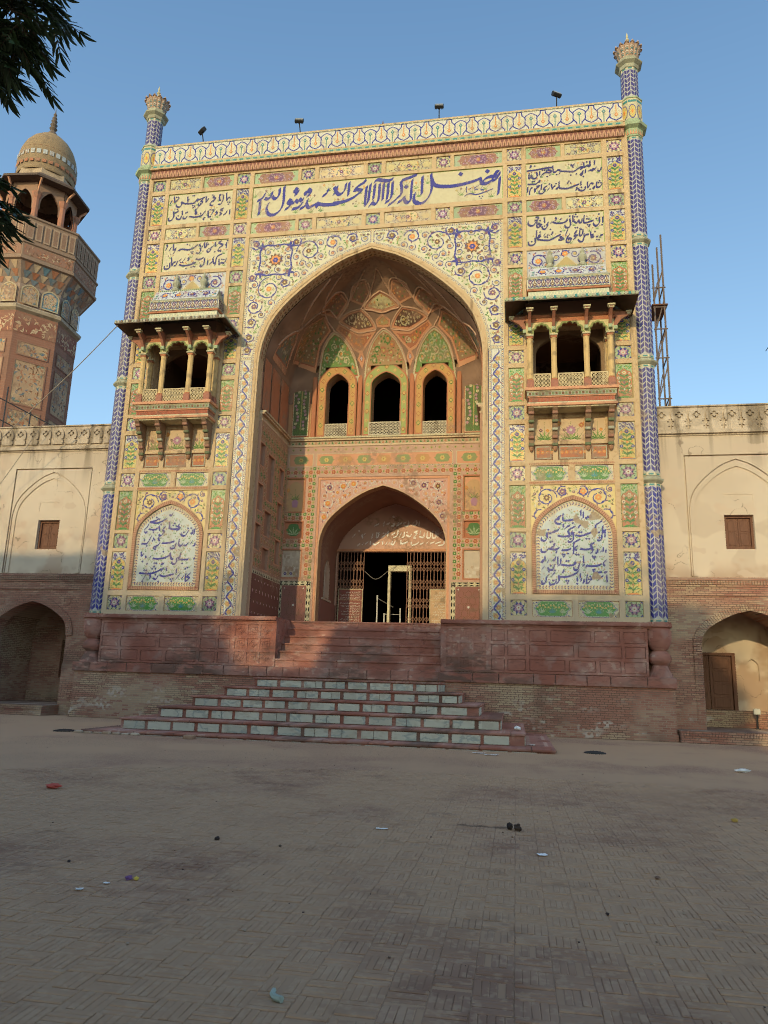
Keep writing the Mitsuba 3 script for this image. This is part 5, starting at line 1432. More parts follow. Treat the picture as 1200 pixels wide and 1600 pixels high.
for q, c in items:
    P = Polygon(q).buffer(0)
    cutb = unary_union([sbox(c_ - h_ - .06, 3.93, c_ + h_ + .06, 4.3) for c_, h_, _ in WIN])
    drape(m, P.difference(cutb), .010, c)
    rim = P.difference(P.buffer(-.07)).difference(cutb); drape(m, rim, .016, 'cream' if c in ((.40, .26, .13), (.14, .27, .08)) else 'salmon')
    drape(m, P.buffer(-.07).difference(P.buffer(-.085)).difference(cutb), .018, 'red')
    inn = P.buffer(-.12).difference(cutb.buffer(.03))
    if inn.is_empty: continue
    x0, y0, x1, y1 = inn.bounds; ok = prep(inn); pts = []
    big = c in ((.40, .26, .13), (.14, .27, .08), (.07, .03, .02), 'terra')
    if big:
        sc = {(.40, .26, .13): ('leaf', 'terra'), (.14, .27, .08): ('mint', 'cream'), (.07, .03, .02): ('buff', 'cream'), 'terra': ('cream', 'orange')}[c]
        for _ in range(120):
            x, y = rr.uniform(x0, x1), rr.uniform(y0, y1); st = 1 if y < 3.4 else .62
            R0 = .20 if c == (.07, .03, .02) else .15
            if not ok.contains(Point(x, y).buffer(.05)) or any(math.hypot(x - a, (y - b) / st) < R0 * 1.75 for a, b in pts): continue
            pts.append((x, y)); t = np.linspace(0, 1, 16); sg = rr.choice((-1, 1)); a = rr.uniform(0, 6.3) + sg * t * 6.4; rad = R0 * (1 - .6 * t)
            drape(m, LineString(np.stack([x + rad * np.cos(a), y + st * rad * np.sin(a)], -1)).buffer(.016, 2).intersection(inn), .022, sc[len(pts) % 2])
            drape(m, Polygon([(x + .05 * math.cos(q_), y + st * .05 * math.sin(q_)) for q_ in np.arange(6) * pi / 3]), .024, rr.choice(('cream', 'orange', 'yellow')))
    dens = .055 if c in ((.40, .26, .13), (.14, .27, .08)) else .075
    for _ in range(int((x1 - x0) * (y1 - y0) / dens ** 2 * 1.6)):
        x, y = rr.uniform(x0, x1), rr.uniform(y0, y1)
        st = 1 if y < 3.6 else .45
        if not ok.contains(Point(x, y)) or any(abs(x - a) < .085 and abs(y - b) < .085 * st for a, b in pts): continue
        pts.append((x, y))
        col = rr.choice({'green': ('mint', 'lime', 'cream', 'terra'), 'dark': ('cream', 'cream', 'gold'), 'red': ('orange', 'cream', 'leaf'), 'lc': ('leaf', 'terra', 'leaf', 'cream')}['green' if c == (.14, .27, .08) else 'dark' if c == (.07, .03, .02) else 'lc' if c == (.40, .26, .13) else 'red'])
        a = rr.uniform(0, 6.3); e = .045
        drape(m, Polygon([(x + e * math.cos(t), y + e * st * math.sin(t)) for t in a + np.arange(4) * pi / 2]), .014, col)
put(G + '__vault_painting', m, 'fresco')
def rib(m, pts, w=.036):
    P = cr(pts, 6); out = []
    for x, y in P:
        y = min(max(y, Y0 + .02), YB - .05); out.append([x, y, zdome(x, y) - .02])
    m.tube(out, w, (.56, .36, .25), 5)
m = MB()
for q in (LC[1:-1], TK + TK[:1]): rib(m, q)
for q in (LS[1:-1], KT + KT[:1], UP1, UP2, SD[1:-1], [(.88, 2.47), (.3, 1.75), (0, 1.0)], [(1.94, 2.8), (1.2, 2.0), (.5, 1.1)], [(2.2, 3.1), (2.5, 2.6), (2.2, 1.6), (1.4, .8)], [(3.5, 2.1), (2.6, 2.2), (1.95, 2.8)], [(3.5, 2.1), (2.8, 1.3), (1.8, .6)]):
    rib(m, q); rib(m, mirror(q))
put(G + '__vault_rib', m, 'fresco')

# vestibule behind the door arch
m = MB()
pr = [(2.78 * t, 7.1 + 2.7 * u) for t, u in AP]; pr = [(2.78, 3.75)] + pr[::-1] + [(-x, z) for x, z in pr[1:]] + [(-2.78, 3.75)]
P = np.array(pr); n = len(P)
V = np.vstack([np.column_stack([P[:, 0], np.full(n, YB + .45), P[:, 1]]), np.column_stack([P[:, 0], np.full(n, 7.7), P[:, 1]])])
i = np.arange(n - 1)
m.add(V, np.vstack([np.stack([i, i + 1, i + 1 + n], 1), np.stack([i, i + 1 + n, i + n], 1)]), (.24, .12, .085))
lun = arch(0, 2.78, 3.75, 7.1, 9.8).difference(rect(-2.7, 2.7, 3.7, 7.5))
m.prism(lun, 7.7, 7.9, (.60, .38, .29))
m.box(-2.76, 2.76, 7.60, 7.72, 7.50, 7.62, 'salmon', .01)
put(G + '__vestibule', m, 'fresco')
for sx in (-1, 1):
    m = MB(); m.prism(arch(6.0, .42, 5.1, 6.2, 6.8).union(rect(5.3, 6.9, 5.0, 5.08)), sx * 2.74, sx * 2.779, (.50, .43, .34), YZ); m.box(*sorted((sx * 2.70, sx * 2.779)), 4.7, 7.6, 3.76, 4.95, 'stone')
    put(G + '__vestibule_niche', m, 'fresco')
lk_ = put(G + '__lunette_lettering', lettering('lunette', 0, 0, .062, (.85, .85, .82), 1, thin=.5), 'painted', at=at(0, 7.69, 0), label='white handwriting on the reddish wall above the doorway'); labels[lk_]['kind'] = 'stuff'
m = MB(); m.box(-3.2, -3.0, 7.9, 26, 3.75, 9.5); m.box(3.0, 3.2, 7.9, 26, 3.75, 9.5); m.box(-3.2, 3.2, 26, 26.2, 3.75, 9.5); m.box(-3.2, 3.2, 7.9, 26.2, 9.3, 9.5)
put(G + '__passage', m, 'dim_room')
m = MB(); fl = rect(-4.75, 4.75, .0, 26).difference(rect(-2.97, 2.97, -.1, 1.75)); m.prism(fl, 3.6, 3.75, m=XY); m.box(-2.97, 2.97, 1.73, 2.2, 3.3, 3.745)
put(G + '__porch_floor', m, 'red_sandstone')

# ---------------------------------------------------------------- plinth
def carved(kind):
    m = MB(); m.box(0, .40, .02, .06, 0, .40, 'stone')
    if kind == 0:
        for s, d in ((.17, .0), (.11, -.012), (.055, -.022)):
            g = Polygon([(.2 - s, .2), (.2, .2 - s), (.2 + s, .2), (.2, .2 + s)]).difference(Polygon([(.2 - s + .03, .2), (.2, .2 - s + .03), (.2 + s - .03, .2), (.2, .2 + s - .03)])) if s > .06 else Polygon([(.2 - s, .2), (.2, .2 - s), (.2 + s, .2), (.2, .2 + s)])
            m.prism(g, .0, .02)
    else:
        for a in ((.05, .05, .30, .09), (.05, .05, .09, .30), (.13, .15, .17, .35), (.13, .31, .35, .35), (.31, .12, .35, .35), (.2, .12, .35, .16), (.22, .2, .27, .27)):
            m.box(a[0], a[2], .0, .02, a[1], a[3])
    return m
cv = [carved(0).ply('red_sandstone'), carved(1).ply('red_sandstone')]
pl = rect(-9.83, 9.83, 2.0, 3.56)
pan = []
for sx in (-1, 1):
    for i in range(3):
        for j in range(3): pan.append((sx, 3.16 + i * .48, 2.08 + j * .49, .40, .40, (i + j) % 2))
    for j, xs in enumerate((((4.70, 5.15), (5.25, 5.85), (5.98, 7.15), (7.28, 8.15), (8.27, 8.95), (9.06, 9.75)), ((4.70, 5.15), (5.25, 5.85), (5.98, 7.45), (7.58, 9.0), (9.10, 9.75)), ((4.70, 5.15), (5.25, 5.85), (5.98, 6.55), (6.68, 8.0), (8.12, 8.95), (9.06, 9.75)))):
        for a, b in xs: pan.append((sx, a, 2.08 + j * .49, b - a, .38, None))
hl = []
for sx, a, z, w, h, kd in pan: hl.append(rect(sx * a, sx * (a + w), z, z + h))
m = MB(); body = pl.difference(rect(-2.97, 2.97, 1.9, 3.6))
for g in polys(body):
    m = MB(); m.prism(g.difference(unary_union(hl)), -.10, -.03); m.prism(g, -.03, .6, back=False); put(G + '__plinth_frame', m, 'red_sandstone')
for n_, (sx, a, z, w, h, kd) in enumerate(pan):
    x0 = min(sx * a, sx * (a + w))
    if kd is None:
        d = MB(); t = R.uniform(.0, .012)
        d.box(x0 + .007, x0 + w - .007, -.084 - t * .5, -.03, z + .007, z + h - .007, 'stone', .012); put(G + '__plinth_slab', d, 'red_sandstone')
    else: put(G + '__plinth_carving', cv[kd], None, at=at(x0, -.088, z))
m = MB()
for z0, z1, d in ((3.56, 3.62, .14), (3.62, 3.70, .24), (3.70, 3.76, .20)):
    for sx in (-1, 1): m.box(*sorted((sx * 2.97, sx * 10.5)), -d, .55 if z1 < 3.75 else -.045, z0, z1)
for sx in (-1, 1): m.box(*sorted((sx * 2.97, sx * 3.25)), -.045, 1.9, 3.56, 3.755); m.box(*sorted((sx * 2.97, sx * 3.4)), -.03, 1.9, 1.9, 3.56)
for i in range(70):
    for sx in (-1, 1): m.box(sx * (3.0 + i * .107) - .035, sx * (3.0 + i * .107) + .035, -.255, -.235, 3.635, 3.685)
put(G + '__plinth_cornice', m, 'red_sandstone')
x = -10.62
while x < 10.6:                                   # the red stone course above the brick, block by block
    w = min(R.uniform(.55, 1.15), 10.62 - x); d = MB(); q = R.uniform(0, .02)
    d.box(x + .006, x + w - .006, -.46 - q, .0, 1.64, 1.98 - R.uniform(0, .012), 'stone', .015); put(G + '__red_course_block', d, 'red_sandstone'); x += w
m = MB(); m.box(-10.55, 10.55, -.38, 9.4, 0, 1.67); m.box(-10.4, 10.4, -.02, 9.4, 1.67, 2.03); m.box(-10.58, 10.58, -.42, .5, 0, .22)
put(G + '__brick_base', m, 'old_brick')
# pot-shaped bases under the corner columns
pot = MB(); pot.lathe([(.42, 3.78), (.44, 3.62), (.36, 3.58), (.40, 3.50), (.41, 3.25), (.37, 3.06), (.27, 2.90), (.20, 2.84), (.27, 2.80), (.35, 2.70), (.38, 2.6), (.35, 2.48), (.22, 2.38), (.27, 2.34), (.30, 2.24), (.37, 2.12), (.42, 1.98)], 20, 'stone')
pot_d = pot.ply('red_sandstone', 45)
for sx in (-1, 1): put(G + '__column_pot', pot_d, None, at=at(sx * 10.22, .12, 0))
# red steps between the cheeks
for i in range(6):
    z0, z1 = 1.98 + i * .295, 1.98 + (i + 1) * .295
    y = -.06 + i * .33
    cuts = [-2.965] + sorted(R.uniform(-2.4, 2.4) for _ in range(3)) + [2.965]
    for a, b in zip(cuts[:-1], cuts[1:]):
        d = MB(); d.box(a + .004, b - .004, y - .03 - R.uniform(0, .012), y + .45, z1 - .07, z1 - R.uniform(0, .006), 'stone', .015); d.box(a + .004, b - .004, y, y + .40, z0 - .02, z1 - .072, 'stone')
        put(G + '__red_step_slab', d, 'red_sandstone')
m = MB(); m.box(-2.96, 2.96, -.44, .3, 1.7, 1.975); put(G + '__landing', m, 'red_sandstone')

# ---------------------------------------------------------------- marble faced stairs
S = thing('stairs', 'broad stairs of pale marble blocks with red sandstone treads', 'stairs')
ST = [(-6.85, -6.10, 6.46, -.2, .09), (-6.15, -5.40, 5.75, .09, .40), (-5.25, -4.76, 5.12, .40, .71), (-4.37, -4.12, 4.50, .71, 1.01), (-3.50, -3.47, 3.86, 1.01, 1.31), (-2.65, -2.80, 3.17, 1.31, 1.61)]
mslabs = [MB() for _ in range(4)]
for i, (y, x0, x1, z0, z1) in enumerate(ST):
    yb = ST[i + 1][0] + .1 if i < 5 else -.46
    d = MB(); d.box(x0 + .02, x1 - .02, y + .055, -.5, z0, z1 - .062); put(S + '__core', d, 'red_sandstone')
    cuts = [x0 - .02]
    while cuts[-1] < x1 - 1.4: cuts.append(cuts[-1] + R.uniform(.9, 1.6))
    cuts.append(x1 + .02)
    for a, b in zip(cuts[:-1], cuts[1:]):
        d = MB(); d.box(a + .003, b - .003, y - .01 - R.uniform(0, .012), yb, z1 - .06, z1 - R.uniform(0, .006), 'stone', .012); put(S + '__tread_slab', d, 'red_sandstone')
    for xa, s in ((x0 + .35, 1), (x1 - .35, -1)):
        if yb < -.5: d = MB(); d.box(xa - .36, xa + .36, yb + .004, -.47, z1 - .061, z1 - .003, 'stone', .01); put(S + '__tread_slab', d, 'red_sandstone')
    x = x0 + .12
    while x < x1 - .35:
        w = min(R.uniform(.58, .74), x1 - .06 - x); dz = R.uniform(0, .01)
        d = MB()
        if R.random() < .3:
            c = w * R.uniform(.4, .65); d.box(x, x + c - .006, y + .02, y + .06, z0 + .015, z1 - .085 - dz, 'white', .006); d.box(x + c + .006, x + w, y + .024, y + .06, z0 + .012, z1 - .08, 'white', .006)
        else: d.box(x, x + w, y + .015 + dz, y + .06, z0 + .012, z1 - .078 - dz, 'white', .008)
        put(S + '__marble_block', d, 'grey_marble')
        x += w + R.uniform(.085, .12)
    for s, xe in ((-1, x0), (1, x1)):                # side faces
        yy = y + .12
        while yy < -1.0 and i > 0:
            d = MB(); d.box(*sorted((xe + s * .0, xe - s * .04)), yy, yy + .6, z0 + .012, z1 - .08, 'white', .006)
            if yy + .6 < yb + .6: put(S + '__marble_block', d, 'grey_marble')
            yy += .72
    if i < 5: pass

# ================================================================ things in the doorway
def folding(x0, x1, y, label):
    g = thing('folding_gate', label, 'folding gate', 'folding gates in the doorway')
    n = max(int(round((x1 - x0) / .145)), 2)
    xs = np.linspace(x0, x1, n)
    for x in xs:
        m = MB(); m.box(x - .013, x + .013, y - .02, y + .02, 3.78, 7.48, (.30, .16, .11)); put(g + '__bar', m, 'painted')
    m = MB()
    for z0 in np.arange(4.0, 7.3, .85):
        for a, b in zip(xs[:-1], xs[1:]):
            for zz in (z0, z0 + .26):
                m.tube([(a, y - .03, zz), (b, y - .03, zz + .24)], .010, (.34, .19, .13), 4); m.tube([(b, y - .035, zz), (a, y - .035, zz + .24)], .010, (.34, .19, .13), 4)
    k_ = put(g + '__lattice', m, 'painted'); labels[k_] = {'kind': 'stuff'}
    m = MB(); m.box(x0, x1, y - .05, y + .05, 7.46, 7.5, (.2, .11, .08)); m.box(x0, x1, y - .05, y + .05, 3.752, 3.78, (.2, .11, .08)); put(g + '__rail', m, 'painted')
folding(-2.66, -1.42, 7.62, 'brown steel folding gate pushed to the left side of the doorway')
folding(.62, 2.66, 7.62, 'brown steel folding gate drawn across the right side of the doorway')
def board(x0, x1, z0, z1, label, c):
    k_ = thing('notice_board', label, 'notice board', 'notice boards at the doorway')
    m = MB(); m.box(x0, x1, 7.50, 7.54, z0, z1, c, .008); put(k_ + '__panel', m, 'painted')
    m = MB()
    for a in ((x0, x1, z0, z0 + .03), (x0, x1, z1 - .03, z1), (x0, x0 + .03, z0, z1), (x1 - .03, x1, z0, z1), (x0, x1, z1 - .52, z1 - .50)): m.box(a[0], a[1], 7.485, 7.499, a[2], a[3], 'cream')
    put(k_ + '__border', m, 'painted')
    m = MB(); r = random.Random(int(z0 * 100 + x0)); src = [v for d, v in strokes('lower_right', 0, 0) if not d and len(v) > 2]
    z = z1 - .16; row = 0
    while z > z0 + .10:
        if abs(z - (z1 - .51)) > .07:
            x = x1 - .16
            while x > x0 + .14 + (.25 if row % 3 == 0 else 0):
                v = r.choice(src); s = .075 / max(np.ptp(v[:, 0]), np.ptp(v[:, 1]))
                q = (v - v.mean(0)) * s
                m.ribbon(cr(q + [x, z], 2), .014, 1, 'white', nib=(.004, .008)); x -= r.uniform(.06, .10)
        z -= .125; row += 1
    lk_ = put(k_ + '__lettering', m, 'painted', at=at(0, 7.495, 0)); labels[lk_] = {'kind': 'stuff'}
board(-2.56, -1.40, 4.0, 5.72, 'dark red notice board with white writing at the left of the doorway', (.22, .07, .055))
board(1.70, 2.62, 4.1, 5.74, 'tan notice board with fine writing at the right of the doorway', (.50, .34, .20))
m_ = thing('door_frame', 'pale standing walk-through frame just inside the dark doorway', 'door frame')
for a, nm in (((-.42, -.30, 3.75, 6.98), 'post'), ((.58, .70, 3.75, 6.98), 'post'), ((-.42, .70, 6.68, 6.98), 'lintel')):
    m = MB(); m.box(a[0], a[1], 8.5, 8.8, a[2] if nm == 'post' else 6.702, a[3] if nm != 'post' else 6.70, (.60, .55, .38), .015); put(m_ + '__' + nm, m, 'painted')
rl = thing('hand_rail', 'thin pale barrier rail standing in the dark doorway', 'rail')
for x, h, y in ((-.88, 5.55, 8.4), (-.62, 4.75, 8.9), (.15, 5.0, 8.9)):
    m = MB(); m.tube([(x, y, 3.75), (x, y, h)], .035, (.6, .6, .55), 8); put(rl + '__post', m, 'painted')
m = MB(); m.tube([(-.88, 8.4, 5.4), (-.3, 9.5, 5.1)], .02, (.4, .4, .37), 6); m.tube([(-.62, 8.9, 4.7), (.15, 8.9, 4.7)], .02, (.4, .4, .37), 6); put(rl + '__bar', m, 'painted')
m = MB(); m.tube(cr([(-1.42, 7.75, 6.6), (-.9, 8.0, 6.25), (-.3, 8.3, 6.75), (.0, 8.5, 6.95)], 6), .012, (.3, .28, .25), 5); single('drooping_wire', m, 'painted', 'thin wire drooping across the dark doorway opening', 'wire')

# ================================================================ side walls
def arcade(sx):
    side = 'left' if sx < 0 else 'right'
    Wl = thing('arcade_wall', 'plastered courtyard wall over brick arches on the %s of the gateway' % side, 'wall', 'walls beside the gateway')
    C0 = 13.22
    def X(a): return sx * a
    def RX(a, b, c, d): return rect(sx * a, sx * b, c, d)
    cx = sx * C0
    far = 27.0
    full = RX(10.15, far, 5.35, 10.5)
    win = RX(12.72, 13.68, 6.40, 7.60)
    fr = rect(cx - 1.74, cx + 1.74, 5.40, 9.78); ao = arch(cx, 1.66, 5.40, 7.7, 9.62); ai = arch(cx, 1.49, 5.40, 7.65, 9.36)
    fr2 = unary_union([fr, RX(17.2, 20.7, 5.40, 9.78)])
    sm = rect(cx - .48, cx + .48, 7.95, 8.34)
    m = MB(); m.prism(full.difference(win), .80, 1.3)
    put(Wl + '__plaster', m, 'lime_plaster')
    m = MB(); m.prism(full.difference(fr2), .70, .839); m.prism(fr.buffer(-.045, join_style=2).difference(ao), .72, .839); m.prism(ao.buffer(-.03).difference(ai), .74, .839)
    m.prism(ai.difference(win.buffer(.001)).difference(sm).buffer(-.002), .785, .8395)
    put(Wl + '__arch_relief', m, 'lime_plaster')
    # window: reveal, frame, two shutters with panels
    w = MB(); x0, x1 = sorted((X(12.72), X(13.68)))
    g = win.buffer(-.002).difference(win.buffer(-.08, join_style=2)); w.prism(g, .93, 1.06, 'stone')
    wk = put(Wl + '__window', w, 'old_wood')
    for a in (x0 + .085, (x0 + x1) / 2 + .004):
        b = a + .39
        d = MB(); d.box(a, b, 1.00, 1.04, 6.485, 7.515, 'brown', .006)
        for z0, z1 in ((6.56, 7.0), (7.06, 7.44)): d.box(a + .06, b - .06, .988, .999, z0, z1, 'brown', .01)
        put(wk + '__shutter', d, 'old_wood')
    d = MB(); d.box(x0, x1, 1.1, 1.2, 6.4, 7.6); put(wk + '__backing', d, 'old_wood')
    # cornice
    m = MB()
    for z0, z1, d in ((10.36, 10.38, .03), (10.5, 10.56, .08), (10.56, 10.66, .18), (10.66, 10.72, .13)): m.box(*sorted((X(10.15), X(far))), .735 - d, 1.3, z0, z1)
    put(Wl + '__cornice', m, 'lime_plaster')
    m = MB(); m.box(*sorted((X(10.15), X(far))), .80, 1.25, 10.72, 11.62); m.box(*sorted((X(10.15), X(far))), .74, 1.28, 11.62, 11.67)
    put(Wl + '__parapet', m, 'lime_plaster')
    # merlons in relief
    P = .585 if sx < 0 else .60
    s = MB()
    body = Polygon([(-.25, .10), (.25, .10), (.25, .52), (.22, .66), (.13, .78), (0, .83), (-.13, .78), (-.22, .66), (-.25, .52)])
    if sx > 0: body = Polygon([(-.27, .0), (.27, .0), (.27, .62), (.20, .78), (0, .84), (-.20, .78), (-.27, .62)])
    def q4(x, z, r_): return unary_union([Point(x + r_ * .8 * a, z + r_ * .8 * b).buffer(r_ * .55, 3) for a, b in ((1, 0), (-1, 0), (0, 1), (0, -1))])
    body = body.difference(q4(0, .56, .105).difference(q4(0, .56, .055)))
    for e in (-.26, .26):
        body = body.difference(unary_union([sbox(e - .085, .30, e + .085, .345), sbox(e - .022, .22, e + .022, .42), sbox(e - .05, .12, e + .05, .16)]))
    s.prism(body, -.065, .0)
    sd = s.ply('lime_plaster')
    i = 0
    while 10.62 + i * P < 21:
        put(Wl + '__merlon', sd, None, at=at(X(10.62 + i * P + (.3 if sx < 0 else .2)), .798, 10.74)); i += 1
    # brick storey
    low = arch(cx, 1.58, .0, 3.1, 4.26); low2 = arch(sx * 18.9, 1.58, .0, 3.1, 4.26)
    brick = RX(10.15, far, 0, 5.34)
    pn = unary_union([rect(cx - 2.0, cx + 2.0, 1.9, 4.74), rect(sx * 18.9 - 2.0, sx * 18.9 + 2.0, 1.9, 4.74)])
    m = MB(); m.prism(brick.difference(low).difference(low2), .52, 1.1); m.prism(brick.difference(pn).difference(low).difference(low2), .475, .519)
    m.box(*sorted((X(10.15), X(far))), .44, .5, 5.04, 5.10); m.box(*sorted((X(10.15), X(far))), .42, .8, 5.26, 5.36)
    put(Wl + '__brick_storey', m, 'old_brick')
    m = MB(); x = 10.2
    while x < 17.5:
        m.box(*sorted((X(x), X(x + .055))), .41, .47, 5.11, 5.25); x += .09
    for rx in (-1.45, 1.45):
        ring_ = Point(cx + rx, 4.3).buffer(.17, 6).difference(Point(cx + rx, 4.3).buffer(.13, 6)); m.prism(ring_, .50, .52)
    k_ = put(Wl + '__dentil_course', m, 'old_brick'); labels[k_] = {'kind': 'stuff'}
    m = MB(); o = arch(cx, 1.84, .4, 3.1, 4.56).exterior; L = o.length; n = int(L / .085)
    inn = low.exterior
    for j in range(n):
        p, q = o.interpolate((j + .08) / n, True), o.interpolate((j + .9) / n, True)
        if min(p.y, q.y) < (.5 if sx > 0 else 2.9): continue
        a, b = inn.interpolate(inn.project(p)), inn.interpolate(inn.project(q))
        g = Polygon([(p.x, p.y), (q.x, q.y), (b.x, b.y), (a.x, a.y)])
        if g.is_valid and g.area > .002: m.prism(g, .455 - R.uniform(0, .008), .53)
    k_ = put(Wl + '__arch_brick', m, 'old_brick'); labels[k_] = {'kind': 'stuff'}
    # alcove
    m = MB(); D = 3.3
    pr = [(1.75 * t, 3.2 + 1.35 * u) for t, u in AP]; pr = [(1.75, .38)] + pr[::-1] + [(-x, z) for x, z in pr[1:]] + [(-1.75, .38)]
    P_ = np.array(pr); n = len(P_)
    V = np.vstack([np.column_stack([cx + P_[:, 0], np.full(n, 1.1), P_[:, 1]]), np.column_stack([cx + P_[:, 0], np.full(n, D), P_[:, 1]])])
    i = np.arange(n - 1); m.add(V, np.vstack([np.stack([i, i + 1, i + 1 + n], 1), np.stack([i, i + 1 + n, i + n], 1)]))
    put(Wl + '__alcove', m, 'old_brick')
    m = MB(); bw = Polygon([(cx + a, b) for a, b in pr]); 
    if sx > 0:
        ni = arch(cx + .75, .23, 2.02, 2.5, 2.78); dr_ = rect(cx - 1.60, cx + .16, .95, 2.98)
        m.prism(bw.difference(ni).difference(dr_), D, D + .3); m.prism(ni.buffer(.02), D + .12, D + .3); put(Wl + '__alcove_back', m, 'lime_plaster')
        f = MB(); f.prism(dr_.difference(rect(cx - 1.50, cx + .04, .95, 2.88)), D - .12, D + .05)
        k_ = put(Wl + '__door', f, 'old_wood', label='brown panelled wooden door')
        for a in (cx - 1.49, cx - .72):
            d = MB(); d.box(a, a + .75, D - .02, D + .03, .96, 2.87, 'brown', .006)
            for z in np.linspace(1.04, 2.42, 4): d.box(a + .10, a + .65, D - .045, D - .021, z, z + .36, 'brown', .012)
            put(k_ + '__leaf', d, 'old_wood')
        m = MB(); m.box(cx - 1.75, cx + 1.75, D - .35, D - .001, .37, .95); put(Wl + '__inner_step', m, 'old_brick')
    else:
        hole = rect(cx - .35, cx + .55, 1.35, 2.9)
        m.prism(bw.difference(hole), D, D + .3); m.prism(hole.buffer(.02), D + .22, D + .3); m.box(cx + 1.0, cx + 1.749, 1.6, D, .38, 1.4); put(Wl + '__alcove_back', m, 'old_brick')
    m = MB(); m.box(*sorted((X(10.62 if sx > 0 else 11.55), X(far))), -.60, D, 0, .36)
    x = 10.7 if sx > 0 else 11.6
    while x < 17: m.box(*sorted((X(x), X(x + .07))), -.625, -.602, .20, .375); x += .085
    put(Wl + '__platform', m, 'old_brick')
    m = MB(); m.box(*sorted((X(10.15), X(far))), 6.0, 6.3, 0, 10.9); m.box(*sorted((X(10.15), X(far))), 1.25, 6.2, 10.3, 10.5); m.box(*sorted((X(far), X(far - .3))), 1.1, 6.2, 0, 10.3); put(Wl + '__roof', m, 'lime_plaster')
arcade(-1); arcade(1)

# ================================================================ minaret
MX, MY = -22.9, 10.0
Mn = thing('minaret', 'eight sided brick minaret with tiled panels, balcony and domed kiosk behind the left wall', 'minaret')
ROT = math.radians(-62)
def oct_lathe(prof, c, m=None):
    m = m or MB(); m.lathe([(r_ * .83, z) for r_, z in prof], 8, c, centre=(MX, MY), rot=ROT); return m
MS = .83
put(Mn + '__shaft', oct_lathe([(3.62, 0), (3.55, 20.6), (3.55, 21.05)], 'stone'), 'minaret_brick')
put(Mn + '__moulding', oct_lathe([(3.55, 21.0), (3.78, 21.12), (3.82, 21.28), (3.62, 21.40), (3.45, 21.42)], (.42, .34, .24)), 'painted')
up = oct_lathe([(3.45, 21.4), (3.45, 22.7), (3.62, 23.0), (3.95, 23.35), (4.32, 23.75)], (.30, .24, .20))
put(Mn + '__upper_shaft', up, 'fresco')
put(Mn + '__gallery', oct_lathe([(4.32, 23.75), (4.5, 23.8), (4.5, 23.95), (4.4, 24.0), (4.4, 24.75), (4.5, 24.8), (4.5, 24.9), (4.36, 24.95), (4.36, 26.35), (4.46, 26.4), (4.46, 26.5), (4.2, 26.5), (4.2, 25.3), (1.0, 25.3)], (.27, .19, .135)), 'fresco')
def face(k, r):
    a = ROT + (k + .5) * pi / 4; ap = r * math.cos(pi / 8)
    n = np.array([math.cos(a), math.sin(a)]); t = np.array([-n[1], n[0]])
    return lambda u, z, d=0.: [MX + .83 * (n[0] * (ap + d) + t[0] * u), MY + .83 * (n[1] * (ap + d) + t[1] * u), z]
def fp(m, f, poly, d, c):
    for g in polys(poly):
        v, ff = tri2d(g); m.add([f(a, b, d) for a, b in v], ff, c)
rm = random.Random(4)
def busy(m, f, g, d, cols, n, s=.13):
    x0, z0, x1, z1 = g.bounds; ok = prep(g.buffer(-.05))
    for _ in range(n):
        x, z = rm.uniform(x0, x1), rm.uniform(z0, z1)
        if not ok.contains(Point(x, z)): continue
        a = rm.uniform(0, 6.3); L = s * rm.uniform(.6, 1.2)
        q = [(x + L * math.cos(a), z + L * math.sin(a)), (x - .35 * L * math.sin(a), z + .35 * L * math.cos(a)), (x - L * math.cos(a), z - L * math.sin(a)), (x + .35 * L * math.sin(a), z - .35 * L * math.cos(a))]
        m.add([f(*p, d) for p in q], [[0, 1, 2], [0, 2, 3]], rm.choice(cols))
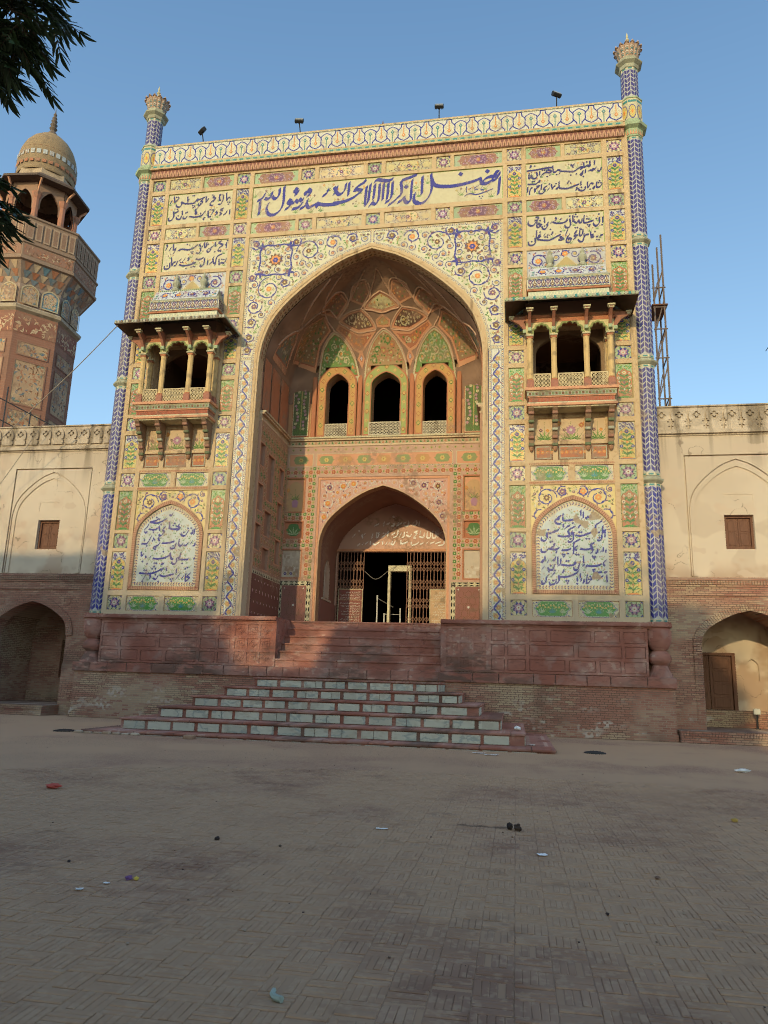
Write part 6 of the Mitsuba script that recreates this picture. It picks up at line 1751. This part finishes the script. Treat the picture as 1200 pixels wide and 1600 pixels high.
for k_ in range(8):
    f = face(k_, 3.56); 
    a = ROT + (k_ + .5) * pi / 4
    if math.sin(a) > .6: continue
    w = .95
    for z0, z1, kind in ((18.55, 19.25, 0), (15.7, 18.15, 1), (14.4, 15.3, 0), (11.0, 14.0, 2), (8, 10.5, 1)):
        m = MB(); g = sbox(-w, z0, w, z1)
        fp(m, f, g.buffer(.07, join_style=2).difference(g), .05, (.30, .15, .11)); fp(m, f, g, .02, 'turq' if kind == 2 else (.50, .36, .22))
        if kind: fp(m, f, g.buffer(-.12), .026, (.50, .36, .23))
        busy(m, f, g, .032, ('terra', 'turq', (.05, .18, .30), 'brown', 'buff'), 150 if kind else 60)
        put(Mn + '__tile_panel', m, 'fresco')
    m = MB(); fp(m, f, sbox(-1.36, 19.75, 1.36, 20.85), .02, (.24, .085, .06)); busy(m, f, sbox(-1.3, 19.8, 1.3, 20.8), .03, ('buff', 'salmon', 'buff'), 80, .14); put(Mn + '__frieze', m, 'fresco')
    f = face(k_, 3.46)
    for i, x in enumerate((-.66, .66)):
        m = MB(); o = arch(x, .58, 21.5, 22.3, 22.72); g = arch(x, .50, 21.55, 22.27, 22.64)
        fp(m, f, o.difference(g), .16, 'cream'); fp(m, f, g, .12, (.12, .30, .38) if (i + k_) % 2 else (.55, .42, .22)); fp(m, f, g.buffer(-.1), .13, (.55, .40, .25)); busy(m, f, g, .14, ((.05, .22, .34), 'turq', 'terra', 'white'), 90, .08)
        put(Mn + '__arched_panel', m, 'fresco')
    m = MB()
    for i in range(5):                             # painted honeycomb under the gallery
        for j, (r0, z0, r1, z1) in enumerate(((3.47, 22.72, 3.63, 23.0), (3.64, 23.02, 3.95, 23.34), (3.97, 23.36, 4.31, 23.73))):
            f0, f1 = face(k_, r0 + .02), face(k_, r1 + .02); u = (i - 2) * .52 * (1 + .06 * j)
            m.add([f0(u - .05, z0), f0(u + .05, z0), f1(u + .25, z1), f1(u, z1 + .02), f1(u - .25, z1)], [[0, 1, 2], [0, 2, 3], [0, 3, 4]], ('buff', (.10, .22, .28), 'terra')[(i + j) % 3])
    put(Mn + '__honeycomb', m, 'fresco')
    f = face(k_, 4.40)
    m = MB(); fp(m, f, sbox(-1.6, 24.08, 1.6, 24.7), .02, (.30, .16, .11)); busy(m, f, sbox(-1.6, 24.08, 1.6, 24.7), .03, ('buff', 'brown', 'terra'), 70, .12)
    for i in range(6):
        x = -1.35 + i * .54; fp(m, f, sbox(x - .21, 25.1, x + .21, 26.2), .025, (.42, .30, .20)); fp(m, f, sbox(x - .13, 25.2, x + .13, 26.1), .03, (.25, .15, .10))
    put(Mn + '__parapet_panel', m, 'fresco')
for k_ in range(8):
    a = ROT + k_ * pi / 4; x, y = MX + 1.95 * math.cos(a), MY + 1.95 * math.sin(a)
    m = MB(); m.lathe([(.25, 25.3), (.25, 26.2), (.19, 26.3), (.17, 28.6), (.22, 28.7), (.3, 29.0)], 8, (.42, .19, .12), centre=(x, y)); put(Mn + '__kiosk_column', m, 'painted')
    f = face(k_, 2.35); m = MB(); hw = 2.35 * math.sin(pi / 8)
    g = sbox(-hw, 28.0, hw, 30.0).difference(arch(0, hw - .27, 27.9, 28.3, 29.3))
    for d, c in ((.06, (.30, .19, .13)), (-.1, (.16, .09, .06))): fp(m, f, g, d, c)
    put(Mn + '__kiosk_arch', m, 'fresco')
    m = MB(); m.tube([f(-hw, 28.6, .1), f(-hw, 29.3, .35), f(-hw, 29.7, .75)], .07, 'salmon', 5); put(Mn + '__eave_strut', m, 'painted')
put(Mn + '__kiosk_eave', oct_lathe([(2.2, 29.75), (3.25, 29.72), (3.25, 29.86), (2.1, 30.55), (2.05, 30.5)], (.10, .07, .055)), 'painted')
put(Mn + '__drum', oct_lathe([(2.0, 29.9), (2.02, 30.5), (2.02, 30.95)], (.44, .33, .22), None), 'painted')
dm = MB(); dm.lathes([(r_ * .83, z) for r_, z in ((1.98, 30.9), (2.03, 31.0), (2.0, 31.1), (2.0, 31.25), (2.06, 31.75), (2.03, 32.3), (1.92, 32.75), (1.7, 33.25), (1.35, 33.7), (.85, 34.1), (.42, 34.35), (.25, 34.5))], 28, (.29, .205, .115), centre=(MX, MY))
dmk = put(Mn + '__dome', dm, 'painted', True)
m = MB()
for i in range(30):
    a = i * 2 * pi / 30
    for z0, z1, c in ((31.85, 32.15, (.45, .50, .50)), (31.3, 31.5, 'terra'), (32.35, 32.5, 'brown')):
        r_ = .83 * (2.085 if z1 < 32.3 else 1.985)
        q = [(a - .07, z0), (a + .07, z0), (a + .07, z1), (a - .07, z1)]
        m.add([[MX + r_ * math.cos(t), MY + r_ * math.sin(t), z] for t, z in q], [[0, 1, 2], [0, 2, 3]], c)
lk_ = put(dmk + '__inlay', m, 'fresco'); labels[lk_] = {'kind': 'stuff'}
fn = MB(); fn.lathe([(.42, 34.3), (.22, 34.6), (.14, 34.75), (.24, 34.9), (.14, 35.02), (.22, 35.18), (.13, 35.3), (.19, 35.45), (.11, 35.55), (.15, 35.68), (.07, 35.8), (.11, 35.92), (.03, 36.1), (.0, 36.5)], 10, (.14, .11, .09), centre=(MX, MY)); put(Mn + '__finial', fn, 'painted')

# ================================================================ scaffolding, roof lamps, cables
Sc = thing('scaffolding', 'rusty pipe scaffolding tower rising behind the right corner column', 'scaffolding')
def pipe(a, b, r_=.035, nm='pipe'):
    m = MB(); m.tube([a, b], r_, 'black', 6); put(Sc + '__' + nm, m, 'pipe_metal')
for (x, y), zt in zip(((11.82, 4.0), (11.42, 4.0), (11.9, 5.3), (11.35, 5.3)), (20.7, 19.3, 20.9, 20.2)): pipe((x, y, 10.5), (x, y, zt), .04)
for z in (13.2, 15.0, 16.3, 17.3, 18.2):
    pipe((11.35, 3.98, z), (11.9, 3.98, z), .028, 'brace'); pipe((11.82, 3.9, z + .1), (11.9, 5.35, z + .1), .028, 'brace')
for z in (11.7, 13.2, 14.8, 16.2, 17.6): pipe((11.38, 3.96, z), (11.86, 5.3, z + 1.6), .028, 'brace'); pipe((11.42, 4.04, z), (11.84, 4.04, z + 1.5), .028, 'brace')
m = MB(); m.box(11.3, 11.95, 3.9, 5.4, 17.36, 17.42, 'dirty', .01); put(Sc + '__plank', m, 'old_wood')
def lamp(x, y, z0, dx, tilt, label):
    k_ = thing('floodlight', label, 'floodlight', 'floodlights along the roof edge')
    m = MB(); m.tube([(x, y, z0), (x + dx, y, z0 + .80)], .025, 'black', 6); put(k_ + '__pole', m, 'dark_metal')
    h = MB(); h.box(-.19, .19, -.07, .07, -.12, .12, 'black', .02)
    for i in range(6): h.box(-.18 + i * .065, -.16 + i * .065, .07, .10, -.10, .10, 'black')
    Rm = T().translate([x + dx, y - .02, z0 + .88]) @ T().rotate([0, 0, 1], tilt) @ T().rotate([1, 0, 0], -35)
    put(k_ + '__housing', h, 'dark_metal', at=Rm)
    g = MB(); g.box(-.16, .16, -.082, -.071, -.09, .09); put(k_ + '__glass', g, 'lamp_glass', at=Rm)
for x, dx, t_, lb in ((-7.75, -.16, -40, 'small floodlight leaning on the roof edge next to the left turret'), (-3.35, -.12, 10, 'floodlight on the roof edge left of the middle'), (2.58, 0, 5, 'floodlight on the roof edge right of the middle'), (7.34, .02, 30, 'floodlight on the roof edge near the right turret')):
    lamp(x, .3, 24.17, dx, t_, lb)
k_ = thing('roof_spike', 'short thin spike on the parapet near the middle', 'spike')
m = MB(); m.lathe([(.05, 24.17), (.045, 24.3), (.06, 24.36), (.0, 24.62)], 8, 'brown', centre=(.22, .25)); scene[k_] = m.ply('painted')
m = MB(); m.tube(cr([(1.62, .2, 24.17), (1.5, .2, 24.30), (1.4, .2, 24.38)], 4), [.07] * 8 + [.02], (.2, .2, .2), 6) if False else m.box(1.42, 1.75, .15, .25, 24.17, 24.25, (.2, .2, .2)); m.box(1.38, 1.5, .17, .23, 24.25, 24.33, (.2, .2, .2))
single('roof_pigeon', m, 'painted', 'small grey shape perched on the parapet left of the second floodlight', 'object') if False else None
def cable(pts, label, r_=.018):
    m = MB(); m.tube(cr(pts, 8), r_, (.30, .25, .20), 5); single('cable', m, 'painted', label, 'cable', 'cables on the left')
cable([(-9.7, -1.60, 14.85), (-11.3, -1.55, 13.15), (-12.6, -1.5, 11.9), (-15.2, -1.4, 9.4)], 'thin pale cable running down from the eave of the left balcony')
cable([(-13.74, .45, 11.70), (-13.9, .3, 11.3), (-15.2, .3, 9.2), (-16.4, .4, 7.6)], 'dark cable hanging in front of the left wall', .014)
Hr = thing('roof_handrail', 'dark thin handrail sloping down behind the left parapet', 'handrail')
for a, b in (((-18.6, 3, 14.2), (-15.2, 3, 12.5)), ((-18.6, 3, 13.2), (-16.1, 3, 12.0)), ((-17.75, 3, 14.5), (-17.75, 3, 10.4)), ((-16.4, 3, 13.2), (-16.4, 3, 10.4))):
    m = MB(); m.tube([a, b], .03, 'black', 6); put(Hr + '__bar', m, 'dark_metal')
m = MB(); m.lathe([(.9, 10), (.9, 16), (.5, 19), (.2, 21.2), (.05, 23.5)], 8, 'greyg', centre=(27.3, 40)); single('distant_spire', m, 'painted', 'tiny pointed spire peeping over the right wall', 'spire')
kl = thing('ground_lamp', 'small square floodlight on a short stand in the right alcove', 'lamp')
m = MB(); m.tube([(13.78, 2.5, .36), (13.78, 2.5, .85)], .03, 'black', 6); m.box(13.70, 13.86, 2.44, 2.56, .36, .39, 'black'); put(kl + '__stand', m, 'dark_metal')
m = MB(); m.box(13.67, 13.89, 2.42, 2.54, .85, 1.05, 'white', .02); put(kl + '__head', m, 'painted')

# ================================================================ the ground
gm = MB(); gm.add([[-400, -400, -.007], [400, -400, -.007], [400, 400, -.007], [-400, 400, -.007]], [[0, 1, 2], [0, 2, 3]])
labels['paving'] = {'kind': 'structure', 'label': 'worn brick paving of the courtyard in basket weave'}
scene['paving'] = gm.ply('brick_paving')
M = .22
right_v = np.cross(FWD, UP); right_v /= np.linalg.norm(right_v)
def px(P):
    d = P - EYE; z = d @ FWD
    return 600 + 1164.8 * (d @ right_v) / z, z
mods = []
for i in range(-60, 90):
    for j in range(-106, -50):
        c = np.array([(i + .5) * M, (j + .5) * M, 0.])
        u, z = px(c)
        dist = np.linalg.norm(c - EYE)
        if 2.6 < dist < 14.5 and z > 2 and -260 < u < 1460: mods.append((dist, i, j))
mods.sort()
variants = []
for v_ in range(6):
    m = MB(); r = random.Random(v_)
    L, W, H = M * .985, M / 5 * .94, .03
    x0, x1 = -L / 2 + r.uniform(0, .006), L / 2 - r.uniform(0, .006)
    V = [[x0, -W / 2, -H], [x1, -W / 2, -H], [x1, W / 2, -H], [x0, W / 2, -H]]
    V += [[x, y, -.004 + r.uniform(-.0015, .0015)] for x, y in ((x0, -W / 2), (x1, -W / 2), (x1, W / 2), (x0, W / 2))]
    V += [[x * .985, y * .8, r.uniform(-.0012, .0012)] for x, y in ((x0, -W / 2), (x1, -W / 2), (x1, W / 2), (x0, W / 2))]
    F = []
    for a in (0, 4):
        for k_ in range(4): q = (k_ + 1) % 4; F += [[a + k_, a + q, a + q + 4], [a + k_, a + q + 4, a + k_ + 4]]
    F += [[8, 9, 10], [8, 10, 11]]
    m.add(V, F); variants.append((m, m.ply('worn_brick')))
rest = MB(); VV, FF, nv, cnt = [], [], 0, 0
r = random.Random(5)
base = [v_[0].arrays()[:2] for v_ in variants]
for dist, i, j in mods:
    odd = (i + j) % 2
    for b in range(5):
        o = (b + .5) * M / 5
        x, y = (i * M + o, (j + .5) * M) if odd else ((i + .5) * M, j * M + o)
        z = r.uniform(-.004, .002) - (.005 if r.random() < .08 else 0); v_ = r.randrange(6)
        a = (90 if odd else 0) + r.uniform(-1.2, 1.2)
        if r.random() < .012: continue
        if cnt < 298 and dist > 3.55:
            cnt += 1
            key = 'paving__brick' if cnt == 1 else 'paving__brick_%03d' % (cnt - 1)
            scene[key] = {**variants[v_][1], 'to_world': T().translate([x, y, z]) @ T().rotate([0, 0, 1], a)}
        else:
            V, F = base[v_]; t = math.radians(a); ca, sa = math.cos(t), math.sin(t)
            VV.append(np.stack([V[:, 0] * ca - V[:, 1] * sa + x, V[:, 0] * sa + V[:, 1] * ca + y, V[:, 2] + z], -1)); FF.append(F + nv); nv += len(V)
scene['paving__brick_field'] = mikit.ply((np.vstack(VV), np.vstack(FF)), 'worn_brick')
labels['paving__brick_field'] = {'kind': 'stuff'}

# ================================================================ litter
def crumple(x, y, s, c, flat=.5, seed=0, name='litter', label='', cat='litter', n=2, bsdf='painted', group='litter on the paving', sq=(1, 1)):
    m = trimesh.creation.icosphere(n, 1.0)
    v = m.vertices
    k_ = .55 + .9 * meshkit.noise(v * 1.9 + seed * 7.1, seed)
    v = v * k_[:, None] * [s * sq[0], s * sq[1], s * flat]
    v[:, 2] -= v[:, 2].min()
    b = MB(); b.add(v + [x, y, -.002], m.faces, c); single(name, b, bsdf, label, cat, group)
def scrap(x, y, w, h, c, a, label, name='paper_scrap', cat='scrap'):
    m = MB(); n = 4; g = np.linspace(-.5, .5, n); rr_ = random.Random(int(x * 100))
    for zz, fl in ((.004, 0), (.0, 1)):
        V = [[x + w * u * math.cos(a) - h * v * math.sin(a), y + w * u * math.sin(a) + h * v * math.cos(a), .006 + zz + .25 * h * (u * u + .6 * v * v * ((i + k_) % 2)) ] for i, u in enumerate(g) for k_, v in enumerate(g)]
        F = []
        for i in range(n - 1):
            for k_ in range(n - 1):
                q = i * n + k_; t = [[q, q + n, q + n + 1], [q, q + n + 1, q + 1]]; F += [t_[::-1] for t_ in t] if fl else t
        m.add(V, F, c)
    single(name, m, 'painted', label, cat, 'litter on the paving')
crumple(-.85, -16.13, .10, (.45, .08, .06), .3, 1, 'plastic_bag', 'crumpled red plastic bag on the paving at far left', 'bag')
crumple(5.44, -17.04, .033, (.02, .015, .015), 1.1, 2, 'charred_lump', 'small black lump beside the dark stain, left of a pair', 'lump')
crumple(5.53, -17.10, .042, (.03, .018, .015), 1.0, 3, 'charred_lump', 'slightly larger black lump beside the dark stain, right of a pair', 'lump')
scrap(4.05, -17.51, .13, .06, (.75, .75, .72), .1, 'thin white paper scrap left of the dark stain')
scrap(5.76, -18.28, .09, .08, (.85, .85, .85), .3, 'white paper scrap to the lower right of the dark stain')
scrap(2.28, -20.58, .055, .045, (.8, .8, .78), .5, 'white paper scrap, the nearest at the left')
scrap(2.38, -20.37, .05, .03, (.8, .8, .78), -.3, 'small white paper scrap beside a purple wrapper')
crumple(2.48, -20.21, .028, (.14, .06, .22), .6, 4, 'sweet_wrapper', 'purple and yellow crumpled sweet wrapper', 'wrapper')
crumple(2.535, -20.19, .018, (.65, .5, .08), .7, 5, 'sweet_wrapper', 'yellow end of the wrapper beside the purple wrapper', 'wrapper')
crumple(2.56, -18.58, .024, (.03, .02, .018), .7, 6, 'dry_leaf', 'dark dry leaf curled on the paving left of centre', 'leaf')
crumple(3.25, -18.69, .014, (.03, .02, .018), .7, 7, 'pebble', 'tiny dark pebble in the middle of the paving', 'pebble')
m = MB(); q = cr([(4.27, -22.02), (4.275, -22.06), (4.30, -22.10), (4.345, -22.125)], 5); m.tube(np.column_stack([q, np.full(len(q), .016)]), np.linspace(.013, .017, len(q)), (.30, .38, .33), 6); single('pale_wrapper', m, 'painted', 'curved pale grey green wrapper near the bottom of the picture', 'wrapper', 'litter on the paving')
m = MB(); m.lathe([(.27, -.01), (.27, .01), (.24, .025), (.12, .045), (.0, .05)], 20, (.03, .032, .035), centre=(7.46, -6.0)); single('drain_cover', m, 'painted', 'dark domed drain cover on the paving right of the stairs', 'drain cover')
m = MB(); m.lathe([(.3, -.01), (.3, .015), (.18, .04), (.0, .05)], 14, (.025, .022, .022), centre=(-6.75, -6.6)); single('rubber_mat', m, 'painted', 'dark flat patch of rubber by the left end of the stairs', 'mat')
crumple(10.07, -9.15, .11, (.72, .72, .70), .3, 8, 'plastic_bag', 'thin white plastic bag on the paving at far right', 'bag', sq=(1.2, .7))
crumple(8.23, -15.53, .04, (.60, .38, .05), .5, 9, 'dry_leaf', 'yellow dry leaf on the paving at the right', 'leaf')
crumple(6.72, -18.88, .022, (.16, .10, .07), .5, 10, 'dung', 'brown clod on the paving lower right of the stain', 'clod')
crumple(6.16, -20.11, .013, (.03, .02, .02), .7, 11, 'pebble', 'tiny dark pebble at the lower right', 'pebble')
crumple(1.72, -19.83, .013, (.03, .02, .02), .7, 12, 'pebble', 'tiny dark pebble at the lower left', 'pebble')
scrap(4.65, -7.62, .30, .10, (.75, .75, .73), 0, 'white paper strip at the foot of the stairs, left of two'); scrap(4.95, -7.95, .34, .10, (.75, .75, .73), .1, 'white paper strip at the foot of the stairs, right of two')
crumple(5.55, -4.75, .09, (.75, .75, .72), .55, 13, 'plastic_bag', 'small white plastic bag on the right end of the stairs', 'bag')
labels_bag = None
for k_ in list(scene):
    if k_ == 'plastic_bag_002': scene[k_] = {**scene[k_], 'to_world': T().translate([0, 0, .405])}
scrap(5.9, -5.7, .22, .12, (.78, .76, .70), .8, 'white paper scrap lying on the lowest stair at the right')
scene['paper_scrap_006'] = {**scene['paper_scrap_006'], 'to_world': T().translate([0, 0, .092])} if 'paper_scrap_006' in scene else None
r = random.Random(77); m = MB()
for i in range(260):
    t = trimesh.creation.icosphere(1, r.uniform(.003, .011)); m.add(t.vertices * [1, r.uniform(.5, 1), .6] + [r.uniform(-6, 11), r.uniform(-22, -8), .004], t.faces, r.choice(((.05, .035, .03), (.30, .24, .19), (.12, .08, .05))))
single('grit', m, 'painted', 'tiny bits of grit and dry leaf scattered over the paving', 'grit', kind='stuff')
m = MB(); m.box(-2.93, -2.67, -7.40, -7.12, -.01, .09, (.30, .13, .09), .02); single('loose_brick', m, 'worn_brick', 'loose red brick at the foot of the stairs on the left', 'brick')
m = MB()
for x in np.linspace(-6.25, -4.6, 7): m.box(x, x + .20, -6.98 - .02 * math.sin(x * 9), -6.80, -.01, .045 + .012 * math.cos(x * 7), (.45, .43, .38), .015)
single('rubble', m, 'lime_plaster', 'broken pale stone rubble at the left end of the stairs', 'rubble', kind='stuff')

# ================================================================ trees near the camera
def leaflet(L=.074, w=.021):
    """Sickle shaped neem leaflet along +x, slightly folded."""
    n = 6; t = np.linspace(0, 1, n)
    V = []
    for a in t:
        bend = -.34 * L * a * a; hw = w / 2 * math.sin(pi * min(a * .92 + .06, 1)) ** .8
        V += [[a * L, bend + hw, .0025], [a * L, bend, 0], [a * L, bend - hw * .8, .0025]]
    F = []
    for i in range(n - 1):
        for k_ in (0, 1): q = i * 3 + k_; F += [[q, q + 3, q + 4], [q, q + 4, q + 1]]
    return np.array(V), np.array(F)
LV, LF = leaflet()
def basis(d, up=(0, 0, 1)):
    d = np.asarray(d, float); d /= np.linalg.norm(d)
    s = np.cross(up, d); s /= np.linalg.norm(s) + 1e-9
    return np.column_stack([d, s, np.cross(d, s)])
def rotm(axis, a):
    axis = np.asarray(axis, float) / np.linalg.norm(axis); K_ = np.array([[0, -axis[2], axis[1]], [axis[2], 0, -axis[0]], [-axis[1], axis[0], 0]])
    return np.eye(3) + math.sin(a) * K_ + (1 - math.cos(a)) * K_ @ K_
def compound(m, stem, p, d, L, r, size=1.0):
    """One pinnate leaf: drooping rachis and paired leaflets."""
    n = r.randint(5, 7); d = np.asarray(d, float) / np.linalg.norm(d)
    P = [np.asarray(p, float)]; dd = d.copy()
    for i in range(n + 1):
        dd = dd + [0, 0, -.10]; dd /= np.linalg.norm(dd); P.append(P[-1] + dd * L / (n + 1))
    stem.tube(P, .0022, 'black', 3)
    for i in range(2, n + 2):
        t = P[i] - P[i - 1]; t /= np.linalg.norm(t); B = basis(t)
        for s in (-1, 1):
            a = s * r.uniform(.75, 1.15)
            ld = B[:, 0] * math.cos(a) + B[:, 1] * math.sin(a) + np.array([0, 0, -.45]) * r.uniform(.4, 1.3)
            Rm = basis(ld) @ np.diag([1, s, 1])
            Rm = rotm(ld, r.uniform(-.5, .5)) @ Rm
            sc = size * r.uniform(.8, 1.15) * (1 - .03 * i)
            m.add((LV * sc) @ Rm.T + P[i], LF)
    Rm = basis(P[-1] - P[-2]); m.add((LV * size) @ Rm.T + P[-1], LF)
def pix(u, v, dist):
    d = FWD + right_v * (u - 600) / 1164.8 - UPV * (v - 800) / 1164.8
    return EYE + d * dist
UPV = np.cross(right_v, FWD)
N = thing('neem_tree', 'neem tree whose dark feathery leaves hang into the upper left corner', 'tree')
tk = MB(); base_ = np.array([1.5, -25.3, 0.])
trunk = cr([base_, base_ + [.1, .05, 1.6], base_ + [-.1, .15, 3.2], base_ + [.2, .3, 4.8], base_ + [.1, .5, 6.6]], 6)
tk.tube(trunk, np.linspace(.21, .07, len(trunk)), 'brown', 10)
put(N + '__trunk', tk, 'bark', 60)
lm, lf, st = MB(), MB(), MB(); r = random.Random(3)
limbs = [cr([trunk[13], np.array([2.2, -24.7, 4.3]), pix(-60, -30, 2.9), pix(10, 5, 2.8), pix(40, 30, 2.8)], 6), cr([trunk[9], np.array([2.3, -24.6, 3.5]), pix(-70, 290, 2.9), pix(-40, 300, 2.8), pix(-10, 320, 2.75)], 6),
         cr([trunk[20], np.array([.6, -26.2, 5.6]), np.array([-.2, -27, 5.8])], 6), cr([trunk[18], np.array([.6, -24.2, 5.2]), np.array([-.3, -23.4, 5.5])], 6)]
for l in limbs: lm.tube(l, np.linspace(.045, .008, len(l)), 'brown', 7)
put(N + '__limb', lm, 'bark', 60)
def spray(p0, n, spread, size=1.0, dirs=None, LL=(.17, .27)):
    for i in range(n):
        a = r.uniform(0, 2 * pi)
        d = np.array([math.cos(a), math.sin(a), r.uniform(-.5, .25)]) if dirs is None else np.array(dirs) + np.array([r.uniform(-.6, .6), r.uniform(-.6, .6), r.uniform(-.5, .3)])
        compound(lf, st, p0 + np.array([r.gauss(0, spread), r.gauss(0, spread), r.gauss(0, spread * .7)]), d, r.uniform(*LL), r, size)
for u, v, n, sp, dd in ((8, 5, 16, .05, 2.75), (30, 5, 13, .05, 2.8), (56, 8, 6, .02, 2.85), (10, 40, 13, .04, 2.7), (42, 36, 8, .025, 2.8), (-8, 76, 12, .03, 2.75), (20, 76, 6, .022, 2.8), (46, 54, 3, .012, 2.85), (-4, 96, 4, .016, 2.8), (-35, 50, 14, .05, 2.8), (-45, 90, 9, .04, 2.8), (20, -45, 16, .06, 2.8), (-80, -30, 20, .10, 2.9)):
    spray(pix(u, v, dd), n, sp, .95, LL=(.09, .17))
for u, v, n, sp, dd in ((-20, 285, 7, .016, 2.7), (-22, 310, 8, .02, 2.75), (-45, 340, 10, .03, 2.8), (-18, 332, 6, .016, 2.7), (-30, 355, 4, .015, 2.7)):
    spray(pix(u, v, dd), n, sp, .95, LL=(.08, .13))
for l in limbs[2:]:
    for k_ in range(6, len(l)): spray(l[k_], 5, .18, 1.2)
for k_ in range(5): spray(np.array([2.2 + .15 * k_, -24.6 + .1 * k_, 4.7]), 6, .2, 1.1)
for k_ in range(5): spray(trunk[-1] + np.array([r.gauss(0, .5), r.gauss(0, .5), r.uniform(-.3, .4)]), 9, .25, 1.2)
k_ = put(N + '__foliage', lf, 'leaf_green'); labels[k_] = {'kind': 'stuff'}
k_ = put(N + '__leaf_stalk', st, 'bark'); labels[k_] = {'kind': 'stuff'}
Tw = thing('twig', 'leaf tip of another tree poking in at the right edge of the sky', 'twig')
lf, st = MB(), MB(); p = pix(1216, 522, 3.0)
st.tube(cr([p + [.9, .5, .5], p + [.4, .25, .25], p], 5), [.012] * 10 + [.004], 'black', 5)
r = random.Random(9)
V = (LV * 1.0) @ basis(pix(1190, 556, 3.0) - p).T + p; lf.add(V, LF); 
for q in ((.06, .03, .04), (.15, .1, .1), (.3, .18, .2), (.4, .25, .3)): compound(lf, st, p + np.array(q) + [.05, .02, 0], (.6, .2, .1), .2, r)
put(Tw + '__leaf', lf, 'leaf_green'); put(Tw + '__stalk', st, 'bark')

# ================================================================ what stands behind the camera and shades the court
ORD = ('first', 'second', 'third', 'fourth', 'fifth', 'sixth')
for i, (x0, x1, h) in enumerate(((-60, -34, 19.4), (-34, -20.3, 18.6), (-20.3, -15.2, 16.4), (-15.2, -11.2, 14.0), (-11.2, -5.0, 16.3), (-5.0, 2.2, 16.7))):
    Bd = thing('house', 'flat roofed house across the court behind the photographer, %s from the left' % ORD[i], 'house', 'houses across the court')
    m = MB(); m.box(x0 + .01, x1 - .01, -52, -46, 0, h); m.box(x0 + .01, x1 - .01, -46.2, -45.9, h, h + .5)
    put(Bd + '__wall', m, 'lime_plaster')
    for k_ in range(int((x1 - x0) / 3)):
        for z in (4.5, 8, 11): m = MB(); m.box(x0 + 1 + k_ * 3, x0 + 2 + k_ * 3, -45.99, -45.9, z, z + 1.6); put(Bd + '__window', m, 'old_wood')
def shade_tree(x, y, h, crown, n, seed, label, cl=.42):
    k_ = thing('court_tree', label, 'tree', 'trees behind the photographer')
    r = random.Random(seed); m = MB(); p = np.array([x, y, 0.])
    m.tube(cr([p, p + [.2, .1, h * .3], p + [-.1, .2, h * .6], p + [.1, 0, h * .9]], 5), np.linspace(.35, .06, 16), 'brown', 8); put(k_ + '__trunk', m, 'bark')
    f = MB(); b = MB()
    for c in range(crown):
        a, rr_ = r.uniform(0, 2 * pi), r.uniform(.5, 3.6)
        q = p + [rr_ * math.cos(a) * 1.2, rr_ * math.sin(a) * .7, h * r.uniform(.55, 1.0)]
        b.tube([p + [0, 0, q[2] * .8], (p + [0, 0, q[2]] + q) / 2, q], [.07, .05, .02], 'brown', 5)
        N_ = n
        ang = np.array([[r.uniform(0, 2 * pi), r.uniform(-1, 1), r.gauss(0, .62), r.gauss(0, .62), r.gauss(0, .5), r.uniform(.08, .17)] for _ in range(N_)])
        for t, e, dx, dy, dz, L in ang:
            u = np.array([math.cos(t), math.sin(t), e * .6]); v = np.array([-math.sin(t), math.cos(t), r.uniform(-.6, .6)])
            o = q + [dx, dy, dz]
            f.add([o - u * L, o + v * L * .45, o + u * L, o - v * L * .45], [[0, 1, 2], [0, 2, 3]])
    put(k_ + '__branch', b, 'bark'); kf = put(k_ + '__foliage', f, 'leaf_green'); labels[kf] = {'kind': 'stuff'}
shade_tree(-19.5, -41, 18.2, 26, 150, 1, 'tall tree beyond the court, leftmost of those shading the gateway')
shade_tree(-14.5, -41.5, 17.0, 22, 150, 2, 'tall tree beyond the court, second from the left of those shading the gateway')
shade_tree(-3.2, -40.5, 17.8, 24, 150, 3, 'tall tree beyond the court, third from the left of those shading the gateway')
shade_tree(.2, -41, 17.2, 20, 150, 4, 'tall tree beyond the court, rightmost of those shading the gateway')
